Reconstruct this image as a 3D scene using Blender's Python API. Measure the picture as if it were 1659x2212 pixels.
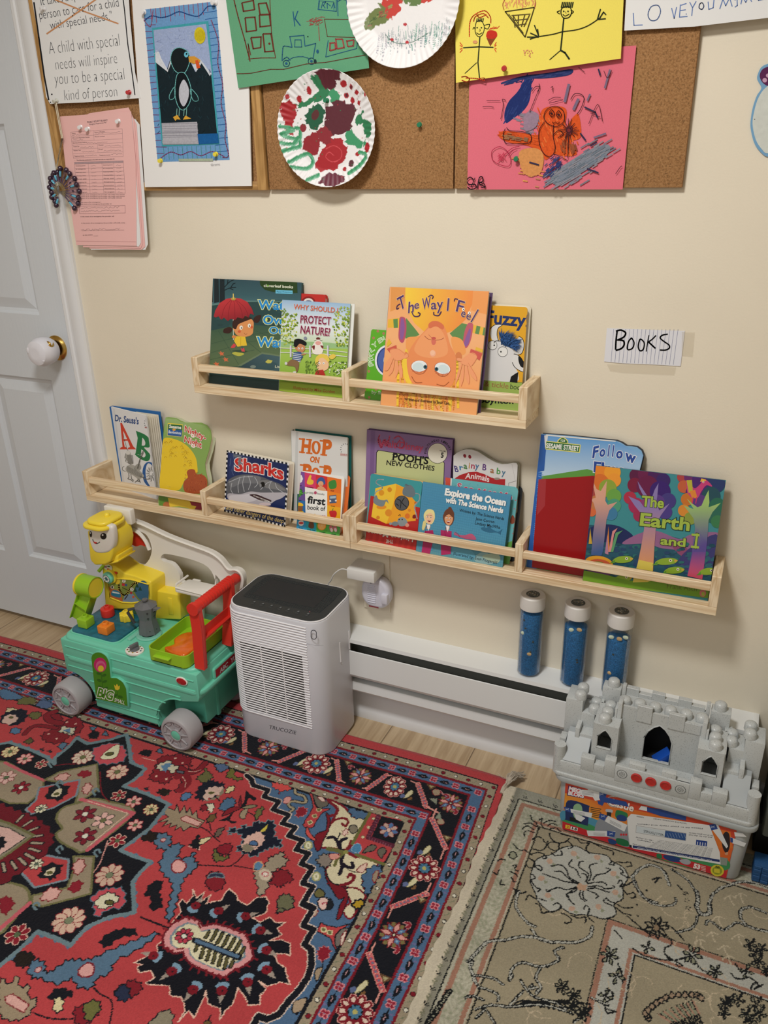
import bpy,bmesh,math,random
import numpy as np
from mathutils import Vector,Matrix
from mathutils.geometry import tessellate_polygon
random.seed(4)
rng=np.random.default_rng(7)
SC=bpy.context.scene
COL=SC.collection
for o in list(bpy.data.objects):bpy.data.objects.remove(o)
# ------------------------------------------------------------ camera
CAM=np.array([0.0,-1.65,1.407]);FPX=1768.4;CX,CY=829.5,1106.0
def cam_rows(yaw,pitch,roll):
 cy,sy=math.cos(yaw),math.sin(yaw);cp,sp=math.cos(pitch),math.sin(pitch)
 cr,sr=math.cos(roll),math.sin(roll)
 fwd=np.array([sy*cp,cy*cp,-sp]);right=np.array([cy,-sy,0]);up=np.cross(right,fwd)
 return np.array([cr*right+sr*up,-(-sr*right+cr*up),fwd])
RR=cam_rows(-.434176,.410086,-.0221756)
cd=bpy.data.cameras.new('camera');cam=bpy.data.objects.new('camera',cd);COL.objects.link(cam)
cd.sensor_fit='VERTICAL';cd.sensor_height=36.0;cd.lens=36.0*FPX/2212.0
cd.clip_start=.02
M=Matrix.Identity(4)
for i in range(3):
 M[i][0]=RR[0][i];M[i][1]=-RR[1][i];M[i][2]=-RR[2][i];M[i][3]=CAM[i]
cam.matrix_world=M
SC.camera=cam
# ------------------------------------------------------------ light and exposure
SC.view_settings.view_transform='Standard';SC.view_settings.look='None'
SC.view_settings.gamma=1;SC.view_settings.use_curve_mapping=False
SC.view_settings.exposure=0.0
wd=bpy.data.worlds.new('room_air');SC.world=wd;wd.use_nodes=True
wd.node_tree.nodes['Background'].inputs[0].default_value=(1.0,.985,.95,1)
wd.node_tree.nodes['Background'].inputs[1].default_value=.39
ld=bpy.data.lights.new('ceiling_lamp_light','AREA');ld.shape='DISK';ld.size=.34;ld.energy=30
ld.color=(1.0,.98,.94)
lo=bpy.data.objects.new('ceiling_lamp_light',ld);COL.objects.link(lo)
lo.location=(-.62,-1.2,2.34)
ld2=bpy.data.lights.new('added_fill_light','AREA');ld2.shape='RECTANGLE';ld2.size=1.2;ld2.size_y=.9;ld2.energy=20  # unseen soft area light, added only to fill the room
ld2.color=(1,1,1)
lo2=bpy.data.objects.new('added_fill_light',ld2);COL.objects.link(lo2)
lo2.location=(-1.3,-2.9,2.36)
# ------------------------------------------------------------ helpers
def lin(h):
 if isinstance(h,str):
  h=h.lstrip('#');h=h if len(h)==6 else ''.join(x*2 for x in h);c=[int(h[i:i+2],16)/255 for i in (0,2,4)]
 else:c=list(h)
 return tuple((x/12.92 if x<=.04045 else ((x+.055)/1.055)**2.4) for x in c)
def mat(name,col,rough=.5,metal=0,noise=0,nscale=20,bump=0,bscale=200,alpha=None,spec=.5,stretch=(1,1,1),coat=0,trans=0,sss=0):
 m=bpy.data.materials.new(name);m.use_nodes=True;nt=m.node_tree;b=nt.nodes['Principled BSDF']
 c=lin(col);b.inputs['Base Color'].default_value=(*c,1)
 b.inputs['Roughness'].default_value=rough;b.inputs['Metallic'].default_value=metal
 b.inputs['Specular IOR Level'].default_value=spec
 if coat:b.inputs['Coat Weight'].default_value=coat;b.inputs['Coat Roughness'].default_value=.08
 if trans:b.inputs['Transmission Weight'].default_value=trans;b.inputs['IOR'].default_value=1.2
 if sss:b.inputs['Subsurface Weight'].default_value=sss;b.inputs['Subsurface Scale'].default_value=.01
 if alpha is not None:b.inputs['Alpha'].default_value=alpha
 if noise or bump:
  tc=nt.nodes.new('ShaderNodeTexCoord');mp=nt.nodes.new('ShaderNodeMapping')
  mp.inputs['Scale'].default_value=stretch;nt.links.new(tc.outputs['Object'],mp.inputs[0])
 if noise:
  n=nt.nodes.new('ShaderNodeTexNoise');n.inputs['Scale'].default_value=nscale;n.inputs['Detail'].default_value=5
  nt.links.new(mp.outputs[0],n.inputs['Vector'])
  r=nt.nodes.new('ShaderNodeValToRGB');r.color_ramp.elements[0].position=.3;r.color_ramp.elements[1].position=.7
  r.color_ramp.elements[0].color=(*[x*(1-noise) for x in c],1);r.color_ramp.elements[1].color=(*[min(1,x*(1+noise)) for x in c],1)
  nt.links.new(n.outputs['Fac'],r.inputs[0]);nt.links.new(r.outputs[0],b.inputs['Base Color'])
 if bump:
  n=nt.nodes.new('ShaderNodeTexNoise');n.inputs['Scale'].default_value=bscale;n.inputs['Detail'].default_value=3
  nt.links.new(mp.outputs[0],n.inputs['Vector'])
  bp=nt.nodes.new('ShaderNodeBump');bp.inputs['Strength'].default_value=bump;bp.inputs['Distance'].default_value=.002
  nt.links.new(n.outputs['Fac'],bp.inputs['Height']);nt.links.new(bp.outputs[0],b.inputs['Normal'])
 return m
def print_mat(name,rough,spec=.4,bump=0,bscale=400,noise=0,nscale=60):
 m=bpy.data.materials.new(name);m.use_nodes=True;nt=m.node_tree;b=nt.nodes['Principled BSDF']
 a=nt.nodes.new('ShaderNodeAttribute');a.attribute_name='Col'
 src=a.outputs['Color']
 if noise:
  tc=nt.nodes.new('ShaderNodeTexCoord');n=nt.nodes.new('ShaderNodeTexNoise');n.inputs['Scale'].default_value=nscale;n.inputs['Detail'].default_value=6
  nt.links.new(tc.outputs['Object'],n.inputs['Vector'])
  r=nt.nodes.new('ShaderNodeMapRange');r.inputs[1].default_value=.3;r.inputs[2].default_value=.7
  r.inputs[3].default_value=1-noise;r.inputs[4].default_value=1+noise
  nt.links.new(n.outputs['Fac'],r.inputs[0])
  mx=nt.nodes.new('ShaderNodeMix');mx.data_type='RGBA';mx.blend_type='MULTIPLY';mx.inputs[0].default_value=1
  nt.links.new(src,mx.inputs[6]);nt.links.new(r.outputs[0],mx.inputs[7]);src=mx.outputs[2]
 nt.links.new(src,b.inputs['Base Color']);b.inputs['Roughness'].default_value=rough
 b.inputs['Specular IOR Level'].default_value=spec
 if bump:
  tc=nt.nodes.new('ShaderNodeTexCoord');n=nt.nodes.new('ShaderNodeTexNoise');n.inputs['Scale'].default_value=bscale
  nt.links.new(tc.outputs['Object'],n.inputs['Vector'])
  bp=nt.nodes.new('ShaderNodeBump');bp.inputs['Strength'].default_value=bump;bp.inputs['Distance'].default_value=.002
  nt.links.new(n.outputs['Fac'],bp.inputs['Height']);nt.links.new(bp.outputs[0],b.inputs['Normal'])
 return m
GLOSS=print_mat('printed_cover',.32,.35);MATTE=print_mat('printed_paper',.85,.15,noise=.05,nscale=120)
CRAYON=print_mat('crayon_drawing',.9,.1,noise=.1,nscale=300)
PLASTER_PRINT=print_mat('printed_sticker',.4,.4)
FR={}
def frame_of(o):return FR[o.name]
def tag(o,label=None,cat=None,group=None,kind=None):
 if label:o['label']=label
 if cat:o['category']=cat
 if group:o['group']=group
 if kind:o['kind']=kind
 return o
def thing(name,label,cat,loc=(0,0,0),group=None,M=None):
 o=bpy.data.objects.new(name,None);COL.objects.link(o);o.empty_display_size=.02
 Mx=M if M is not None else Matrix.Translation(loc)
 o.matrix_world=Mx;FR[o.name]=Mx.copy();tag(o,label,cat,group);return o
def link_mesh(me,name,m,parent,mats=None):
 o=bpy.data.objects.new(name,me);COL.objects.link(o)
 for x in (mats or [m]):me.materials.append(x)
 if parent is not None:
  o.parent=parent;FR[o.name]=FR[parent.name].copy()
 else:FR[o.name]=Matrix.Identity(4)
 return o
def T(x=0,y=0,z=0):return Matrix.Translation((x,y,z))
def RX(a):return Matrix.Rotation(math.radians(a),4,'X')
def RY(a):return Matrix.Rotation(math.radians(a),4,'Y')
def RZ(a):return Matrix.Rotation(math.radians(a),4,'Z')
def SCL(x,y,z):return Matrix.Diagonal((x,y,z,1))
class MB:
 def __init__(s):s.bm=bmesh.new()
 def _add(s,b,M=None,mi=0):
  if M is not None:bmesh.ops.transform(b,matrix=M,verts=b.verts)
  if mi:
   for f in b.faces:f.material_index=mi
  me=bpy.data.meshes.new('t');b.to_mesh(me);b.free();s.bm.from_mesh(me);bpy.data.meshes.remove(me);return s
 def box(s,c0,c1,bev=0,seg=2,M=None,mi=0,taper=None):
  b=bmesh.new();bmesh.ops.create_cube(b,size=1)
  c0=Vector(c0);c1=Vector(c1)
  bmesh.ops.transform(b,matrix=Matrix.Translation((c0+c1)/2) @ SCL(*[abs(c1[i]-c0[i]) for i in range(3)]),verts=b.verts)
  if taper:
   m=(c0+c1)/2
   for v in b.verts:
    if v.co.z>m.z:v.co.x=m.x+(v.co.x-m.x)*taper;v.co.y=m.y+(v.co.y-m.y)*taper
  if bev:bmesh.ops.bevel(b,geom=b.edges[:],offset=bev,segments=seg,profile=.5,affect='EDGES')
  return s._add(b,M,mi)
 def prism(s,pts,d0,d1,M=None,bev=0,seg=2,mi=0,holes=None):
  """outline pts (x,y) extruded from z=d0 to z=d1"""
  b=bmesh.new()
  loops=[pts]+(holes or [])
  tris=tessellate_polygon([[Vector((p[0],p[1],0)) for p in l] for l in loops]) if holes else None
  allp=[p for l in loops for p in l]
  v0=[b.verts.new((p[0],p[1],d0)) for p in allp];v1=[b.verts.new((p[0],p[1],d1)) for p in allp]
  if holes:
   for t in tris:
    for vs in (v0,v1):
     try:b.faces.new([vs[i] for i in t])
     except ValueError:pass
  else:
   b.faces.new(v0[::-1]);b.faces.new(v1)
  k=0
  for l in loops:
   n=len(l)
   for i in range(n):b.faces.new((v0[k+i],v0[k+(i+1) % n],v1[k+(i+1) % n],v1[k+i]))
   k+=n
  bmesh.ops.recalc_face_normals(b,faces=b.faces[:])
  if bev:
   ed=[e for e in b.edges if len(e.link_faces)==2 and e.calc_face_angle(0)>.6]
   bmesh.ops.bevel(b,geom=ed,offset=bev,segments=seg,profile=.5,affect='EDGES')
  return s._add(b,M,mi)
 def lathe(s,prof,M=None,seg=32,mi=0,a0=0,a1=360):
  b=bmesh.new();rings=[]
  full=abs(a1-a0)>=360;n=seg if full else seg+1
  for r,z in prof:
   rings.append([b.verts.new((r*math.cos(math.radians(a0+(a1-a0)*i/seg)),r*math.sin(math.radians(a0+(a1-a0)*i/seg)),z)) for i in range(n)])
  for a,c in zip(rings,rings[1:]):
   for i in range(seg):
    j=(i+1) % n if full else i+1
    b.faces.new((a[i],a[j],c[j],c[i]))
  if full:
   if prof[0][0]>1e-5:b.faces.new(rings[0][::-1])
   if prof[-1][0]>1e-5:b.faces.new(rings[-1])
  bmesh.ops.remove_doubles(b,verts=b.verts[:],dist=1e-6)
  bmesh.ops.recalc_face_normals(b,faces=b.faces[:])
  return s._add(b,M,mi)
 def cyl(s,p0,p1,r,r2=None,seg=20,mi=0):
  p0=Vector(p0);p1=Vector(p1);d=p1-p0;q=d.to_track_quat('Z','Y').to_matrix().to_4x4()
  return s.lathe([(r,0),(r2 if r2 is not None else r,d.length)],Matrix.Translation(p0) @ q,seg,mi)
 def tube(s,pts,r,seg=8,closed=False,mi=0):
  b=bmesh.new();P=[Vector(p) for p in pts];n=len(P);rings=[]
  for i,p in enumerate(P):
   a=P[i-1] if (i or closed) else P[0];c=P[(i+1) % n] if (i<n-1 or closed) else P[-1]
   t=(c-a).normalized() if (c-a).length>1e-9 else Vector((0,0,1))
   up=Vector((0,0,1)) if abs(t.z)<.95 else Vector((1,0,0))
   u=t.cross(up).normalized();w=t.cross(u)
   rr=r[i] if isinstance(r,(list,tuple)) else r
   rings.append([b.verts.new(p+rr*(math.cos(2*math.pi*k/seg)*u+math.sin(2*math.pi*k/seg)*w)) for k in range(seg)])
  for i in range(n if closed else n-1):
   a=rings[i];c=rings[(i+1) % n]
   for k in range(seg):b.faces.new((a[k],a[(k+1) % seg],c[(k+1) % seg],c[k]))
  if not closed:b.faces.new(rings[0][::-1]);b.faces.new(rings[-1])
  bmesh.ops.recalc_face_normals(b,faces=b.faces[:])
  return s._add(b,None,mi)
 def ball(s,c,r,M=None,sc=(1,1,1),seg=16,mi=0):
  b=bmesh.new();bmesh.ops.create_uvsphere(b,u_segments=seg,v_segments=max(6,seg//2+2),radius=r)
  return s._add(b,Matrix.Translation(c) @(M or Matrix.Identity(4)) @ SCL(*sc),mi)
 def build(s,name,m,parent=None,world=True,angle=35,mats=None,F=None):
  if parent is not None and world:bmesh.ops.transform(s.bm,matrix=FR[parent.name].inverted(),verts=s.bm.verts)
  me=bpy.data.meshes.new(name);s.bm.to_mesh(me);s.bm.free()
  me.polygons.foreach_set('use_smooth',[True]*len(me.polygons));me.set_sharp_from_angle(angle=math.radians(angle));me.update()
  return link_mesh(me,name,m,parent,mats)
def rrect(x0,y0,x1,y1,r,n=6):
 out=[]
 for cx,cy,a in ((x1-r,y0+r,-90),(x1-r,y1-r,0),(x0+r,y1-r,90),(x0+r,y0+r,180)):
  for i in range(n+1):
   t=math.radians(a+90*i/n);out.append((cx+r*math.cos(t),cy+r*math.sin(t)))
 return out
def spline(pts,k=6,closed=False):
 P=[np.array(p,float) for p in pts];n=len(P);out=[]
 rngi=range(n) if closed else range(n-1)
 for i in rngi:
  p0=P[i-1] if (i>0 or closed) else P[0];p1=P[i];p2=P[(i+1) % n];p3=P[(i+2) % n] if (i+2<n or closed) else P[-1]
  for j in range(k):
   t=j/k
   out.append(tuple(.5*((2*p1)+(-p0+p2)*t+(2*p0-5*p1+4*p2-p3)*t*t+(-p0+3*p1-3*p2+p3)*t**3)))
 if not closed:out.append(tuple(P[-1]))
 return out
# camera-photo point -> point on a real plane (used only to measure where printed art sits on its sheet)
def px_ray(p):return RR.T @ np.array([(p[0]-CX)/FPX,(p[1]-CY)/FPX,1.0])
def on_y(p,y):d=px_ray(p);return CAM+(y-CAM[1])/d[1]*d
def on_z(p,z=0.0):d=px_ray(p);return CAM+(z-CAM[2])/d[2]*d
def on_x(p,x):d=px_ray(p);return CAM+(x-CAM[0])/d[0]*d
FONT_CACHE={}
def glyphs(s,bold=0.0,shear=0.0):
 key=(s,round(bold,4),shear)
 if key not in FONT_CACHE:
  c=bpy.data.curves.new('f','FONT');c.body=s;c.offset=bold;c.resolution_u=3;c.shear=shear;c.size=1
  o=bpy.data.objects.new('f',c);me=bpy.data.meshes.new_from_object(o);me.calc_loop_triangles()
  v=np.array([x.co[:2] for x in me.vertices]) if len(me.vertices) else np.zeros((0,2))
  t=[tuple(l.vertices) for l in me.loop_triangles]
  bpy.data.objects.remove(o);bpy.data.curves.remove(c);bpy.data.meshes.remove(me)
  FONT_CACHE[key]=(v,t)
 return FONT_CACHE[key]
CAPH=None
class Sheet:
 """shared tracing maths: view coordinates (magnified photo crop) -> local metres on plane M"""
 def setup(s,M):
  s.M=M;Mi=np.array(M);O=Mi[:3,3];A=np.column_stack([Mi[:3,0],Mi[:3,1],O-CAM])
  K=np.linalg.inv(A) @ RR.T @ np.array([[1/FPX,0,-CX/FPX],[0,1/FPX,-CY/FPX],[0,0,1]])
  s.H=K;s.o=(0,0);s.k=1.0
 def view(s,ox,oy,k):s.o=(ox,oy);s.k=k;return s
 def loc(s,pts):
  p=np.atleast_2d(np.array(pts,float));q=np.column_stack([s.o[0]+p[:,0]/s.k,s.o[1]+p[:,1]/s.k,np.ones(len(p))]) @ s.H.T
  return q[:,:2]/q[:,2:3]
 # generic shapes
 def ell(s,x,y,rx,ry=None,col='#000000',rot=0,n=24,**k):
  ry=ry if ry is not None else rx;a=math.radians(rot)
  s.poly([(x+rx*math.cos(t)*math.cos(a)-ry*math.sin(t)*math.sin(a),y+rx*math.cos(t)*math.sin(a)+ry*math.sin(t)*math.cos(a)) for t in np.linspace(0,2*math.pi,n,endpoint=False)],col,**k)
 def blob(s,pts,col,k=5,**kw):s.poly(spline(pts,k,True),col,**kw)
 def curve(s,pts,w,col,k=5,closed=False):s.line(spline(pts,k,closed),w,col,closed)
def clip_poly(P,R):
 x0,y0,x1,y1=R
 for ax,v,sg in ((0,x0,1),(0,x1,-1),(1,y0,1),(1,y1,-1)):
  out=[]
  for i in range(len(P)):
   a=P[i-1];b=P[i];da=sg*(a[ax]-v);db=sg*(b[ax]-v)
   if da*db<0:t=da/(da-db);out.append(tuple(a[j]+(b[j]-a[j])*t for j in range(len(a))))
   if db>=0:out.append(b)
  P=out
  if len(P)<3:return []
 return P
class Art(Sheet):
 def __init__(s,M,rect=None,step=6e-6,z0=4e-4,gain=.92):
  s.setup(M);s.rect=rect;s.z=z0;s.step=step;s.V=[];s.F=[];s.C=[];s.gain=gain
 def colr(s,col,p):
  if isinstance(col,(tuple,list)) and isinstance(col[0],str):
   a=np.array(lin(col[0]));b=np.array(lin(col[1]));p0=np.array(col[2:4],float);p1=np.array(col[4:6],float);d=p1-p0
   t=np.clip(((np.asarray(p)-p0) @ d)/(d @ d),0,1)[:,None];c=a*(1-t)+b*t
  else:c=np.tile(np.array(lin(col)),(len(p),1))
  return np.minimum(c*s.gain,.92)
 def _emit(s,L,C,tris):
  s.z+=s.step
  if s.rect is None or (L[:,0].min()>=s.rect[0] and L[:,0].max()<=s.rect[2] and L[:,1].min()>=s.rect[1] and L[:,1].max()<=s.rect[3]):
   k=len(s.V);s.V+=[(a,b,s.z) for a,b in L];s.C+=[tuple(c) for c in C];s.F+=[tuple(k+i for i in t) for t in tris];return
  for t in tris:
   P=clip_poly([(*L[i],*C[i]) for i in t],s.rect)
   if P:
    k=len(s.V);s.V+=[(p[0],p[1],s.z) for p in P];s.C+=[tuple(p[2:5]) for p in P];s.F.append(tuple(range(k,k+len(P))))
 def poly(s,pts,col,local=False):
  L=np.array(pts,float) if local else s.loc(pts)
  tr=tessellate_polygon([[Vector((a,b,0)) for a,b in L]])
  s._emit(L,s.colr(col,pts),tr)
 def bg(s,col):
  x0,y0,x1,y1=s.rect;s.poly([(x0,y0),(x1,y0),(x1,y1),(x0,y1)],col,True)
 def grad_bg(s,cols):
  """vertical bands over the whole rect, cols bottom->top"""
  x0,y0,x1,y1=s.rect;n=len(cols)-1;s.z+=s.step
  k=len(s.V)
  for i,c in enumerate(cols):
   y=y0+(y1-y0)*i/n;s.V+=[(x0,y,s.z),(x1,y,s.z)];s.C+=[tuple(np.minimum(np.array(lin(c))*s.gain,.92))]*2
  for i in range(n):s.F.append((k+2*i,k+2*i+1,k+2*i+3,k+2*i+2))
 def line(s,pts,w,col,closed=False):
  P=[np.array(p,float) for p in pts]
  if closed:P.append(P[0])
  L=[];tr=[]
  for i in range(len(P)-1):
   d=P[i+1]-P[i];n=np.hypot(*d)
   if n<1e-9:continue
   d=d/n;q=np.array([-d[1],d[0]])*w/2;e=d*w*.3;k=len(L)
   L+=[P[i]-e+q,P[i]-e-q,P[i+1]+e-q,P[i+1]+e+q];tr+=[(k,k+1,k+2),(k,k+2,k+3)]
  if L:s._emit(s.loc(L),s.colr(col,np.array(L)),tr)
 def text(s,txt,x0,y0,x1,y1,h,col,ol=None,ow=.05,bold=0.0,arc=0,up=None,shear=0.0,sh=None):
  global CAPH
  if CAPH is None:CAPH=glyphs('H')[0][:,1].max()
  v,_=glyphs(txt,bold,shear);W0=v[:,0].min();W1=v[:,0].max()
  a=np.array([x1-x0,y1-y0],float);L=np.hypot(*a);u=np.array(up,float) if up else np.array([a[1],-a[0]])/L
  def place(vv,off=(0,0)):
   t=(vv[:,0]-W0)/(W1-W0);p=np.array([x0,y0])+off+t[:,None]*a+(vv[:,1]/CAPH)[:,None]*u*h
   if arc:p=p+(4*t*(1-t))[:,None]*u*arc
   return p
  if sh:vv,tt=glyphs(txt,bold,shear);p=place(vv,(h*.07,h*.07));s._emit(s.loc(p),s.colr(sh,p),tt)
  if ol:vv,tt=glyphs(txt,bold+ow,shear);p=place(vv);s._emit(s.loc(p),s.colr(ol,p),tt)
  vv,tt=glyphs(txt,bold,shear);p=place(vv);s._emit(s.loc(p),s.colr(col,p),tt)
 def build(s,name,parent,m=None):
  me=bpy.data.meshes.new(name);X=FR[parent.name].inverted() @ s.M
  me.from_pydata([X @ Vector(v) for v in s.V],[],s.F)
  ca=me.color_attributes.new('Col','FLOAT_COLOR','POINT')
  ca.data.foreach_set('color',np.column_stack([np.array(s.C),np.ones(len(s.C))]).ravel().astype(np.float32))
  # make faces look out of the sheet
  N=(X.to_3x3() @ Vector((0,0,1)))
  bm=bmesh.new();bm.from_mesh(me)
  fl=[f for f in bm.faces if f.normal.dot(N)<0]
  bmesh.ops.reverse_faces(bm,faces=fl);bm.to_mesh(me);bm.free()
  return link_mesh(me,name,m or GLOSS,parent)
WALLM=Matrix(((1,0,0,0),(0,0,-1,0),(0,1,0,0),(0,0,0,1)))   # local x right, y up, z out of the wall
def wall_plane(y):return T(0,y,0) @ WALLM
# ============================================================ THE ROOM
def wood_mat(name,c0,c1,stretch,rough=.5,scale=9,axis='X'):
 m=bpy.data.materials.new(name);m.use_nodes=True;nt=m.node_tree;b=nt.nodes['Principled BSDF']
 tc=nt.nodes.new('ShaderNodeTexCoord');mp=nt.nodes.new('ShaderNodeMapping');mp.inputs['Scale'].default_value=stretch
 n=nt.nodes.new('ShaderNodeTexNoise');n.inputs['Scale'].default_value=scale;n.inputs['Detail'].default_value=8;n.inputs['Distortion'].default_value=1.2
 w=nt.nodes.new('ShaderNodeTexNoise');w.inputs['Scale'].default_value=scale*.5;w.inputs['Detail'].default_value=2
 r=nt.nodes.new('ShaderNodeValToRGB');e=r.color_ramp.elements
 e[0].position=.36;e[1].position=.62;e[0].color=(*lin(c0),1);e[1].color=(*lin(c1),1)
 nt.links.new(tc.outputs['Object'],mp.inputs[0]);nt.links.new(mp.outputs[0],n.inputs['Vector']);nt.links.new(mp.outputs[0],w.inputs['Vector'])
 mth=nt.nodes.new('ShaderNodeMath');mth.operation='ADD';s2=nt.nodes.new('ShaderNodeMath');s2.operation='MULTIPLY';s2.inputs[1].default_value=6
 nt.links.new(w.outputs['Fac'],s2.inputs[0]);fr=nt.nodes.new('ShaderNodeMath');fr.operation='PINGPONG';fr.inputs[1].default_value=.5
 nt.links.new(s2.outputs[0],fr.inputs[0])
 av=nt.nodes.new('ShaderNodeMath');av.operation='MULTIPLY_ADD';av.inputs[1].default_value=.45
 nt.links.new(fr.outputs[0],av.inputs[0]);s3=nt.nodes.new('ShaderNodeMath');s3.operation='MULTIPLY';s3.inputs[1].default_value=.78
 nt.links.new(n.outputs['Fac'],s3.inputs[0]);nt.links.new(s3.outputs[0],av.inputs[2]);nt.links.new(av.outputs[0],r.inputs[0])
 nt.links.new(r.outputs[0],b.inputs['Base Color']);b.inputs['Roughness'].default_value=rough
 return m
WALLC=mat('cream_wall_paint','#e2d9c6',.55,noise=.015,nscale=6,bump=.12,bscale=260,spec=.35)
WHITE=mat('white_gloss_paint','#dddfe2',.35,bump=.03,bscale=200)
DOORW=mat('white_embossed_door','#cfd5dc',.42,bump=.22,bscale=150,stretch=(1,1,.13))
PINE_X=wood_mat('pine_lengthwise','#d2b48c','#ecd9b8',(1.1,26,26),.5,4)
PINE_Y=wood_mat('pine_end_panel','#cdb088','#ead7b8',(30,4,4.5),.5,4)
PINE_Z=wood_mat('pine_upright','#cdb088','#ead7b8',(30,22,3),.5,4)
OAK=wood_mat('oak_frame','#a07844','#c49a60',(14,14,1.5),.45,6)
OAKX=wood_mat('oak_frame_rail','#a07844','#c49a60',(1.5,14,14),.45,6)
# floor: light planks running towards the wall
fm=bpy.data.materials.new('light_oak_planks');fm.use_nodes=True;nt=fm.node_tree;bs=nt.nodes['Principled BSDF']
tc=nt.nodes.new('ShaderNodeTexCoord');sep=nt.nodes.new('ShaderNodeSeparateXYZ');nt.links.new(tc.outputs['Object'],sep.inputs[0])
def mnode(op,a,b_=None,c=None):
 n=nt.nodes.new('ShaderNodeMath');n.operation=op
 for i,v in enumerate((a,b_,c)):
  if v is None:continue
  if isinstance(v,(int,float)):n.inputs[i].default_value=v
  else:nt.links.new(v,n.inputs[i])
 return n.outputs[0]
u=mnode('DIVIDE',mnode('ADD',sep.outputs[0],.776+2.3),.233)
idx=mnode('FLOOR',u);fr=mnode('FRACT',u)
seam=mnode('LESS_THAN',fr,.012)
cmb=nt.nodes.new('ShaderNodeCombineXYZ');nt.links.new(mnode('MULTIPLY',sep.outputs[0],26),cmb.inputs[0])
nt.links.new(mnode('MULTIPLY',sep.outputs[1],1.6),cmb.inputs[1]);nt.links.new(mnode('MULTIPLY',idx,3.7),cmb.inputs[2])
nz=nt.nodes.new('ShaderNodeTexNoise');nz.inputs['Scale'].default_value=2.6;nz.inputs['Detail'].default_value=7;nz.inputs['Distortion'].default_value=.8
nt.links.new(cmb.outputs[0],nz.inputs['Vector'])
rp=nt.nodes.new('ShaderNodeValToRGB');rp.color_ramp.elements[0].position=.3;rp.color_ramp.elements[1].position=.7
rp.color_ramp.elements[0].color=(*lin('#a68d6e'),1);rp.color_ramp.elements[1].color=(*lin('#c6b090'),1)
nt.links.new(nz.outputs['Fac'],rp.inputs[0])
mx=nt.nodes.new('ShaderNodeMix');mx.data_type='RGBA';nt.links.new(mnode('MULTIPLY',seam,.75),mx.inputs[0]);nt.links.new(rp.outputs[0],mx.inputs[6])
mx.inputs[7].default_value=(*lin('#5d4c38'),1);nt.links.new(mx.outputs[2],bs.inputs['Base Color']);bs.inputs['Roughness'].default_value=.42
b=MB();b.box((-3.4,-4.0,-.05),(1.6,.12,0));tag(b.build('floor',fm),kind='structure')
b=MB();b.box((-3.4,-4.0,2.4),(1.6,.12,2.45));tag(b.build('ceiling',mat('ceiling_paint','#f1efe9',.9)),kind='structure')
DX0,DX1,DZ=-2.44,-1.68,2.03
b=MB();b.box((DX1,0,0),(1.6,.1,2.4));b.box((-3.4,0,0),(DX0,.1,2.4));b.box((DX0,0,DZ),(DX1,.1,2.4))
tag(b.build('wall_back',WALLC),kind='structure')
b=MB();b.box((1.5,-4,0),(1.6,0,2.4));tag(b.build('wall_right',WALLC),kind='structure')
b=MB();b.box((-3.4,-4,0),(-3.3,0,2.4));tag(b.build('wall_left',WALLC),kind='structure')
# door leaf with six moulded panels
def door_face():
 b=bmesh.new();fy=.012
 xs=[(-2.33,-2.09 - .043),(-2.029,-1.789)];zs=[(.254,.850),(1.030,1.50),(1.62,1.90)]
 panels=[(x0,x1,z0,z1) for x0,x1 in xs for z0,z1 in zs]
 X=sorted({DX0+.003,DX1-.004} |{v for p in panels for v in p[:2]});Z=sorted({.018,DZ-.004} |{v for p in panels for v in p[2:]})
 def quad(a):b.faces.new([b.verts.new(v) for v in a])
 for i in range(len(X)-1):
  for j in range(len(Z)-1):
   x0,x1,z0,z1=X[i],X[i+1],Z[j],Z[j+1]
   if (x0,x1,z0,z1) in panels:
    st=[(0,fy),(.006,fy+.006),(.014,fy+.009),(.018,fy+.008),(.040,fy+.0015),(.042,fy+.001)]
    for (a,ya),(c,yc) in zip(st,st[1:]):
     o=[(x0+a,ya,z0+a),(x1-a,ya,z0+a),(x1-a,ya,z1-a),(x0+a,ya,z1-a)];q=[(x0+c,yc,z0+c),(x1-c,yc,z0+c),(x1-c,yc,z1-c),(x0+c,yc,z1-c)]
     for k in range(4):quad((o[k],o[(k+1) % 4],q[(k+1) % 4],q[k]))
    quad(q)
   else:quad(((x0,fy,z0),(x1,fy,z0),(x1,fy,z1),(x0,fy,z1)))
 x0,x1,z0,z1=DX0+.003,DX1-.004,.018,DZ-.004
 for a,c in (((x0,z0),(x1,z0)),((x1,z0),(x1,z1)),((x1,z1),(x0,z1)),((x0,z1),(x0,z0))):
  quad(((a[0],fy,a[1]),(c[0],fy,c[1]),(c[0],.045,c[1]),(a[0],.045,a[1])))
 quad(((x0,.045,z0),(x1,.045,z0),(x1,.045,z1),(x0,.045,z1)))
 bmesh.ops.remove_doubles(b,verts=b.verts[:],dist=1e-5);bmesh.ops.recalc_face_normals(b,faces=b.faces[:])
 m=MB();m._add(b);return m
door=door_face().build('door_1',DOORW,angle=12);tag(door,kind='structure')
b=MB()   # dark hall behind the gap
b.box((DX0,.05,0),(DX1,.1,DZ));tag(b.build('trim_3',WHITE),kind='structure')
kn=(-1.745,0,.944);BRASS=mat('polished_brass','#c9a55a',.22,1)
b=MB();b.lathe([(.0,0),(.034,0),(.034,.003),(.030,.007),(.017,.010),(.013,.016),(.013,.034),(.022,.040),(.0265,.052),(.024,.066),(.012,.071),(0,.071)],T(kn[0],.012,kn[2]) @ RX(90),40)
b.build('door_knob',BRASS,door)
KW=mat('knob_guard_plastic','#dcdce4',.45)
b=MB()
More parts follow.
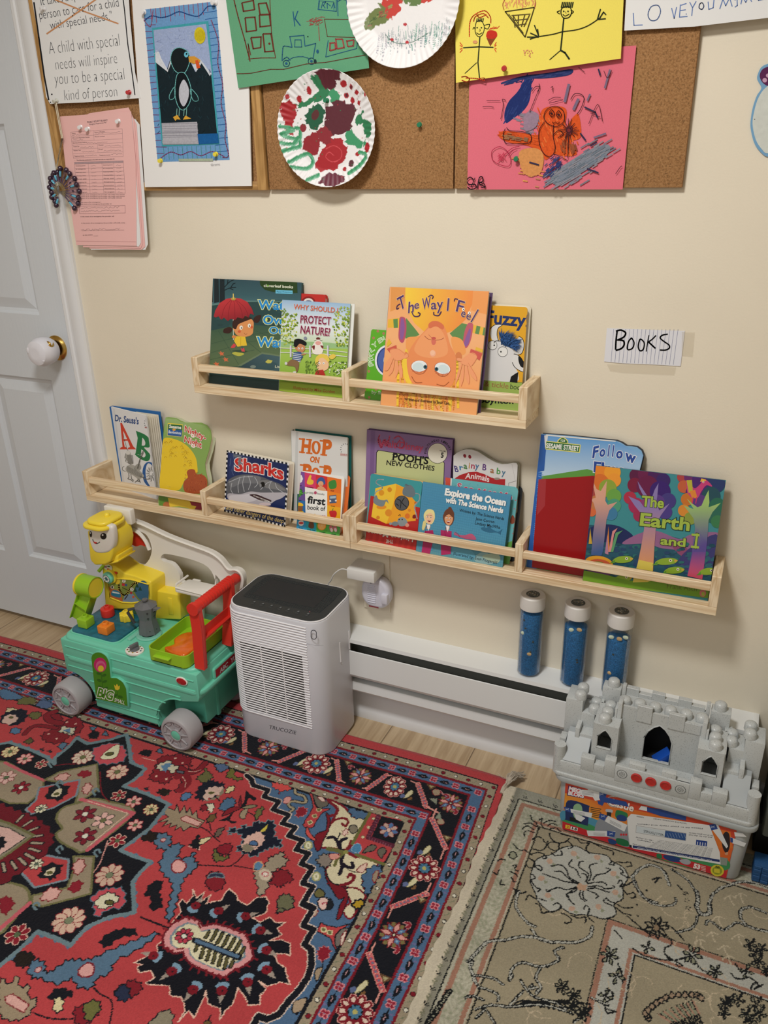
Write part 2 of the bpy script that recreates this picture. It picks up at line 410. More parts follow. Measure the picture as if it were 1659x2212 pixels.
b.lathe([(.020,.079),(.013,.079),(.013,.076),(.018,.074),(.029,.071),(.0345,.060),(.035,.046),(.031,.030),(.027,.022),(.029,.020),(.034,.028),(.038,.046),(.0375,.062),(.032,.076),(.020,.081),(.013,.081)],T(kn[0],.012,kn[2]) @ RX(90),44)
b.ball((kn[0]-.024,-.066,kn[2]+.006),.005,sc=(1.2,.6,1.8));b.ball((kn[0]+.02,-.064,kn[2]-.018),.004,sc=(1.6,.6,1))
b.build('knob_guard',KW,door)
b=MB();b.lathe([(0,.0),(.0115,0),(.0105,.006),(.006,.007),(0,.007)],T(kn[0],-.060,kn[2]) @ RX(90),24);b.build('knob_tip',BRASS,door)
b=MB();b.lathe([(.009,0),(.013,0),(.013,.004),(.009,.004),(.009,0)],T(kn[0]+.022,-.037,kn[2]+.023) @ RY(35) @ SCL(1.2,1,.9),24);b.ball((kn[0]+.022,-.040,kn[2]+.022),.0095,sc=(1.3,.5,.9));b.build('guard_window',BRASS,door)
# casing round the door
prof=[(-1.681,.012),(-1.681,-.006),(-1.676,-.010),(-1.668,-.010),(-1.664,-.0075),(-1.657,-.0085),(-1.652,-.013),(-1.640,-.016),(-1.628,-.0165),(-1.620,-.014),(-1.617,-.008),(-1.617,.0)]
b=MB();b.prism(prof,0,DZ+.06);tag(b.build('trim_1',WHITE,angle=25),kind='structure')
b=MB();b.box((DX0-.064,-.014,0),(DX0+.002,.012,DZ+.06),.003);b.box((DX0-.064,-.014,DZ),(-1.681,.012,DZ+.06),.003);tag(b.build('trim_2',WHITE),kind='structure')
b=MB();b.box((-1.684,.0115,.90),(-1.674,.0125,.975));b.build('strike_plate',mat('worn_strike','#3a2c20',.6,.4),door)
# baseboard
prof=[(0,0),(-.020,0),(-.021,.012),(-.018,.026),(-.012,.040),(-.011,.095),(-.006,.103),(0,.104)]
b=MB();b.prism(prof,-1.617,1.5,Matrix(((0,0,1,0),(1,0,0,0),(0,1,0,0),(0,0,0,1))));tag(b.build('baseboard_back',WHITE,angle=25),kind='structure')
# ============================================================ BASEBOARD HEATER
HW=mat('heater_white_enamel','#dfe1e1',.38,bump=.02);HD=mat('heater_dark_gap','#7d807b',.6);FIN=mat('dark_heater_fins','#55534a',.7)
YX=Matrix(((0,0,1,0),(1,0,0,0),(0,1,0,0),(0,0,0,1)))   # outline (y,z) extruded along x
h=thing('baseboard_heater','long white baseboard heater running along the wall below the lower shelves','heater',(-.35,-.04,.11))
HX0,HX1=-1.0,.121
b=MB();b.prism([(0,.2815),(-.070,.2795),(-.0715,.270),(-.0695,.270),(-.068,.2765),(-.002,.278),(-.002,.110),(0,.110)],HX0,HX1,YX);b.build('top_cover',HW,h,angle=20)
b=MB();b.prism([(-.0705,.2465),(-.0730,.2455),(-.0745,.176),(-.066,.164),(-.064,.166),(-.0722,.178),(-.071,.244),(-.0695,.2445)],HX0+.002,HX1-.012,YX);b.build('front_panel',HW,h,angle=20)
b=MB();b.prism([(-.004,.277),(-.016,.277),(-.033,.205),(-.033,.12),(-.004,.12)],HX0+.004,HX1-.012,YX);b.build('back_plate',HD,h)
b=MB()
for i in range(170):
 x=HX0+.02+i*.0063;b.box((x,-.066,.176),(x+.0015,-.034,.2225))
b.cyl((HX0+.01,-.05,.200),(HX1-.02,-.05,.200),.009,seg=12);b.build('heating_fins',FIN,h)
b=MB();b.prism([(-.002,.150),(-.040,.147),(-.056,.141),(-.059,.118),(-.055,.112),(-.053,.114),(-.056,.120),(-.054,.137),(-.038,.143),(-.002,.146)],HX0+.002,HX1-.012,YX);b.build('lower_lip',HW,h,angle=20)
b=MB()
for i in range(60):b.box((HX0+.72+i*.007,-.0725,.1672),(HX0+.722+i*.007,-.0700,.1695))
b.build('vent_teeth',mat('mid_grey_teeth','#8a8d8c',.6),h)  # row of small mid-grey teeth under the front panel
b=MB();b.box((HX1-.012,-.076,.108),(HX1,0,.282),.002);b.build('end_cap',HW,h)
# ============================================================ PICTURE-LEDGE SHELVES
ledge_frames={}
def ledge(label,group,xs,zb):
 t=thing('picture_ledge_shelf',label,'shelf',((xs[0]+xs[-1])/2,0,zb),group)
 x0,x1=xs[0],xs[-1];w=.0175;tz=zb+.018;ph=zb+.086
 b=MB();b.box((x0,-.1,zb),(x1,0,tz),.0008,1);b.build('base_board',PINE_X,t)
 for i,x in enumerate(xs):
  a=x if i==0 else (x-w if i==len(xs)-1 else x-w/2)
  b=MB();b.box((a,-.1,tz+.0002),(a+w,0,ph),.0008,1);b.build('end_panel' if i in (0,len(xs)-1) else 'divider_panel',PINE_Y,t)
 for i in range(len(xs)-1):
  a=xs[i]+(w if i==0 else w/2);c=xs[i+1]-(w if i==len(xs)-2 else w/2)
  b=MB();b.box((a,-.099,ph-.034),(c,-.087,ph-.0175),.0008,1);b.build('front_rail',PINE_X,t)
 return t
ledge('upper pine wall ledge holding the umbrella book and the upside-down face book','pine wall ledges',(-1.2115,-.805,-.4005),.8965)
ledge('lower left pine wall ledge, its left end beside the door','pine wall ledges',(-1.6194,-1.2228,-.8095),.5545)
ledge('lower right pine wall ledge, ending above the three blue bottles','pine wall ledges',(-.8088,-.4016,.0031),.5545)
# ============================================================ CORK BOARDS AND WHAT HANGS ON THEM
class Paint(Sheet):
 """colours for the points of a dense woven or painted surface"""
 def __init__(s,M,X,Y,base,grid=None,gain=1.0):
  s.setup(M);s.X=X;s.Y=Y;s.gain=gain;s.C=np.empty(X.shape+(3,));s.C[...]=np.array(lin(base))*gain;s.grid=grid;s.xf=None
 def L(s,pts,local=False):
  q=np.array(pts,float) if local else s.loc(pts)
  if s.xf is not None and not local:q=s.xf(q)
  return q
 def sl(s,x0,y0,x1,y1):
  if s.grid:
   gx,gy,d=s.grid;i0=max(0,int((x0-gx)/d)-2);i1=min(s.X.shape[1],int((x1-gx)/d)+4);j0=max(0,int((y0-gy)/d)-2);j1=min(s.X.shape[0],int((y1-gy)/d)+4)
   return (slice(j0,j1),slice(i0,i1)) if i1>i0 and j1>j0 else None
  return (slice(None),)
 def fill(s,q,col,alpha=1):
  w=s.sl(q[:,0].min(),q[:,1].min(),q[:,0].max(),q[:,1].max())
  if w is None:return
  X=s.X[w];Y=s.Y[w];ins=np.zeros(X.shape,bool)
  for i in range(len(q)):
   (x1,y1),(x2,y2)=q[i-1],q[i]
   if y1==y2:continue
   ins ^=((y1>Y)!=(y2>Y)) &(X<(x2-x1)*(Y-y1)/(y2-y1)+x1)
  s._put(w,ins,col,alpha)
 def _put(s,w,ins,col,alpha=1):
  c=np.minimum(np.array(lin(col))*s.gain,.95);sub=s.C[w]
  sub[ins]=c if alpha==1 else sub[ins]*(1-alpha)+c*alpha
 def poly(s,pts,col,local=False,ol=None,ow=.003,jag=0,alpha=1):
  q=s.L(pts,local)
  if jag:q=serrate(q,jag)
  s.fill(q,col,alpha)
  if ol:s.stroke(np.vstack([q,q[:1]]),ow,ol)
 def stroke(s,q,w_,col):
  for a,b in zip(q[:-1],q[1:]):
   w=s.sl(min(a[0],b[0])-w_,min(a[1],b[1])-w_,max(a[0],b[0])+w_,max(a[1],b[1])+w_)
   if w is None:continue
   X=s.X[w]-a[0];Y=s.Y[w]-a[1];d=b-a;L2=d@d+1e-12;t=np.clip((X*d[0]+Y*d[1])/L2,0,1)
   s._put(w,(X-t*d[0])**2+(Y-t*d[1])**2<(w_/2)**2,col)
 def line(s,pts,w,col,closed=False,local=False):
  q=s.L(pts,local)
  if closed:q=np.vstack([q,q[:1]])
  s.stroke(q,w,col)
def serrate(q,amp,step=None):
 step=step or amp*1.3;out=[];k=0
 for i in range(len(q)):
  a=q[i];b=q[(i+1) % len(q)];d=b-a;n=np.hypot(*d);m=max(1,int(n/step));u=d/(n+1e-9);w=np.array([u[1],-u[0]])
  for j in range(m):out.append(a+d*j/m+w*(amp*.5 if k % 2 else -amp*.5));k+=1
 return np.array(out)
cm=bpy.data.materials.new('cork');cm.use_nodes=True;nt=cm.node_tree;bs=nt.nodes['Principled BSDF'];bs.inputs['Roughness'].default_value=.9
tc=nt.nodes.new('ShaderNodeTexCoord');n1=nt.nodes.new('ShaderNodeTexVoronoi');n1.inputs['Scale'].default_value=620
n2=nt.nodes.new('ShaderNodeTexNoise');n2.inputs['Scale'].default_value=260;n2.inputs['Detail'].default_value=4
for n in (n1,n2):nt.links.new(tc.outputs['Object'],n.inputs['Vector'])
sp=nt.nodes.new('ShaderNodeSeparateColor');nt.links.new(n1.outputs['Color'],sp.inputs[0])
ma=nt.nodes.new('ShaderNodeMath');ma.operation='MULTIPLY_ADD';ma.inputs[1].default_value=.35;nt.links.new(sp.outputs[0],ma.inputs[0]);nt.links.new(n2.outputs['Fac'],ma.inputs[2])
r=nt.nodes.new('ShaderNodeValToRGB');e=r.color_ramp.elements;e[0].position=.42;e[1].position=.98
e[0].color=(*lin('#7c5a36'),1);e[1].color=(*lin('#b08659'),1);e2=e.new(.62);e2.color=(*lin('#9a6f44'),1)
nt.links.new(ma.outputs[0],r.inputs[0]);nt.links.new(r.outputs[0],bs.inputs['Base Color'])
bp=nt.nodes.new('ShaderNodeBump');bp.inputs['Strength'].default_value=.25;bp.inputs['Distance'].default_value=.001;nt.links.new(n2.outputs['Fac'],bp.inputs['Height']);nt.links.new(bp.outputs[0],bs.inputs['Normal'])
CORK=cm
t=thing('cork_board','oak-framed cork board beside the door, behind the penguin picture','cork board',(-1.31,0,1.64))
b=MB();b.box((-1.59,-.012,1.358),(-1.04,-.001,1.93));b.build('cork_sheet',CORK,t)
for x0 in (-1.612,-1.042):b=MB();b.box((x0,-.020,1.344),(x0+.0225,0,1.95),.002);b.build('frame_side',OAK,t)
for z0 in (1.3445,1.93):b=MB();b.box((-1.589,-.0195,z0),(-1.0415,0,z0+.018),.002);b.build('frame_rail',OAKX,t)
for x0,x1,lb in ((-1.0165,-.5935,'frameless cork board under the painted paper plate with a lone green pin'),(-.591,-.1635,'frameless cork board behind the pink painting, rightmost of the three')):
 b=MB();b.box((x0,-.012,1.345),(x1,-.0006,1.80),.0015);o=b.build('cork_board',CORK);tag(o,lb,'cork board')
 o.name='cork_board'
PAPERW=mat('white_paper','#e2e3e4',.85,spec=.2);PINKP=mat('pink_form_paper','#e9b9b6',.85,spec=.2)
def sheet_thing(name,label,cat,y,corners,m,th=.0006,edge='sheet',group=None):
 """corners: (x,z) world, counter-clockwise from bottom left"""
 t=thing(name,label,cat,(sum(c[0] for c in corners)/len(corners),y,sum(c[1] for c in corners)/len(corners)),group)
 b=MB();b.prism(corners,-th,0,wall_plane(y));b.build(edge,m,t)
 return t,Art(wall_plane(y),z0=2e-4)
# --- quotation sign
t,a=sheet_thing('quote_sign','white sign about special needs with handwriting, crossed-out typed lines on top','sign',-.0272,
 [tuple(on_y((x/3.567,y/3.567),-.0272)[[0,2]]) for x,y in ((385,800),(640,790),(1085,755),(1040,560),(1000,120),(975,-300),(170,-300),(248,10),(300,300),(340,610),(355,745))],PAPERW)
a.view(0,0,3.567);ink='#1e1f24'
a.line([(262,20),(300,290),(342,590),(375,768)],12,ink);a.line([(946,-30),(960,80),(985,340),(1008,490),(1040,730)],8,ink)
a.text('It takes a special',318,42,700,-22,62,'#3a3d44',bold=-.012);a.text('person to care for a child',308,150,918,50,70,'#34363d',bold=-.014);a.text('with special needs."',390,228,868,150,66,'#34363d',bold=-.014)
a.line([(362,260),(560,122),(750,-12)],12,'#cf9468');a.line([(420,-5),(640,85),(910,182)],11,'#cf9468')
for s_,x0,y0,x1,y1,hh in (('A child with special',382,418,925,352,96),('needs will inspire',432,538,905,488,88),('you to be a special',425,652,960,612,92),('kind of person',500,775,905,742,84)):
 a.text(s_,x0,y0,x1,y1,hh,'#26282e',bold=-.024)
a.ell(400,727,6,col=ink);a.ell(390,788,5,col=ink)
a.build('printed_text',t,MATTE)
# --- pink form packet
def pk(pts,y):return [tuple(on_y((p[0]/3.567,p[1]/3.567),y)[[0,2]]) for p in pts]
t=thing('form_packet','packet of pink and white printed forms pinned under the quotation sign','papers',(-1.50,-.02,1.37))
for i,(pts,m) in enumerate((([(700,1925),(1120,1925),(1140,1880),(1075,960),(1040,915),(700,1000)],PAPERW),([(690,1915),(1090,1925),(1118,1900),(1052,960),(1012,880),(640,940)],PINKP),
 ([(640,1905),(1085,1912),(1098,1880),(1035,925),(990,828),(690,872),(640,900)],PINKP),([(600,1890),(1055,1897),(1068,1902),(1085,1870),(1040,1250),(1020,905),(700,905)],PAPERW),
 ([(588,1888),(1052,1895),(1046,1250),(1010,858),(860,868),(462,898),(465,930),(530,1500)],PINKP))):
 b=MB();y=-.0208-.0011*i;b.prism(pk(pts,y),-.0005,0,wall_plane(y));b.build('form_sheet',m,t)
a=Art(wall_plane(y),z0=2e-4);a.view(0,0,3.567);g='#7d6468';gd='#5a4a50'
a.text('PROJECT SECURITY BLANKET',672,948,830,932,13,gd,bold=.01);a.text('Emergency Preparedness Plan',688,964,820,948,11,gd)
def frm(x0,y0,x1,y1,x2,y2,x3,y3,w=1.6):a.line([(x0,y0),(x1,y1),(x2,y2),(x3,y3)],w,'#a07f84',True)
def lerp4(Q,u,v):
 p=[(1-u)*(1-v),u*(1-v),u*v,(1-u)*v];return tuple(sum(p[i]*Q[i][k] for i in range(4)) for k in (0,1))
def table(Q,rows,cols):
 frm(*[c for q in Q for c in q])
 for v in rows:a.line([lerp4(Q,0,v),lerp4(Q,1,v)],1.4,'#a88a8e')
 for u,v0,v1 in cols:a.line([lerp4(Q,u,v0),lerp4(Q,u,v1)],1.4,'#a88a8e')
Q=[(545,1018),(942,992),(950,1205),(566,1218)]
table(Q,(.17,.36,.5,.66,.83),((.44,0,.36),(.5,.5,.83)))
for u,v,s_,w_ in ((.02,.05,'Name',.07),(.46,.05,'Name of Program',.2),(.02,.22,'DSS License Registration Number',.34),(.46,.22,'Phone number',.2),(.02,.41,'Business Street Address',.28),(.02,.55,'Town/City',.12),(.52,.54,'County',.1),(.02,.7,'Position Title',.14),(.52,.7,'Email',.08),(.02,.92,'Telephone (home)',.2),(.52,.92,'Telephone (work)',.22)):
 p=lerp4(Q,u,v+.03);q_=lerp4(Q,u+w_,v+.03);a.text(s_,*p,*q_,8,gd)
for u,v,w_ in ((.02,.12,.3),(.46,.12,.5),(.02,.31,.2),(.3,.46,.4),(.16,.6,.26),(.64,.6,.32),(.18,.77,.25),(.62,.77,.34),(.24,.92,.24),(.76,.9,.22)):
 a.line([tuple(np.array(lerp4(Q,u+w_*k/16,v))+np.array([0,rng.uniform(-5,5)])) for k in range(17)],1.5,'#9a8488')
a.text('1.  The following position(s) at the child care site are responsible for:',578,1240,886,1228,8,gd,bold=.01)
Q=[(574,1250),(950,1238),(966,1488),(590,1492)]
a.poly([Q[0],Q[1],lerp4(Q,1,.06),lerp4(Q,0,.06)],'#b59a9e')
table(Q,(.06,.2,.32,.44,.56,.67,.78,.88),((.28,0,1),(.56,0,1),(.8,0,1)))
for k,s_ in enumerate(('Contacting parents','for emergencies','Sheltering in place','Counting children','First aid','Emergency kit','Evacuation','Attendance','for program')):
 for u in (.02,.58):
  v=.13+k*.105;p=lerp4(Q,u,v);q_=lerp4(Q,u+.2,v);a.text(s_,*p,*q_,7,gd)
 for u in (.33,.85):a.line([tuple(np.array(lerp4(Q,u+.1*j/6,.13+k*.105))+np.array([0,rng.uniform(-5,5)])) for j in range(7)],1.2,'#a58e92')
for y0,x0,x1 in ((1505,592,962),(1518,592,962),(1530,592,940),(1562,612,780),(1576,612,860),(1672,622,880),(1722,628,965),(1815,640,715)):
 a.text('in the event of an emergency the provider will notify every parent'[:int((x1-x0)/5.6)],x0,y0,x1,y0-3,7,gd,bold=.005)
frm(612,1588,965,1582,966,1640,614,1645)
for y0 in (1602,1628,1770):a.line([(625+i*9,y0+rng.uniform(-7,7)-i*.2) for i in range(34)],1.5,'#a58e92')
a.line([(632,1778),(958,1772)],1.2,gd);a.line([(722,1818),(756,1816)],1.2,gd);a.line([(590,1857),(1050,1862)],1.5,'#c9989a')
a.build('printed_form',t,MATTE)
# --- matted penguin picture
t,a=sheet_thing('matted_picture','white matted child drawing of a penguin with yellow sun on blue','picture',-.0265,[(-1.343,1.3525),(-1.053,1.353),(-1.026,1.76),(-1.311,1.76)],mat('mat_board','#e6e6e6',.8),.0035,'mat_board')
a.view(0,0,2.765)
B=[(857,58),(1290,8),(1372,955),(942,968)]
a.poly(B,'#6f9fd0')
for k in range(22):
 v=.06+k*.042;p=lerp4(B,0,v);q=lerp4(B,.12+.03*math.sin(k*2),v+.005*math.sin(k));a.line([p,q],4,'#7a4470')
 p=lerp4(B,1,v);q=lerp4(B,.83+.02*math.sin(k*3),v+.004);a.line([p,q],4,'#2d5f9e')
for k in range(13):
 u=.1+k*.065;a.line([lerp4(B,u,0.0),lerp4(B,u,.075+.02*math.sin(k*2))],3.5,'#a0506a');a.line([lerp4(B,u,.905),lerp4(B,u,.985)],3,'#4c8f8a')
a.curve([(862,125),(905,95),(960,105),(1010,95),(1070,70),(1130,88),(1190,95),(1240,40),(1285,40)],6,'#2a5aa0');a.curve([(860,118),(900,160),(915,60)],4,'#a0506a')
a.curve([(1262,120),(1305,250),(1302,380),(1330,500),(1322,620),(1350,740),(1345,830),(1366,930),(1330,940)],6,'#8a5a7c');a.curve([(960,945),(1020,908),(1080,925),(1140,905),(1200,930),(1270,905),(1340,935)],5,'#8b4a7a')
I=[(908,168),(1245,125),(1312,862),(968,876)]
a.poly(I,'#45a3b0')
SK=[(918,180),(1232,143),(1268,452),(1200,372),(1168,430),(1120,330),(1040,290),(998,415),(955,368),(932,372)]
a.poly([(918,180),(1232,143),(1298,800),(975,862)],'#1b2930')
a.poly(SK,'#9fb0d6');a.poly([(928,312),(948,305),(965,350),(1003,418),(1036,300),(1040,330),(1003,430),(930,372)],'#d7dde6');a.poly([(1195,350),(1262,440),(1255,455),(1205,378),(1172,430),(1150,390)],'#cfd7e2')
for k in range(60):
 x=rng.uniform(930,1230);y=rng.uniform(185,350)
 if y<300 or x<1000:a.line([(x,y),(x+rng.uniform(-35,35),y+rng.uniform(-22,22))],2.2,random.choice(['#8797c4','#b9c6e2','#7482a8']))
for k in range(90):
 x=rng.uniform(950,1270);y=rng.uniform(400,830);a.line([(x,y),(x+rng.uniform(-14,14),y+rng.uniform(10,26))],2,random.choice(['#20404a','#172026','#2a4a54']))
a.ell(1196,212,33,50,'#d6c62c',-5)
for k in range(12):a.line([(1170+k*5,175+abs(k-6)*4),(1166+k*5,250-abs(k-6)*3)],2.5,'#b7a51e')
def ring(pts,w,col):a.curve(pts,w,col,closed=True)
a.blob([(1075,285),(1125,310),(1135,370),(1102,438),(1050,425),(1022,360),(1035,305)],'#1a2226');ring([(1075,285),(1125,310),(1135,370),(1102,438),(1050,425),(1022,360),(1035,305)],4,'#7fd0d0')
body=[(1065,440),(1108,440),(1142,520),(1140,600),(1105,655),(1070,640),(1048,570),(1050,500)]
a.blob(body,'#141b20');ring(body,4,'#7fd0d0');a.blob([(1103,476),(1130,530),(1126,590),(1100,636),(1076,600),(1072,540),(1082,500)],'#c3c6d2')
for pts in ([(1045,520),(1015,570),(1020,595),(1046,580)],[(1142,530),(1180,570),(1186,600),(1160,602),(1144,570)]):ring(pts,4,'#7fd0d0')
a.poly([(1128,338),(1165,336),(1198,358),(1196,372),(1160,382),(1132,370)],'#d59a3c');a.poly([(1168,362),(1185,358),(1200,405),(1178,410)],'#d8572c');a.ell(1115,326,13,17,'#6cc0d8');a.ell(1117,322,5,6,'#12161a')
for x in (1060,1075,1103,1118):a.line([(x,650),(x-3,692)],4,'#7fb6ac')
a.poly([(1036,700),(1062,686),(1082,715),(1060,712),(1050,722)],'#d9a63e');a.poly([(1095,715),(1110,690),(1145,708),(1122,712)],'#d9a63e')
a.poly([(968,735),(1180,728),(1190,862),(976,864)],'#aaaab4')
for k in range(26):y=740+k*4.7;a.line([(972+rng.uniform(0,10),y),(1180+rng.uniform(-8,6),y-3+rng.uniform(-3,3))],2.2,random.choice(['#c6c6d0','#8e8e9a','#b4b4be']))
a.poly([(1182,800),(1305,797),(1310,855),(1190,862)],'#1f5f9e')
a.poly([(1070,948),(1275,946),(1275,962),(1070,962)],'#a9b8a0');a.text('Grams',1262,990,1316,985,12,'#9a9aa0')
a.build('penguin_drawing',t,CRAYON)
# --- construction paper drawings
GREENP=mat('green_construction_paper','#62a07c',.9,noise=.05,nscale=500,spec=.15);YEL=mat('yellow_construction_paper','#ebdb66',.9,noise=.03,nscale=500,spec=.15);PNK=mat('pink_construction_paper','#db6f80',.9,noise=.04,nscale=500,spec=.15)
t,a=sheet_thing('child_drawing','green paper drawing of a truck, signpost and building in marker','drawing',-.031,[(-1.063,1.5425),(-.7615,1.563),(-.779,1.79),(-1.081,1.77)],GREENP)
a.view(480,0,2.860);br='#6d3a2e';bl='#2b5f84'
def sk(pts,w=5,col=br,c=False):a.curve(pts,w,col,2,c)
sk([(68,-20),(100,110),(140,250),(172,378)],7);sk([(172,378),(160,270),(176,340)],5);sk([(160,365),(240,358),(330,358)],5);sk([(330,358),(305,200),(295,0)],5)
for q in ([(120,20),(190,5),(198,62),(130,72)],[(222,25),(270,20),(292,90),(232,92)],[(140,112),(200,108),(210,190),(148,198)],[(228,95),(290,92),(298,160),(232,168)],[(176,235),(238,230),(236,296),(190,303)],[(250,212),(300,210),(318,318),(262,322)]):
 for d in (0,4):a.line([(x+d,y-d) for x,y in q],5,br,True)
a.ell(292,270,7,col=br)
a.text('K',446,165,488,160,96,bl,bold=-.01)
sk([(592,58),(600,-10)],4,bl);a.line([(592,58),(705,70),(705,0)],5,bl);a.line([(598,62),(602,5),(690,12),(690,62)],3,bl)
for q in ([(612,50),(622,14),(640,12),(625,34),(636,50)],[(650,52),(648,20),(668,36)],[(676,50),(690,18),(696,48)]):a.line(q,5,bl)
a.line([(712,0),(716,98)],5,bl);a.line([(768,0),(776,100)],5,bl);sk([(712,12),(740,-4),(786,6)],5,bl)
pr='#a34a4a'
for k in range(34):x=rng.uniform(540,612);y=rng.uniform(102,158);a.line([(x,y),(x+rng.uniform(-26,26),y+rng.uniform(-14,14))],3,pr)
a.line([(596,165),(602,252)],4,pr)
a.line([(632,118),(800,120)],4,br);a.line([(632,118),(650,225),(820,232)],4,br)
a.line([(655,250),(640,352),(700,335),(830,300),(840,240)],4,bl)
for q in ([(665,265),(695,262),(700,302),(664,312)],[(700,240),(742,240),(752,292),(708,300)],[(768,252),(812,245),(808,282),(775,286)]):a.line(q,5,pr,True);a.line([(x+5,y+4) for x,y in q],3,pr,True)
a.line([(432,292),(418,226),(505,218),(512,285)],5,bl);a.line([(448,290),(450,246),(488,246),(492,290)],4,bl,True)
sk([(370,375),(375,300),(385,284),(430,292)],5,bl);a.line([(512,285),(578,268),(562,360)],5,bl);sk([(400,378),(440,355),(500,350),(545,365)],4,bl);sk([(372,372),(400,352),(420,372)],5,bl)
for x,y,rr in ((397,392,20),(552,378,20)):
 a.curve([(x+rr*math.cos(k),y+rr*math.sin(k)) for k in np.linspace(0,6,9)],4,bl,3,True);a.ell(x,y,8,col=bl)
a.ell(590,318,8,12,bl);a.ell(530,226,4,col='#1d2a2a');a.ell(575,380,9,14,'#21383e')
sk([(92,455),(180,452),(300,428),(380,428),(520,395),(640,385),(760,362),(885,340)],4)
a.build('marker_drawing',t,CRAYON)
t,a=sheet_thing('child_drawing','yellow paper drawing of two stick figures and a big ice cream cone','drawing',-.026,[(-.5855,1.5295),(-.2865,1.552),(-.2905,1.65),(-.299,1.78),(-.592,1.757)],YEL)
a.view(960,0,2.3734);k_='#2a3324';rd='#d9482c'
a.curve([(158,145),(165,112),(190,108),(205,140),(195,178),(175,188),(160,170)],4,k_,closed=True);a.curve([(146,150),(152,140),(158,152)],4,k_);a.curve([(205,130),(232,125),(222,148),(205,142)],4,k_)
for x in (168,190):a.ell(x,142,4,col=k_)
a.line([(182,148),(184,158),(178,160)],3,k_);a.curve([(165,168),(178,176),(194,168)],4,k_)
for x in range(165,205,8):a.line([(x,112),(x+3,95)],5,k_)
for pts in ([(128,188),(130,120),(150,80),(205,55),(235,85),(238,118)],[(150,110),(160,85),(200,70),(226,92)],[(165,72),(180,90),(215,75)]):a.curve(pts,5,rd)
a.line([(182,190),(172,320),(180,400)],6,k_);a.line([(98,245),(175,240),(250,243)],6,k_);a.line([(165,322),(106,376)],4,k_)
for x,y,s_ in ((98,245,-1),(252,243,1)):
 for dy in (-22,-10,6,20):a.line([(x+6*s_,y+dy*.5),(x+18*s_ if s_<0 else x+14,y+dy*1.2)],4,rd)
a.poly([(216,195),(268,188),(235,238)],'#8c4a2a');a.blob([(215,190),(222,160),(245,155),(268,165),(268,190),(240,200)],'#c9382a')
for k in range(7):a.line([(228+k*7,152-k),(240+k*7,140-k*.5+rng.uniform(-4,4))],3,rd)
a.curve([(88,395),(110,392),(128,405),(118,420),(90,412)],5,rd);a.curve([(110,400),(160,402),(205,412)],5,rd);a.curve([(180,402),(205,400),(200,414)],4,rd)
cone=[(312,60),(462,38),(414,190)]
a.line(cone,6,'#4a4222',True);a.line([(330,72),(405,170)],4,'#4a4222');a.line([(355,82),(375,118)],4,'#4a4222')
for x in (352,380,412,436):a.line([(x,78),(378+(x-380)*.55,130+(10 if x<400 else 6))],6,'#5a4e2a')
for y,l,r_ in ((80,345,440),(105,358,430),(130,372,420)):a.line([(l,y),(r_,y-8)],5,'#5a4e2a')
for k in range(40):x=rng.uniform(308,465);a.line([(x,rng.uniform(-15,36)),(x+rng.uniform(-12,12),rng.uniform(-10,46))],3.5,'#e8a070')
a.curve([(306,50),(300,20),(320,-20)],4,'#d98058');a.curve([(465,35),(468,10),(455,-20)],4,'#d98058')
a.curve([(605,40),(640,35),(652,60),(640,88),(612,92),(598,68)],5,k_,closed=True);a.curve([(592,55),(578,62),(592,72)],4,k_);a.curve([(648,52),(662,60),(650,72)],4,k_)
for x in (612,634):a.ell(x,58,4,col=k_)
a.curve([(608,74),(620,82),(640,72)],4,k_);a.line([(622,60),(624,68)],3,k_)
for x in range(600,655,9):a.line([(x,38),(x+6,12)],6,k_)
a.line([(612,95),(602,200),(596,258)],7,k_);a.curve([(482,188),(560,175),(605,163),(680,152),(740,130),(800,90)],5,k_)
a.line([(596,258),(540,306)],4,k_);a.line([(596,258),(618,270),(640,302)],9,k_)
for q in ([(482,190),(425,190)],[(482,188),(442,170)],[(484,186),(462,130)],[(484,188),(478,150)],[(470,190),(440,200)],[(785,98),(800,48)],[(795,95),(816,62),(828,75)],[(790,100),(826,96)]):a.line(q,6,k_)
for k in range(16):a.ell(430+rng.normal(0,12),270+rng.normal(0,8),3,col='#d98a72')
a.ell(158,215,12,8,'#e0a070');a.build('marker_drawing',t,CRAYON)
t,a=sheet_thing('child_painting','pink paper painting with an orange figure, blue and grey brush strokes, initials in the corner','painting',-.0165,[(-.5625,1.3435),(-.2655,1.3425),(-.2640,1.571),(-.5625,1.571)],PNK)
a.view(960,0,2.3734)
a.rect=(-.5622,1.3432,-.2648,1.5708)
def scr(pts,n,w,cols,spread,dirx,diry):
 """brush strokes filling a region given by its spine"""
 P=spline(pts,8)
 for i in range(n):
  x,y=P[rng.integers(len(P))];x+=rng.normal(0,spread);y+=rng.normal(0,spread);l=rng.uniform(.5,1.2)
  a.line([(x-dirx*l,y-diry*l),(x+dirx*l,y+diry*l)],w,random.choice(cols))
a.blob([(420,400),(445,395),(440,500),(412,560),(350,610),(315,630),(308,580),(330,520),(375,470)],'#26356e');scr([(430,410),(410,500),(330,600)],40,5,['#26356e','#31437e'],14,8,-16)
a.blob([(290,425),(400,390),(520,375),(650,355),(640,385),(520,402),(420,405),(340,425)],'#2a3668');scr([(310,425),(480,390),(640,370)],30,5,['#2a3668','#3a4678'],7,20,-4)
scr([(410,600),(470,600),(430,660)],60,8,['#8f7f92','#a08796','#85828e'],16,14,4)
a.blob([(505,560),(560,545),(625,560),(622,650),(660,600),(690,590),(700,700),(650,730),(680,790),(610,800),(560,790),(520,820),(495,780),(420,745),(330,730),(280,700),(300,672),(400,680),(480,690),(490,610)],'#dd5a2a')
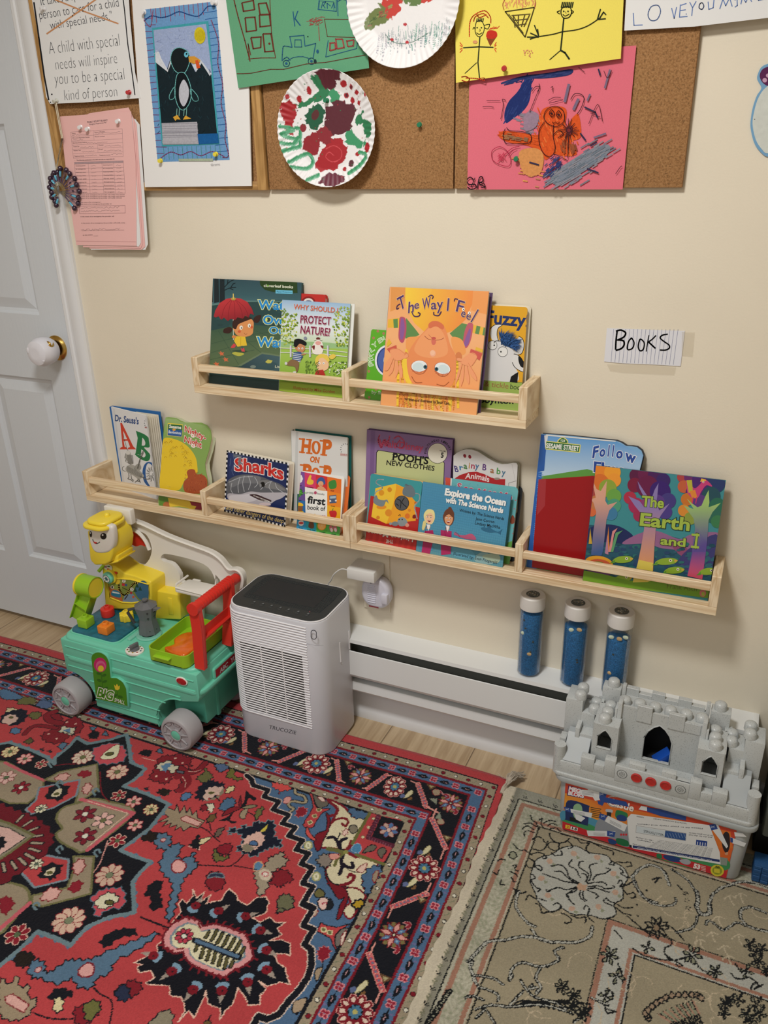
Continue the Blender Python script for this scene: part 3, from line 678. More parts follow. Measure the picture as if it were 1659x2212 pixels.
scr([(500,600),(560,700),(640,760)],90,6,['#e2602c','#cf5428','#e87a40'],34,5,12);scr([(300,700),(470,715)],40,6,['#e2602c','#cf5428'],12,14,3)
scr([(400,790),(460,850),(440,890)],60,7,['#dd9a50','#d88a5c','#c98a6a','#e3a05e'],26,12,2)
a.blob([(560,940),(550,890),(640,830),(740,770),(835,740),(845,780),(760,850),(680,900),(600,945)],'#868c99');a.blob([(410,600),(440,570),(485,590),(470,650),(415,670)],'#9a8296');a.blob([(385,780),(470,760),(510,800),(490,890),(410,890)],'#d8955a')
scr([(560,930),(660,880),(820,770)],150,6,['#7d8696','#8b8f9c','#74808e','#94909a'],26,20,-12);scr([(530,880),(560,850),(600,830)],40,5,['#2f3c70','#3d4878'],14,9,-9)
scr([(620,760),(660,750)],30,6,['#8a4c34','#a05638'],16,3,14);scr([(320,700),(430,720)],26,5,['#8c6a50','#a5704c'],9,12,2)
for q,w in (([(620,520),(640,435)],14),([(665,560),(688,510)],14),([(825,450),(850,360)],10),([(735,515),(748,485)],9),([(770,705),(828,685)],9)):a.line(q,w,'#7c6c86')
for q in ([(722,550),(775,575),(788,605)],[(700,685),(725,718)],[(752,748),(782,730)],[(735,865),(790,885)],[(440,832),(485,845)],[(792,356),(800,385)]):a.line(q,8,'#3a3552')
ky='#3a2228'
a.curve([(512,600),(530,560),(575,545),(612,570),(615,620),(580,648),(535,635)],3.5,ky,closed=True)
for x,y in ((552,582),(588,588)):a.curve([(x-12,y),(x,y-20),(x+14,y),(x+4,y+18)],3.5,ky,closed=True);a.ell(x,y,6,col=ky)
a.curve([(555,625),(565,632),(572,625)],3,ky);a.curve([(575,628),(585,634),(592,626)],3,ky)
a.curve([(515,625),(488,670),(490,740),(515,790),(550,802),(570,760),(560,700),(562,640)],3.5,ky);a.curve([(315,660),(305,690),(320,735),(400,735),(442,730),(444,690),(400,675),(340,670),(322,655)],3.5,ky)
a.curve([(562,690),(590,668),(612,690),(585,705)],3.5,ky);a.curve([(560,790),(600,805),(636,825)],3,ky)
a.blob([(625,660),(640,645),(658,650),(650,690),(635,688)],'#7c3034')
for k in range(20):an=k*.33;a.line([(640+10*math.cos(an),668+10*math.sin(an)),(640+rng.uniform(30,62)*math.cos(an),668+rng.uniform(30,62)*math.sin(an))],3,ky)
a.line([(632,690),(622,740)],3,ky);a.line([(640,690),(634,810)],3,ky)
a.curve([(650,510),(670,482),(705,485),(718,510),(700,560),(682,585)],3.5,ky);a.curve([(450,470),(470,445),(490,450),(470,500),(440,575)],3,ky);a.curve([(488,430),(490,450),(480,470)],3,ky)
for q in ([(220,516),(288,517)],[(200,548),(230,546),(255,550)],[(535,515),(565,500),(598,500)],[(540,530),(580,520),(610,512)],[(548,450),(558,445),(556,470)],[(292,610),(305,540),(300,510),(318,515)],[(742,635),(788,535),(812,622)],[(752,580),(800,600)],[(880,890),(905,855),(912,852)],[(690,345),(720,370)],[(820,365),(838,400),(860,360)]):a.curve(q,3,'#5b2a36')
a.curve([(245,800),(250,770),(285,752),(320,770),(342,810),(335,850),(290,845),(255,825)],3,'#b8284a',closed=True);a.curve([(315,790),(350,760),(388,750)],3,'#b8284a');a.curve([(330,800),(350,775),(372,762)],3,'#b8284a')
for k in range(14):a.line([(270+rng.uniform(0,50),780+rng.uniform(0,40)),(275+rng.uniform(0,50),790+rng.uniform(0,40))],2.5,'#c8405a')
a.curve([(152,920),(135,908),(118,925),(130,945),(160,945),(165,962),(140,970),(122,958)],5,'#20242c');a.curve([(160,912),(140,960)],4,'#20242c')
a.curve([(172,965),(182,912),(198,908),(200,928),(182,940),(212,958)],5,'#20242c');a.curve([(180,935),(205,940),(212,960),(190,962)],4,'#20242c')
a.build('paint_strokes',t,CRAYON)
t,a=sheet_thing('handwritten_note','white paper with LOVE YOU in blue crayon at the upper right','note',-.0215,[(-.2855,1.594),(-.172,1.592),(.03,1.600),(.03,1.82),(-.292,1.80)],PAPERW)
a.view(960,0,2.3734);bb='#6c86bd'
for q in ([(968,68),(972,130),(1015,128)],[(1165,42),(1178,95),(1190,38)],[(1210,25),(1205,88)],[(1210,28),(1240,18)],[(1207,55),(1236,50)],[(1205,88),(1245,84)],[(1258,12),(1272,40),(1290,8)],[(1272,40),(1268,80)],[(1352,10),(1356,48),(1378,40),(1382,0)],[(1412,45),(1428,-5),(1442,30),(1462,-12),(1475,32)],[(1500,-8),(1502,28),(1490,36)],[(1520,20),(1528,-15),(1545,12),(1560,-20),(1575,8)],[(1600,-20),(1610,2),(1640,-4)]):a.line(q,5,bb)
a.curve([(1060,35),(1095,28),(1108,60),(1090,100),(1058,104),(1044,75)],5,bb,closed=True);a.curve([(1310,20),(1322,15),(1330,32),(1320,48),(1306,40)],5,bb,closed=True)
a.ell(1240,72,3,col=bb);a.ell(1490,-2,4,col=bb);a.build('crayon_writing',t,CRAYON)
# --- "Books" note taped to the wall
t,a=sheet_thing('books_note','torn lined paper note reading Books taped to the wall','note',-.0015,[tuple(on_y(p,-.0015)[[0,2]]) for p in ((1305,781),(1345,785),(1400,787),(1470,791),(1479.5,715),(1311,709))],mat('lined_paper','#dcdde4',.85),.0005)
a.view(1280,640,4.3773)
for i in range(17):x=190+i*38;a.line([(x+10,312),(x-15-(i*1.2),622+i*1.5)],3,'#8388a8')
K='#16171a'
a.curve([(232,332),(222,420),(218,500)],16,K);a.curve([(225,328),(270,320),(312,345),(295,385),(240,412)],16,K);a.curve([(235,412),(290,420),(298,460),(270,495),(222,510)],16,K)
a.curve([(372,398),(392,440),(378,490),(340,505),(328,485),(340,430),(360,402)],13,K,closed=True);a.curve([(455,405),(488,440),(480,500),(450,515),(432,480),(440,430)],13,K,closed=True)
a.curve([(533,370),(520,440),(508,520)],10,K);a.curve([(598,372),(560,410),(525,432)],12,K);a.curve([(528,430),(560,460),(592,490)],15,K);a.curve([(708,358),(660,368),(640,395),(680,430),(722,460),(725,490),(690,508),(640,508)],13,K)
a.build('lettering',t,MATTE)
TAPE=mat('clear_tape','#d9cfba',.35,alpha=.14)
b=MB();b.prism([tuple(on_y((1280+x/4.3773,640+y/4.3773),-.0016)[[0,2]]) for x,y in ((135,640),(165,705),(300,722),(770,742),(790,668),(480,640))],-.0001,.0001,wall_plane(-.0019));b.build('tape_strip',TAPE,t)
b=MB();b.prism([tuple(on_y((1280+x/4.3773,640+y/4.3773),-.0016)[[0,2]]) for x,y in ((845,335),(842,560),(945,570),(965,340))],-.0001,.0001,wall_plane(-.0019));b.build('tape_strip',TAPE,t)
# --- cut-out at the right edge
t=thing('wall_cutout','round white paper cut-out with a blue rim and a purple dotted ear','wall decoration',(0,0,1.46))
rim=[(1100,1790),(1010,1740),(900,1600),(845,1400),(838,1260),(870,1060),(930,880),(1000,760),(940,640),(945,560),(1000,450),(1100,400),(1200,400),(1300,480),(1330,600),(1420,680),(1560,760),(1740,760),(1900,1000),(1960,1260),(1900,1500),(1750,1700),(1500,1800),(1300,1810)]
def z2(p,y):return tuple(on_y((1500+p[0]/6.912,80+p[1]/6.912),y)[[0,2]])
b=MB();b.prism([z2(p,-.003) for p in spline(rim,4,True)],-.0008,0,wall_plane(-.003));b.build('blue_rim',mat('cutout_blue','#6f9fc4',.7),t)
a=Art(wall_plane(-.003));a.view(1500,80,6.912)
a.blob([(1095,1735),(1020,1690),(920,1540),(868,1300),(900,1080),(960,900),(1060,760),(1200,700),(1500,780),(1750,900),(1860,1250),(1750,1600),(1400,1750)],'#d3d8d2')
a.blob([(1085,725),(1010,670),(975,580),(1010,490),(1095,445),(1180,450),(1240,520),(1230,620),(1160,700)],'#5d2a55');a.ell(1050,645,34,col='#c9a0bc');a.ell(1098,575,30,col='#c9a0bc');a.ell(1160,640,26,col='#c9a0bc');a.ell(900,1228,8,col='#40403c')
a.build('printed_face',t,MATTE)
# --- paper plates
def plate_h(r,R):   # depth of the plate's surface, 0 at the centre, forward at the rim
 return np.where(r<.68*R,0,(np.clip((r-.68*R)/(.32*R),0,1)**1.2)*.013)
def plate(label,ctr,R,y,paintfn,sx=1.0,sy=1.0,tilt=0):
 nr,na=90,300;rr=np.linspace(0,R,nr)[:,None];an=np.linspace(0,2*np.pi,na,endpoint=False)[None,:]
 X=rr*np.cos(an)*sx+0*an;Y=rr*np.sin(an)*sy+0*rr
 fl=np.where(rr>.72*R,.0011*np.sin(an*58)*np.clip((rr/R-.72)/.2,0,1),0)
 Z=plate_h(rr,R)+fl
 M=T(ctr[0],y,ctr[1]) @ WALLM @ RZ(tilt)
 p=Paint(M,X.ravel(),Y.ravel(),'#e9e8ea');paintfn(p)
 t=thing('paper_plate',label,'paper plate',None,M=M)
 V=np.column_stack([X.ravel(),Y.ravel(),Z.ravel()]);B=V.copy();B[:,2]-=.0009
 F=[(i*na+j,(i+1)*na+j,(i+1)*na+(j+1) % na,i*na+(j+1) % na) for i in range(nr-1) for j in range(na)]
 n=len(V);F+=[tuple(n+k for k in f[::-1]) for f in F[:]];F+=[((nr-1)*na+j,n+(nr-1)*na+j,n+(nr-1)*na+(j+1) % na,(nr-1)*na+(j+1) % na) for j in range(na)]
 me=bpy.data.meshes.new('plate');me.from_pydata(np.vstack([V,B]).tolist(),[],F)
 ca=me.color_attributes.new('Col','FLOAT_COLOR','POINT');C=np.ones((2*n,4));C[:n,:3]=p.C;C[n:,:3]=.8
 ca.data.foreach_set('color',C.ravel().astype(np.float32));me.polygons.foreach_set('use_smooth',[True]*len(me.polygons))
 o=link_mesh(me,'painted_plate',PLATEM,t);return t
PLATEM=print_mat('painted_plate',.5,.4,bump=.15,bscale=120)
def pA(p):
 p.view(480,0,2.860);wine='#5a2430';red='#a8252e';gr='#2f7a52';g2='#3f9468'
 def rough(pts,col,seed,amp=9,k=5):
  rg=np.random.default_rng(seed);q=spline(pts,k,True);p.poly([(x+rg.normal(0,amp),y+rg.normal(0,amp)) for x,y in q],col)
 rough([(600,440),(742,430),(740,480),(690,545),(640,555),(605,500)],wine,1,6)
 rough([(560,480),(600,470),(625,540),(660,560),(640,610),(560,630),(480,670),(470,640),(540,610),(590,560)],gr,2,6);rough([(680,560),(740,580),(700,640),(670,620)],g2,3,6)
 rough([(660,660),(740,610),(820,660),(810,740),(790,810),(720,830),(650,820),(640,740)],wine,4,9)
 rough([(510,720),(560,650),(630,670),(630,740),(580,800),(510,760)],'#1f5a40',5,7);p.ell(575,710,22,34,'#5a2a2c',20)
 rough([(380,640),(430,620),(465,660),(450,720),(440,760),(438,830),(420,830),(395,740),(380,690)],red,6,6)
 for x,y,rx,ry in ((418,600,12,16),(480,612,14,22),(540,560,14,26),(757,518,22,22),(806,538,12,18),(840,572,14,16),(768,590,16,18),(806,620,14,20),(848,636,10,16),(905,910,18,32),(838,952,16,14),(760,1045,12,14),(900,580,8,20)):p.ell(x,y,rx,ry,red)
 for x,y in ((806,538),(768,590)):p.ell(x,y,8,12,wine)
 rough([(820,740),(880,680),(875,730),(920,750),(935,800),(910,850),(880,830),(870,770),(830,770)],gr,7,6)
 rough([(800,790),(860,870),(895,860),(880,905),(770,895),(770,830)],g2,8,7)
 rough([(700,850),(760,880),(775,940),(740,1010),(690,1050),(580,1040),(600,960),(640,900)],red,9,7);rough([(510,860),(560,820),(600,850),(600,920),(560,965),(505,920)],'#912630',10,7);rough([(590,800),(640,790),(680,830),(670,880),(620,890),(590,850)],'#8a2a34',11,6)
 p.curve([(690,960),(660,940),(640,970),(680,1000),(730,980),(735,930),(690,900),(640,920)],.0015,'#d05058')
 for pts in ([(375,780),(440,800),(380,830),(470,860),(480,800),(455,790)],[(365,880),(440,890),(470,850),(480,900),(430,920),(370,940)],[(430,1000),(520,950),(560,990),(530,1040),(440,1030)],[(850,940),(900,960),(860,1020),(790,1070)],[(540,1110),(600,1080)]):
  p.curve(pts,.0075,g2);p.curve([(x+8,y+8) for x,y in pts],.003,'#6fb090')
 rough([(620,1090),(700,1065),(765,1090),(760,1130),(690,1150),(610,1130)],'#6a3040',12,6);p.ell(800,1010,18,22,'#5a3038');p.ell(500,790,20,26,'#8a2a34')
 for k in range(60):x=rng.uniform(400,930);y=rng.uniform(470,1120);p.ell(x,y,3.5,3,random.choice([red,wine,gr]))
def pB(p):
 p.view(480,0,2.860);
 def rough(pts,col,seed,amp=9):
  rg=np.random.default_rng(seed);p.poly([(x+rg.normal(0,amp),y+rg.normal(0,amp)) for x,y in spline(pts,5,True)],col)
 rough([(880,150),(905,90),(960,50),(1010,20),(1040,60),(1030,120),(970,160),(900,185)],'#6c7a44',1);rough([(985,20),(1060,-30),(1110,0),(1100,50),(1050,110),(1020,90)],'#c23a30',2)
 rough([(1060,-60),(1180,-60),(1240,-30),(1210,30),(1160,20),(1120,10)],'#5f7a44',3);rough([(1220,-60),(1310,-40),(1300,10),(1250,20)],'#c23a30',4)
 for k in range(26):x=rng.uniform(890,1030);y=160-(x-890)*.8+rng.uniform(-20,20);p.line([(x,y),(x+20,y-8)],.0016,random.choice(['#8a9a5c','#3c5a30','#a05040']))
 for k in range(70):
  x=970+k*6.6+rng.uniform(-6,6);y0=215-k*1.2+rng.uniform(-40,40);y1=y0+rng.uniform(70,150)
  if y1>390:y1=390
  p.line([(x,y0),(x+rng.uniform(-14,14),y1)],.0009,random.choice(['#4f9a84','#7d8c98','#a5b0b4','#4f8f86','#9a9aa8']))
 p.curve([(1010,215),(1050,255),(1110,270),(1170,262),(1240,225),(1270,205)],.0018,'#5a7a70')
 for x,y in ((1130,150),(1048,245),(1143,262)):p.ell(x,y,12,10,'#b8323a')
plate('paper plate with thick red, green and maroon paint, hung in the middle',(-.8575,1.4585),.112,-.030,pA,.99,.965)
plate('paper plate with red and green leaf-shaped paint and thin pen strokes',(-.684,1.669),.1155,-.036,pB,.97,.965)
# --- push pins
PINM={k:mat('pin_'+k,v,.25,coat=.4) for k,v in dict(white='#e4e4e6',red='#b82a2e',yellow='#e3d23c',green='#1f7a54',clear='#c9cabf').items()}
def pin(px,y,col,label,group,ang=(0,0)):
 p=on_y(px,y-.006)
 M=T(p[0],y,p[2]) @ RX(90+ang[0]) @ RY(ang[1])
 b=MB();b.lathe([(0,-.002),(.0048,0),(.0048,.0012),(.0026,.0028),(.0024,.0075),(.0036,.0088),(.0044,.0100),(.0040,.0112),(0,.0116)],M,18)
 o=b.build('push_pin',PINM[col]);tag(o,label,'push pin',group)
G1,G2,G3='push pins in the cork boards',None,None
pin((92,18),-.0276,'white','white push pin at the upper left of the quotation sign',G1,(8,-12))
pin((276,199),-.0276,'red','red push pin at the lower right of the quotation sign',G1,(6,10))
pin((119,217),-.0276,'clear','clear push pin holding the beaded ornament string',G1,(14,-8))
pin((171,274),-.0255,'white','leftmost white push pin in the pink form',G1,(10,14));pin((187,278),-.0255,'white','middle white push pin in the pink form',G1,(10,14));pin((253,261),-.0255,'white','rightmost white push pin in the pink form',G1,(10,10))
pin((308,25),-.0272,'white','white push pin at the upper left corner of the penguin drawing',G1,(8,10));pin((462,5),-.0272,'white','white push pin at the upper right corner of the penguin drawing',G1,(8,-10))
pin((344,347),-.0272,'yellow','yellow push pin at the lower left corner of the penguin drawing',G1,(4,16));pin((464,333),-.0272,'yellow','yellow push pin at the lower right of the penguin drawing',G1,(4,12))
pin((904,269),-.012,'green','green push pin alone in the bare middle cork board',G1,(4,12));pin((704,217),-.030,'green','green push pin through the paint-covered paper plate',G1)
pin((1087,147),-.0267,'red','red push pin in the yellow drawing',G1,(6,12));pin((1113,343),-.0172,'green','green push pin in the pink painting',G1,(4,12))
# --- beaded ornament hanging from its string
t=thing('beaded_fan_ornament','dark purple and turquoise beaded fan ornament hanging on a cream string','ornament',(-1.578,-.028,1.36))
cx0,cz0=on_y((131,412),-.03)[[0,2]]
BD=mat('dark_purple_beads','#2e1a33',.15,coat=.6);TQ=mat('turquoise_tube_beads','#5fb0cf',.25,coat=.4);SV=mat('silver_spiral','#c9c4b4',.2,1);THR=mat('purple_thread','#5d4a66',.6)
A0,A1=-48,232
dk,th,sv=MB(),MB(),MB()
for i in range(19):
 an=math.radians(A0+(A1-A0)*i/18);c,s_=math.cos(an),math.sin(an);sw=.9 if c<0 else 1.08
 R=(.044+.004*max(0,c))*sw
 P=lambda r:(cx0+r*c*(1.1 if c>0 else .82),-.032+(.004 if i % 2 else 0),cz0+r*s_*1.06)
 dk.ball(P(R),.0064,seg=12);dk.ball(P(R*.62),.0018,seg=8);dk.ball(P(R*.68),.0016,seg=8)
 for da in (-.06,0,.06):
  c2,s2=math.cos(an+da),math.sin(an+da);th.cyl((cx0+.018*c2,-.031,cz0+.018*s2),(cx0+R*c2*(1.1 if c>0 else .82),-.031,cz0+R*s2*1.06),.0006,seg=5)
 if i % 2==0 or True:
  a_,b_=P(R*.66),P(R*.9);q=Vector(b_)-Vector(a_);mid=(Vector(a_)+Vector(b_))/2
  if i % 2==0:tq=MB();tq.ball(mid,.0028,q.to_track_quat('Z','Y').to_matrix().to_4x4(),(1,1,3.3),12);tq.build('tube_bead',TQ,t)
for i in range(22):
 an=math.radians(A0+10+(A1-A0-20)*i/21);sv.cyl((cx0+.009*math.cos(an),-.033,cz0+.012*math.sin(an)),(cx0+.0185*math.cos(an),-.033,cz0+.021*math.sin(an)),.0011,seg=8)
dk.build('outer_beads',BD,t);th.build('threads',THR,t);sv.build('silver_coil',SV,t)
hx,hz=on_y((120,222),-.033)[[0,2]]
b=MB();
for d in (-.0022,.0022):b.tube([(hx+d,-.033,hz),(hx+d*.8+.004,-.034,(hz+cz0)/2+.02),(cx0+.001+d*.3,-.033,cz0+.05)],.0012,6)
b.build('hanging_string',mat('cream_cord','#d8cdb4',.8,bump=.5,bscale=900),t)
# ============================================================ BOOKS ON THE LEDGES
CREAM=mat('book_pages','#e6e0d0',.8,noise=.04,nscale=300,stretch=(1,1,8));WPAGE=mat('white_pages','#e4e4e0',.75)
BCM={}
def cmat(col):
 if col not in BCM:BCM[col]=mat('cover_'+col.lstrip('#'),col,.35)
 return BCM[col]
def book(label,BL,BR,TL,t,col,back,art,name='picture_book',pages=None,r=0,outline=None,view=None,bt=.0018,inset=.002,spine=True,gain=.92,backshift=(0,0)):
 BL,BR,TL=Vector(BL),Vector(BR),Vector(TL);u=(BR-BL);w=u.length;u.normalize();v=TL-BL;v-=v.dot(u)*u;h=v.length;v.normalize();n=u.cross(v)
 M=Matrix.Identity(4)
 for i in range(3):M[i][0]=u[i];M[i][1]=v[i];M[i][2]=n[i];M[i][3]=BL[i]
 o=thing(name,label,'book',M=M,group='children\'s books on the ledges')
 a=Art(M,(0,0,w,h),gain=gain)
 if outline:
  a.view(*view);pts=[tuple(p) for p in a.loc(outline)];x0=min(p[0] for p in pts);x1=max(p[0] for p in pts);y0=min(p[1] for p in pts);y1=max(p[1] for p in pts)
  a.rect=(x0,y0,x1,y1);fr=pts
 elif r:fr=rrect(0,0,w,h,r);fr=[(max(0,x),y) for x,y in fr]
 else:fr=[(0,0),(w,0),(w,h),(0,h)]
 cx,cy=sum(p[0] for p in fr)/len(fr),sum(p[1] for p in fr)/len(fr)
 b=MB();b.prism(fr,-bt,0,M);b.build('front_cover',cmat(col),o)
 k=1-2*inset/max(w,.05)
 b=MB();b.prism([(cx+(x-cx)*k,cy+(y-cy)*k) for x,y in fr],-t+bt,-bt,M);b.build('pages',pages or WPAGE,o)
 b=MB();b.prism([(x+backshift[0],y+backshift[1]) for x,y in fr],-t,-t+bt,M);b.build('back_cover',cmat(back),o)
 if spine and not outline:b=MB();b.box((-.0006,r,-t),(.0006,h-r,0),M=M);b.build('spine',cmat(back),o)
 a.fr=fr;a.outline_bg=lambda c:a.poly(fr,c,True)
 art(a,w,h);a.build('cover_print',o);return o
U,LO=.9145,.5725
# 1 umbrella book
def f(a,w,h):
 a.grad_bg(['#263c3e','#2e4f50','#3e5a48','#3c5348','#3f5d60','#547f88','#3c6068','#34525c']);a.view(400,580,4.1475)
 a.poly([(213,330),(500,295),(860,280),(1010,300),(1010,560),(860,520),(500,500),(213,560)],'#2c4b4c');a.poly([(213,322),(480,288),(1010,290),(1010,296),(480,300),(213,336)],'#5f8480')
 for k in range(24):x=rng.uniform(230,840);y=rng.uniform(330,520);a.poly([(x,y),(x+45,y-2),(x+45,y+14),(x,y+16)],random.choice(['#284446','#305254','#2a4848']))
 a.poly([(213,560),(500,500),(860,520),(1010,540),(1010,800),(690,760),(480,880),(213,870)],('#5f7350','#3c5a48',560,780,560,520))
 for q in ([(213,680),(520,600),(860,560)],[(213,760),(560,660),(860,620)],[(300,560),(480,860)],[(560,520),(690,700)],[(420,540),(700,770)],[(640,560),(860,660)],[(213,820),(620,730)]):a.line(q,3,'#33503f')
 a.poly([(500,875),(690,765),(860,790),(860,1000),(560,960)],('#2d454c','#47636a',500,950,800,780));a.poly([(500,875),(690,765),(860,790),(860,778),(690,750),(470,872)],'#6c7f62')
 a.blob([(640,880),(720,830),(820,850),(800,900),(700,905)],'#3a565c');a.poly([(718,838),(742,815),(785,825),(770,848),(740,850)],'#c5c05a')
 for x,y in ((325,762),(362,815),(280,856)):a.poly([(x-28,y-10),(x-8,y-6),(x-10,y-24),(x+8,y-8),(x+26,y-12),(x+16,y+6),(x+28,y+18),(x+4,y+14),(x-8,y+20),(x-10,y+4)],'#d9714a')
 a.blob([(420,760),(470,745),(530,765),(480,785)],'#b9b84e')
 for x0,x1 in ((218,246),(262,300),(312,352)):a.poly([(x0,90),(x1,92),(x1+6,300),(x0-2,310)],'#1c2a30')
 for q in ([(350,170),(400,120),(440,100)],[(345,200),(400,175),(455,170)],[(380,140),(385,100)],[(410,172),(430,140),(450,130)],[(330,110),(360,92)],[(400,178),(430,190)]):a.curve(q,7,'#1c2a30')
 a.blob([(480,730),(420,740),(520,755),(560,740)],'#39503c')
 a.line([(432,450),(434,640)],6,'#cfd2c4')
 a.blob([(345,575),(352,540),(400,525),(425,545),(400,580)],'#3b2420');a.blob([(610,470),(630,430),(680,418),(668,470),(640,488)],'#3b2420')
 a.blob([(430,520),(455,450),(540,425),(610,470),(612,540),(600,590),(540,612),(470,600),(440,560)],'#e0985e');a.blob([(425,520),(440,455),(520,425),(600,445),(560,465),(480,500),(455,545)],'#3b2420')
 a.ell(503,530,15,19,'#f2efe4',10);a.ell(576,512,14,18,'#f2efe4',10);a.ell(507,533,5,7,'#2a1a14');a.ell(579,516,5,7,'#2a1a14');a.ell(487,565,14,12,'#d5603c');a.ell(598,525,10,14,'#d5603c');a.curve([(530,580),(542,590),(556,584)],3,'#7a3020')
 a.poly([(448,605),(540,612),(556,690),(470,700),(440,650)],'#e9c43a');a.line([(500,615),(498,695)],3,'#b88f22');a.ell(440,612,20,14,'#d98c4c')
 a.poly([(420,690),(440,670),(460,690),(440,712),(408,712)],'#cf4a50');a.poly([(500,715),(530,712),(536,745),(508,744)],'#cf4a50');a.line([(510,695),(514,718)],10,'#4a5a66')
 um=[(258,430),(270,380),(310,310),(370,272),(432,262),(500,270),(560,300),(600,360),(618,415),(585,405),(570,440),(540,420),(520,450),(470,438),(450,462),(410,450),(385,472),(350,440),(325,460),(300,428),(275,440)]
 a.poly(um,('#c43a40','#8f2430',430,290,470,460))
 for e_ in ((325,455),(385,470),(450,460),(520,448),(572,438)):a.curve([(432,265),((432+e_[0])/2+(e_[0]-432)*.2,345),e_],3,'#7c1c28')
 a.ell(434,272,22,13,'#b9a04a');a.line([(433,228),(434,270)],9,'#e0c86a')
 a.poly([(668,108),(1004,121),(1008,220),(900,216),(780,208),(715,190),(676,150)],'#2c4520');a.text('cloverleaf books',705,164,968,178,24,'#e8ecd8',bold=.02);a.ell(742,154,9,col='#7ab04a')
 a.poly([(812,192),(964,198),(964,228),(812,224)],'#6fc3e2');a.text('Planet Protectors',822,214,956,220,13,'#1c4a6a',bold=.01)
 for s_,x0,y0,x1,hh in (('Watch',652,362,1000,78),('Over',698,496,950,76),('Our',752,582,935,60),('Water',640,698,1000,84)):a.text(s_,x0,y0,x1,y0+(x1-x0)*.04,hh,'#2f8fd4',ol='#e9eda0',ow=.045,bold=.03)
 for x,y in ((728,452),):a.ell(x+2,y+6,10,15,'#e6ea70')
 a.text('Lisa Bullard',806,888,990,898,20,'#e6e6c8',bold=.01);a.ell(610,880,26,14,'#7c8c84')
book('large dark teal picture book with a girl under a red umbrella',(-1.1885,-.0702,U),(-.9495,-.0702,U),(-1.2003,-.012,1.1513),.0075,'#2e4f50','#2e4f50',f)
# 2 red book behind
def f(a,w,h):
 a.outline_bg('#c4322e');a.view(400,580,4.1475);a.ell(1105,300,62,50,'#8e1f20');a.ell(1105,308,48,42,'#e6e2de');a.ell(1105,318,40,34,'#6d6a8c')
 a.line([(1020,216),(1222,226)],5,'#e0605a')
book('red board book peeking out between the umbrella book and the nature book',(-.957,-.056,U),(-.8885,-.056,U),(-.957,-.0165,1.128),.012,'#c4322e','#b02a28',f,'board_book',r=.006)
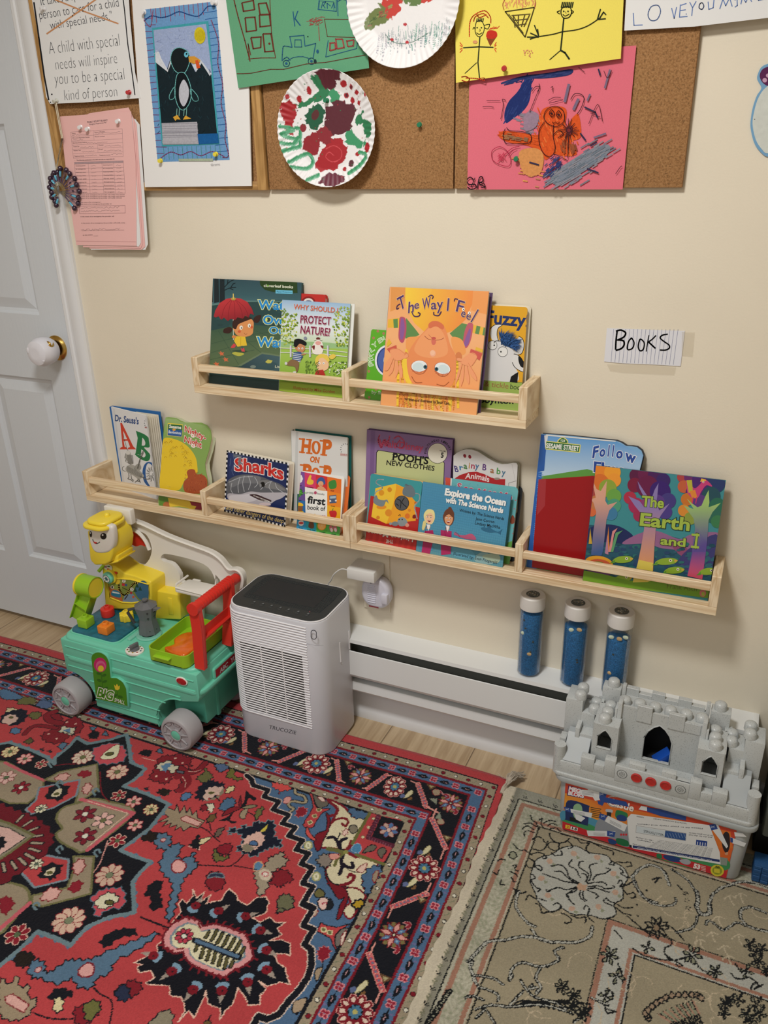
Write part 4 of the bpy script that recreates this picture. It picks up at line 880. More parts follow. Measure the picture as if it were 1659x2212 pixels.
# 3 nature book
def f(a,w,h):
 a.grad_bg(['#7ba53a','#8db544','#9cc25a','#b6d08e','#cfe0c0','#e6eef0','#cfe0ee','#9dc0e2']);a.view(400,580,4.1475)
 a.poly([(858,660),(1100,655),(1300,665),(1465,690),(1465,720),(858,700)],'#9cc48a');a.poly([(858,700),(1465,720),(1440,1100),(855,1090)],('#8eb63e','#a6c85a',1150,1000,1150,700))
 for (x0,x1,y0,y1,n) in ((860,1010,400,690,120),(1330,1475,380,700,110)):
  for k in range(n):
   x=rng.uniform(x0,x1);y=rng.uniform(y0,y1);rr=rng.uniform(6,13)
   a.ell(x,y,rr,rr*.8,random.choice(['#b9c84a','#8fb038','#7a9a30','#cdd46a','#9cb84a','#5f7c2c']),rng.uniform(0,90),n=7)
 for k in range(16):a.ell(rng.uniform(1390,1475),rng.uniform(340,420),8,6,'#a8bc4a',n=7);a.ell(rng.uniform(865,930),rng.uniform(360,420),8,6,'#7c9a40',n=7)
 a.text('WHY SHOULD I',975,362,1370,398,44,'#d2452c',ol='#f0d8c0',ow=.02,bold=.005);a.text('PROTECT',1035,486,1308,504,66,'#7a1440',ol='#f0c4cc',ow=.03,bold=.015);a.text('NATURE?',1035,578,1300,604,66,'#7a1440',ol='#f0c4cc',ow=.03,bold=.015)
 for q in ([(858,712),(1200,722),(1462,752)],[(858,752),(1200,760),(1455,790)]):a.line(q,6,'#e8e8ec');
 for x in (950,1122,1282):a.poly([(x-8,690),(x+8,690),(x+8,795),(x-8,795)],'#d8d8e0');a.line([(x+8,690),(x+8,795)],3,'#77788a')
 a.blob([(1150,680),(1180,645),(1220,650),(1240,690),(1236,750),(1200,770),(1150,760),(1140,710)],'#f0ebe4');a.blob([(1140,700),(1165,690),(1160,730)],'#7a2c28');a.blob([(1215,690),(1240,695),(1236,720)],'#7a2c28');a.ell(1196,668,26,18,'#e6a8a0');a.ell(1195,628,18,12,'#6a2c28');a.line([(1160,640),(1230,640)],6,'#efe8e0')
 a.blob([(985,700),(1010,740),(1060,748),(1080,710),(1060,680),(1010,672)],'#c98a62');a.blob([(978,690),(985,640),(1030,630),(1088,660),(1080,690),(1030,675),(1000,705)],'#17161a')
 a.poly([(975,750),(1040,745),(1060,790),(1030,838),(962,820)],'#3b5a8c')
 for k in range(5):a.line([(968+k*2,762+k*16),(1045-k*2,772+k*16)],5,'#e4e8f0')
 a.blob([(960,815),(1020,836),(1018,900),(1000,930),(985,880),(930,870),(905,855),(930,835)],'#8a6c4a');a.ell(908,850,12,14,'#d8d8d8');a.ell(985,928,16,8,'#e0e0e0');a.line([(1045,775),(1080,765)],9,'#c98a62');a.ell(1080,625,15,15,'#8c94a8')
 for x in (1022,1054):a.ell(x,716,8,9,'#f4f4f4');a.ell(x,718,3,4,'#1a1a1a')
 a.blob([(1180,840),(1190,900),(1230,920),(1280,900),(1290,850),(1250,800),(1200,800)],'#f0c49a');a.blob([(1170,860),(1175,800),(1220,765),(1280,780),(1300,840),(1275,830),(1240,800),(1205,810),(1190,850)],'#e8cc58');a.blob([(1290,790),(1330,765),(1355,785),(1320,815)],'#e8cc58');a.poly([(1180,915),(1240,905),(1262,960),(1162,955)],'#b8302c')
 for x in (1207,1245):a.ell(x,848,9,10,'#f8f8f8');a.ell(x,850,3,4,'#1a1a1a')
 for k in range(60):a.ell(rng.uniform(1290,1450),rng.uniform(830,950),rng.uniform(4,8),5,random.choice(['#f0f0ec','#4a7430','#e4ead8','#2e4c24']),n=7)
 for k in range(40):x=rng.uniform(1080,1200);y=rng.uniform(840,950);a.line([(x,y),(x+10,y-14)],4,'#3f6428')
 for k in range(30):x=rng.uniform(860,1440);y=rng.uniform(960,1040);a.line([(x,y),(x+rng.uniform(-8,8),y-16)],3,'#6c9230')
 a.poly([(855,1010),(1428,1070),(1428,1180),(850,1095)],'#94b03a');a.text('Illustrated by Mike Gordon',975,1078,1345,1118,26,'#a04c26',bold=.01)
book('picture book with two children on grass and a tree on each side',(-.9926,-.0722,U),(-.8194,-.0752,U),(-.993,-.030,1.1143),.010,'#9cc25a','#e8e8e6',f,backshift=(.006,0))
# 4 belly book
def f(a,w,h):
 a.outline_bg('#5cae1e');a.view(740,590,3.606)
 for x,y in ((200,452),(275,452),(242,505),(200,558),(165,600),(205,640),(172,735),(205,765),(165,850),(245,845),(172,912),(208,968),(170,980),(290,540),(320,470),(262,905)):a.ell(x,y,10,11,'#b07a5a')
 a.ell(350,682,98,122,'#e9eaf2');a.ell(352,682,86,108,'#2b3f80');a.ell(354,682,78,98,'#4a62a8');a.ell(385,682,66,76,'#e2e6ee');a.ell(400,682,40,50,'#4a62a8')
 for ch,x,y,dx,dy in (('B',206,728,36,-6),('E',206,690,34,-12),('L',210,650,30,-14),('L',220,618,28,-16),('Y',240,586,30,-22),('B',285,548,34,-22),('U',325,525,34,-14)):a.text(ch,x+6,y,x+6+dx*.9,y+dy,36,'#5cae1e',ol='#eef4e4',ow=.05,bold=-.02,up=(-.45,-.9))
 a.text('by Sandra B',228,938,420,955,24,'#5cae1e',ol='#eef4e4',ow=.04,bold=-.02)
book('bright green dotted board book half hidden behind the upside-down face book',(-.7761,-.0663,U),(-.632,-.0663,U),(-.7973,-.020,1.0596),.013,'#5cae1e','#4c9a18',f,'board_book',r=.004)
# 5 the upside-down face
def f(a,w,h):
 a.grad_bg(['#f0a868','#f0a466','#f2ac72','#f4b47c','#f2ae72','#f0aa6c']);a.view(740,590,3.606)
 a.poly([(380,107),(490,112),(490,200),(480,260),(372,300)],'#e49a50');a.poly([(1020,140),(1165,145),(1150,330),(1000,290)],'#ee9c52')
 a.poly([(490,112),(1018,138),(1010,240),(960,360),(880,440),(780,480),(640,460),(560,390),(505,290),(488,200)],('#f4c636','#ef8e3c',520,200,960,330))
 a.poly([(490,112),(700,122),(650,250),(560,330),(505,290),(488,200)],('#f6cf40','#f4b83c',500,200,680,220))
 G='#5f8c4c'
 a.poly([(497,350),(570,440),(600,480),(560,500),(490,510),(480,420)],G);a.poly([(835,470),(930,390),(980,400),(960,560),(930,520),(860,500)],G)
 for pts,c in (([(356,360),(480,345),(480,410),(440,425),(352,425)],'#e8b83a'),([(395,360),(430,355),(432,425),(400,427)],G),([(455,352),(478,350),(476,420),(455,424)],G),([(1010,400),(1125,430),(1118,490),(990,460)],'#e8b83a'),([(1045,408),(1075,416),(1062,478),(1032,470)],G),([(1100,422),(1126,430),(1118,490),(1090,482)],G)):a.poly(pts,c)
 a.blob([(445,350),(470,340),(492,360),(498,440),(480,530),(455,540),(436,500),(440,420)],'#b8506a');a.blob([(455,365),(475,360),(485,430),(470,510),(448,500)],'#8d5a9a')
 a.blob([(980,390),(1010,390),(1018,420),(1000,520),(970,580),(945,575),(940,520),(955,440)],'#c0586a');a.blob([(985,440),(1000,450),(985,540),(960,572),(948,540)],'#8d5a9a')
 a.blob([(500,510),(560,495),(640,500),(560,620),(500,600)],'#f0a058');a.blob([(850,500),(930,520),(960,620),(900,640),(860,590)],'#f0a058')
 for k in range(26):
  x=440+k*18;a.curve([(x,590+abs(13-k)*6),(x+rng.uniform(-15,10),780),(x+rng.uniform(-20,20),rng.uniform(960,1090))],20,random.choice(['#f4c83a','#efb040','#e8963c','#f2bc4a']))
 for k in range(30):x=rng.uniform(440,860);a.curve([(x,940),(x+rng.uniform(-16,16),1000),(x+rng.uniform(-10,24),rng.uniform(1030,1085))],9,random.choice(['#f4cf50','#e69244','#f0a850','#ec8c40']))
 a.blob([(495,590),(480,640),(465,700),(470,780),(500,850),(540,860),(520,700),(510,620)],'#f2cc40');a.ell(495,640,16,28,'#e08a4c');a.ell(905,650,26,36,'#d8804a')
 a.blob([(650,440),(700,385),(760,385),(805,440),(840,560),(880,640),(885,760),(860,860),(800,900),(640,890),(540,850),(505,740),(508,640),(560,540)],'#ea9058')
 a.blob([(640,460),(690,420),(750,425),(800,500),(820,620),(740,660),(620,650),(560,600),(590,520)],'#f0a068');a.blob([(670,400),(700,375),(750,378),(790,410),(780,440),(730,415),(680,430)],'#d87048')
 a.curve([(640,490),(670,515),(712,522),(760,520),(790,505)],4,'#9a4430');a.curve([(712,505),(690,498),(672,480)],3,'#b85a40');a.ell(711,508,18,11,'#c8564a');a.blob([(694,525),(728,525),(722,555),(700,556)],'#d8705c');a.ell(704,625,23,26,'#f0b090');a.ell(702,620,18,19,'#f4c0a0')
 for x,y,ix,an in ((598,725,646,-8),(780,742,733,12)):
  a.ell(x,y,66,46,'#c86c44',an+5);a.ell(x,y,61,44,'#e8eef0',an+5);a.ell(x-8 if ix>x else x+8,y+6,44,34,'#cfe0e4',an);a.ell(ix,y+6,15,16,'#2c5a6a');a.ell(ix,y+4,7,8,'#0f1c24')
  for k in range(11):t_=x-50+k*10;a.line([(t_,y+44-abs(k-5)*2.6),(t_-2,y+56-abs(k-5)*3.2)],4,'#b9583a')
  a.curve([(x-60,y+20),(x-20,y+58),(x+30,y+56),(x+62,y+18)],5,'#b45c38')
 a.curve([(540,805),(570,850),(620,852)],6,'#b06030');a.curve([(735,865),(790,878),(830,848)],6,'#b06030')
 SK1,SK2='#f0a070','#d67c50'
 a.poly([(345,590),(420,560),(425,600),(370,620)],'#d05a48');a.poly([(345,555),(362,510),(385,545),(350,575)],'#e8b83a')
 for pts in ([(370,600),(430,590),(500,640),(450,680),(400,670)],[(400,660),(360,750),(330,760),(340,700),(390,640)],[(410,670),(395,760),(362,800),(380,720)],[(430,680),(440,750),(415,815),(412,730)],[(450,680),(470,760),(465,820),(440,760)],[(480,640),(505,625),(515,650),(480,665)]):a.blob(pts,SK1);a.curve(pts[:3],3,SK2)
 a.poly([(1000,590),(1090,625),(1068,680),(990,630)],'#d0584c');a.poly([(1040,575),(1110,600),(1100,622),(1035,600)],'#e8b83a')
 for pts in ([(1000,620),(1050,650),(1010,720),(960,720),(920,690)],[(980,700),(1040,800),(1046,840),(1000,790)],[(970,715),(990,820),(985,865),(955,790)],[(950,715),(945,820),(925,880),(925,790)],[(935,705),(910,800),(885,860),(900,760)],[(930,690),(890,680),(895,660),(940,672)]):a.blob(pts,SK1);a.curve(pts[:3],3,SK2)
 pu='#4a2c6c'
 for ch,x0,y0,x1,y1,hh,up in (('T',446,290,500,262,92,(-.25,-1)),('h',512,312,556,300,86,(.05,-1)),('e',560,282,598,272,62,(0,-1)),('W',622,285,688,268,86,(0,-1)),('a',690,283,735,280,74,(0,-1)),('y',735,284,785,280,84,(0,-1)),('I',812,292,826,294,96,(.1,-1)),('F',882,296,935,312,88,(.25,-1)),('e',920,334,952,346,62,(.3,-.95)),('e',960,352,992,368,62,(.35,-.95)),('l',998,378,1008,384,110,(.5,-.87))):
  a.text(ch,x0,y0,x1,y1,hh,pu,ol='#f0c890',ow=.025,bold=.012,up=up)
 a.curve([(440,272),(424,280),(428,255),(450,240)],7,pu);a.curve([(540,300),(560,335),(595,335),(605,315),(590,308)],8,pu);a.curve([(670,185),(690,172),(708,182),(700,200)],7,pu);a.curve([(770,300),(750,330),(715,325),(712,305)],8,pu);a.curve([(872,218),(878,200),(900,205)],7,pu)
 for x,y in ((943,283),(989,311)):a.ell(x,y,11,12,'#f4f4f0');a.ell(x+2,y+1,5,5,'#101018')
 a.text('Written and illustrated by Janan Cain',482,990,832,1024,22,'#2a1a18',bold=.01)
book('orange picture book with a big upside-down face, rail across its chin',(-.7236,-.0952,U),(-.5063,-.0962,U),(-.7202,-.035,1.1543),.018,'#f0a868','#4a3460',f,inset=.003,backshift=(.003,-.001))
# 7 fuzzy
def f(a,w,h):
 a.outline_bg('#e9ae2c');a.view(740,590,3.606)
 a.text('Fuzzy Fuzzy Fuzzy!',420,320,1450,420,98,'#26386c',bold=.03)
 a.poly([(900,810),(1475,858),(1400,1080),(880,1060)],'#9fba5e');a.poly([(900,815),(1475,856),(1474,862),(900,821)],'#7c9444')
 a.blob([(960,830),(1000,690),(1080,560),(1180,528),(1260,530),(1330,600),(1345,680),(1352,740),(1370,790),(1345,846),(1100,834)],'#dfdfe0')
 a.poly([(1350,780),(1370,770),(1362,855),(1302,848),(1312,806)],'#121212');a.blob([(1160,430),(1190,400),(1245,402),(1215,425),(1205,470),(1215,530),(1180,540),(1150,480)],'#e8e8e6');a.curve([(1150,432),(1190,402),(1245,402),(1212,430),(1204,480),(1215,530)],5,'#141414')
 a.blob([(1372,500),(1400,510),(1415,560),(1400,620),(1345,630),(1330,580)],'#d5d4d2');a.curve([(1372,490),(1402,512),(1415,560),(1400,618),(1372,638),(1335,630)],5,'#141414')
 a.blob([(1340,632),(1375,645),(1410,700),(1465,730),(1465,768),(1400,765),(1340,735),(1320,690)],'#e2e2e2');a.curve([(1322,695),(1345,735),(1400,768),(1465,768)],5,'#141414');a.curve([(1340,630),(1375,645),(1415,700),(1465,730)],5,'#141414');a.blob([(1370,650),(1390,655),(1420,700),(1465,732),(1400,735),(1375,700)],'#141414')
 for x,y,rr,dx in ((1168,562,34,14),(1248,612,37,-14)):a.ell(x,y,rr+3,rr+4,'#141414');a.ell(x,y,rr,rr,'#ececea');a.ell(x+dx,y,6,7,'#141414')
 a.curve([(1180,545),(1195,528),(1240,530)],5,'#141414')
 a.text('& tickle book',1105,880,1440,916,40,'#a4684e');a.poly([(1296,858),(1474,872),(1466,940),(1290,925)],'#9fba5e');a.text('book',1305,902,1412,914,42,'#26302c')
 a.text('Sandra Boynton',820,998,1332,1018,44,'#18201e',bold=.03)
o=book('yellow board book with a white cow and a blue fur tuft',(-.588,-.0395,U),(-.4299,-.0374,U),(-.578,-.020,1.124),.014,'#e9ae2c','#dcd6c4',f,'board_book',r=.006,backshift=(.004,.002))
FUR=mat('blue_fur','#2f5a94',.8,noise=.3,nscale=300)
b=MB();Mf=FR[o.name];tmp=Art(Mf);tmp.view(740,590,3.606)
for k in range(240):
 x=rng.uniform(1235,1330);y=560-(1330-x)*.35+rng.uniform(-40,30);p0=tmp.loc([(x,y)])[0];x2=x+rng.uniform(-30,75);y2=y-rng.uniform(15,75)
 if x>1300:y2=y-rng.uniform(-50,50);x2=x+rng.uniform(30,85)
 p1=tmp.loc([(x2,y2)])[0];m=(p0+p1)/2
 b.tube([Mf @ Vector((p0[0],p0[1],.0005)),Mf @ Vector((m[0],m[1],rng.uniform(.002,.006))),Mf @ Vector((p1[0],p1[1],rng.uniform(.001,.005)))],[.0009,.0008,.0001],4)
b.build('fur_tuft',FUR,o)
# 8 the alphabet book, standing a little open
def serif(a,ch,x0,y0,x1,y1,h,col,slab=.16,**k):
 """heavy serif capitals: letter plus slab feet"""
 a.text(ch,x0,y0,x1,y1,h,col,bold=k.get('bold',.03),up=k.get('up'))
def f(a,w,h):
 a.bg('#dfe0e2');a.view(160,860,4.879);a.poly([(412,108),(428,112),(535,900),(510,890)],'#d3d5d8')
 bl='#2a4c86';a.text("Dr. Seuss's",432,240,682,275,64,bl,bold=.035,up=(.03,-1))
 R='#d0402a';G='#1c7a48';B='#1f5a9e'
 a.poly([(482,540),(492,520),(512,512),(488,262),(506,262),(625,508),(640,522),(658,540),(560,540),(575,520),(592,516),(566,448),(524,450),(535,512),(558,522),(558,540)],R);a.poly([(522,432),(560,432),(520,345)],'#dfe0e2')
 a.poly([(652,342),(680,355),(700,372),(676,590),(664,600),(640,598),(650,580),(672,420)],G)
 a.blob([(662,352),(720,370),(770,400),(800,440),(806,480),(790,520),(740,520),(775,560),(804,600),(795,650),(760,664),(700,640),(650,600),(690,600),(735,625),(755,600),(738,560),(700,530),(700,500),(742,500),(752,470),(735,430),(700,400)],G);a.poly([(690,375),(672,590),(705,606),(722,400)],G)
 a.blob([(868,720),(862,800),(850,750),(800,690),(770,700),(755,770),(765,860),(800,925),(790,938),(740,880),(722,790),(738,710),(780,672),(830,685),(850,712)],B);a.poly([(868,880),(882,884),(878,930),(862,942)],B);a.poly([(860,715),(874,705),(876,800),(866,802)],B)
 gy,dk='#a8a8a4','#2c2c2c'
 a.blob([(548,580),(570,555),(595,570),(610,640),(625,690),(590,700),(560,660),(545,665),(550,630),(536,625)],gy);a.curve([(548,580),(536,625),(550,635),(545,665),(570,680),(600,700)],4,dk);a.ell(570,575,24,20,'#d8d8d6')
 for k in range(16):a.curve([(560+k*4,600),(566+k*4,660),(572+k*3.6,690)],2,'#5c5c5a')
 a.curve([(520,380),(530,440),(545,480),(555,530),(570,552)],4,dk,3)
 a.blob([(545,740),(580,705),(640,710),(690,760),(740,820),(700,850),(690,880),(660,840),(600,800),(560,780)],gy);a.curve([(545,770),(515,760),(512,730),(530,720)],4,dk)
 for k in range(18):a.curve([(560+k*9,712+k*5),(566+k*8.4,745+k*5),(560+k*8.4,770+k*4)],3,'#4a4a48')
 for q in ([(578,790),(580,830),(570,850),(600,860),(625,880)],[(600,800),(610,850),(630,865)],[(680,850),(668,870),(645,885)],[(690,860),(700,890)],[(660,870),(690,880)]):a.curve(q,7,'#7c7c78');a.curve(q,2,dk)
 a.blob([(660,700),(690,690),(710,730),(690,760),(650,745),(640,725)],'#9a9a96');a.curve([(672,740),(685,690),(695,650),(720,600),(735,555)],9,'#6c6c68');a.ell(725,578,12,22,'#8a8a86',20)
 for k in range(14):a.line([(668+k*3,740-k*12),(688+k*3,736-k*12)],3,'#3a3a38')
 a.curve([(640,735),(648,755),(666,760)],3,dk)
 for k in range(40):
  an=k*.52;rr=12+k*.9;a.line([(815+rr*math.cos(an),795+rr*math.sin(an)*1.35),(815+(rr+14)*math.cos(an+.2),795+(rr+14)*math.sin(an+.2)*1.35)],4,random.choice(['#3a3a3a','#6a6a68','#8c8c88']))
 a.curve([(700,820),(760,850),(800,850)],8,'#7a7a76')
 for k in range(12):an=k*.52;a.line([(778+30*math.cos(an),262+44*math.sin(an)),(778+36*math.cos(an),262+50*math.sin(an))],5,'#4a4c58')
 a.text('BEGINNER BOOKS',748,312,816,324,12,'#b85048',bold=.02)
o=book('white alphabet book with red A, green B and blue C, slightly open',(-1.5530,-.026,LO),(-1.4100,-.0585,LO),(-1.5395,-.0265,.8065),.004,'#dfe0e2','#dfe0e2',f,gain=1.02)
b=MB()
for k in range(7):
 p=Vector((-1.5495,-.0215+.0008*k,LO+.001));q=Vector((-1.414+.0025*k,-.0515+.0050*k,LO+.001))
 b.prism([(0,0),((q-p).length,0),((q-p).length,.226),(0,.226)],0,.0005,Matrix.Translation(p) @ Matrix.Rotation(math.atan2(q.y-p.y,q.x-p.x),4,'Z') @ RX(89.6))
b.build('page_leaves',CREAM,o)
b=MB();b.prism([(-1.553,-.019),(-1.395,-.017),(-1.395,-.0145),(-1.5535,-.0145)],LO,LO+.2345);b.box((-1.5555,-.027,LO),(-1.5525,-.0145,LO+.2345));b.build('blue_back_board',cmat('#2366a8'),o)
# 9 green and yellow die-cut book
NOUT=[(965,205),(1000,200),(1080,212),(1130,240),(1180,258),(1260,256),(1340,258),(1400,285),(1440,340),(1450,420),(1435,490),(1420,560),(1400,620),(1380,690),(1385,750),(1405,850),(1412,920),(1398,985),(1380,1050),(1378,1140),(1370,1172),(1338,1196),(1270,1192),(1200,1165),(1110,1148),(1020,1153),(940,1145),(892,1130),(888,1080),(905,930),(925,600),(948,300)]
def f(a,w,h):
 a.outline_bg('#86a858');a.view(160,860,4.879)
 a.poly([(963,212),(1080,220),(1120,248),(1250,264),(1380,290),(1430,350),(1420,500),(1300,420),(1100,350),(960,400)],('#9cb878','#86a858',1100,220,1100,420))
 Y='#e8c62c'
 a.blob([(945,430),(1010,420),(1120,455),(1210,520),(1280,620),(1300,720),(1290,800),(1180,850),(1150,900),(1110,965),(1000,975),(905,940),(918,700),(930,520)],Y)
 for k in range(130):
  x=rng.uniform(935,1285);y=rng.uniform(440,950)
  if (x-930)/360 + max(0,(600-y))/260<1.02 and not (950<x<1150 and 640<y<900) and x<1120+max(0,850-y)*.8:
   a.curve([(x-14,y+6),(x,y-10),(x+14,y+6)],4,random.choice(['#c99c20','#f0d858','#d8b024']))
 a.poly([(893,1030),(990,1050),(1000,1148),(900,1128)],'#5f8a34');a.blob([(945,1105),(985,1090),(1015,1115),(1010,1145),(945,1140)],'#b06a3a')
 a.poly([(990,1050),(1370,1095),(1370,1170),(1330,1190),(1270,1185),(1200,1158),(1110,1140),(1010,1145)],'#dfbf38');a.poly([(1220,1088),(1370,1108),(1340,1190),(1265,1185),(1290,1140),(1240,1130)],'#8c2430')
 a.blob([(1160,880),(1200,840),(1190,780),(1220,750),(1270,755),(1290,800),(1350,805),(1400,850),(1405,930),(1370,1000),(1200,1000),(1155,950)],'#a8502c')
 for k in range(70):x=rng.uniform(1165,1395);y=rng.uniform(790,990);a.line([(x,y),(x+rng.uniform(-9,9),y-10)],4,random.choice(['#8c3c20','#c0683a','#b45a30']))
 a.poly([(990,264),(1148,278),(1140,412),(984,395)],'#e8d86c');a.poly([(994,270),(1144,284),(1142,340),(991,325)],'#2c6a3c');a.poly([(991,325),(1142,340),(1136,408),(988,390)],'#2c5a9c');a.poly([(992,262),(1146,276),(1145,286),(992,272)],'#e8d24c')
 a.text('Sesame',1004,312,1130,326,32,'#f0f0ea',bold=.03);a.text('Beginnings',998,368,1128,384,28,'#e6ecf4',bold=.02);a.ell(1056,334,18,12,'#e0a040')
 for s_,x0,y0,x1,y1 in (('Nighty-',1166,350,1388,448),('Night',1162,460,1345,528)):a.text(s_,x0,y0,x1,y1,62,'#c8382c',ol='#f4ece0',ow=.05,bold=.02,up=(.1,-1),sh='#4a2418')
book('green and yellow board book with a wavy cut edge',(-1.3808,-.0891,LO),(-1.2478,-.0704,LO),(-1.3763,-.020,.7942),.016,'#86a858','#b9bda0',f,'board_book',outline=NOUT,view=(160,860,4.879),backshift=(.005,.001),pages=CREAM)
# 10 sharks
def f(a,w,h):
 a.outline_bg('#e8e8e8');n=34
 for k in range(n):
  t_=k/n
  if k % 2==0:
   a.poly([(w*t_,h-.0045),(w*(t_+1/n),h-.0045),(w*(t_+1/n),h),(w*t_,h)],'#101318',True);a.poly([(w*t_,0),(w*(t_+1/n),0),(w*(t_+1/n),.0045),(w*t_,.0045)],'#101318',True)
 n=26
 for k in range(n):
  t_=k/n
  if k % 2==0:a.poly([(0,h*t_),(.0045,h*t_),(.0045,h*(t_+1/n)),(0,h*(t_+1/n))],'#101318',True);a.poly([(w-.0045,h*t_),(w,h*t_),(w,h*(t_+1/n)),(w-.0045,h*(t_+1/n))],'#101318',True)
 a.poly([(.0045,.0045),(w-.0045,.0045),(w-.0045,h-.0045),(.0045,h-.0045)],'#1c2c5e',True);a.view(430,910,4.4838)
 a.poly([(300,310),(500,345),(480,520),(380,510),(290,560)],('#2c3e74','#1c2c5e',320,330,470,470))
 for q in ([(330,330),(345,400),(320,470),(335,520)],[(310,360),(300,430)],[(360,320),(352,380)]):a.curve(q,5,'#5a6c98')
 a.poly([(330,315),(420,335),(400,370),(370,345),(340,350)],'#6a7280')
 a.blob([(275,590),(320,545),(400,518),(500,515),(600,535),(690,570),(790,610),(850,660),(850,700),(800,740),(740,770),(690,800),(600,800),(480,790),(300,750),(268,700)],'#5d6068')
 a.blob([(300,590),(400,530),(520,525),(600,545),(560,600),(420,600),(320,640)],'#74777e');a.blob([(560,590),(660,570),(780,620),(840,670),(740,660),(640,640)],'#7c7d80')
 a.blob([(285,700),(400,705),(500,680),(600,690),(700,690),(830,690),(848,705),(800,745),(740,768),(690,800),(600,815),(480,795),(300,765)],'#b9b6c0');a.blob([(300,720),(420,712),(520,700),(600,715),(560,760),(440,790),(310,770)],'#d4d2da');a.blob([(600,790),(680,790),(690,815),(590,815)],'#d8c8cc')
 for q in ([(290,590),(360,560),(420,540),(520,535)],[(400,540),(380,620),(385,690)],[(440,530),(425,600),(440,680)],[(480,530),(500,600),(480,660)],[(540,540),(570,600),(540,640)],[(700,585),(680,640),(720,690)],[(740,600),(760,650),(820,690)],[(320,600),(310,660),(330,700)],[(600,660),(660,600),(710,580)]):a.curve(q,5,'#c4c8d0')
 a.ell(618,612,24,27,'#2a2c30');a.ell(620,612,15,20,'#08090c');a.ell(598,622,10,18,'#8c8e94')
 a.blob([(490,712),(560,708),(640,740),(700,765),(690,780),(620,775),(560,750)],'#3a2028')
 for k in range(13):x=530+k*12;y=714+k*4.6;a.poly([(x,y),(x+9,y+3),(x+5,y+17)],'#eceae6')
 for k in range(10):x=570+k*12;y=762+k*1.2;a.poly([(x,y+10),(x+9,y+11),(x+5,y-5)],'#e0dcd8')
 a.text('Sharks',345,478,820,568,118,'#d0302c',ol='#f0e8e8',ow=.04,bold=.03,arc=22,up=(.02,-1))
 a.poly([(385,350),(415,352),(405,420),(380,430)],'#7a7c84')
 a.text('and other dangers of the deep',262,852,818,986,42,'#e6d28c',bold=.01)
book('square blue shark board book with a black and white chequered rim',(-1.1935,-.0585,LO),(-.9956,-.0838,LO),(-1.1800,-.0270,.730),.022,'#e8e8e8','#d8d2c2',f,'board_book',pages=CREAM,r=.005)
# 11 white book with orange letters
def f(a,w,h):
 a.bg('#e2e3e2');a.view(430,910,4.4838);a.poly([(915,700),(1480,748),(1475,1200),(880,1200)],'#0f6a66');a.poly([(938,95),(962,100),(945,1200),(905,1200)],'#cfd2d2')
 O='#dc6f28'
 def slab(x,y,w_):a.line([(x-w_,y),(x+w_,y+w_*.22)],15,O)
 a.text('H',988,300,1078,308,128,O,bold=.05);a.text('P',1190,322,1280,330,140,O,bold=.05);a.blob([(1140,190),(1172,215),(1178,260),(1160,310),(1130,318),(1100,295),(1090,245),(1105,200)],O);a.blob([(1138,208),(1152,235),(1152,275),(1138,300),(1122,280),(1116,245),(1124,215)],'#e2e3e2')
 for x,y,w_ in ((998,170,26),(1066,176,24),(998,298,24),(1068,306,26),(1200,188,26),(1208,322,28)):slab(x,y,w_)
 a.text('ON',1072,390,1162,404,52,O,bold=.05);a.line([(1125,350),(1140,352)],6,O);a.line([(1155,354),(1172,356)],6,O);a.line([(1118,396),(1140,399)],6,O)
 a.text('P',1000,560,1085,566,140,O,bold=.05);a.text('P',1195,580,1275,588,148,O,bold=.05);slab(1008,422,26);slab(1195,440,24);a.ell(1130,510,42,62,O);a.ell(1130,510,18,42,'#e2e3e2')
 for k in range(11):an=math.radians(-210+k*24);a.line([(1417+40*math.cos(an),270+48*math.sin(an)),(1417+48*math.cos(an),270+57*math.sin(an))],5,'#2e3238')
 a.text('BEGINNER BOOKS',1370,324,1458,332,13,'#c0483c',bold=.02);a.line([(1370,330),(1460,338)],3,'#c0483c')
 for q in ([(1405,548),(1412,590),(1402,640)],[(1420,660),(1410,700),(1422,735)],[(1400,720),(1415,690)]):a.curve(q,6,'#222')
book('white hardcover with orange HOP lettering and a teal lower band',(-.9985,-.0401,LO),(-.8460,-.0401,LO),(-.985,-.020,.8022),.014,'#e2e3e2','#0f5e5c',f,backshift=(.004,.002),inset=.003)
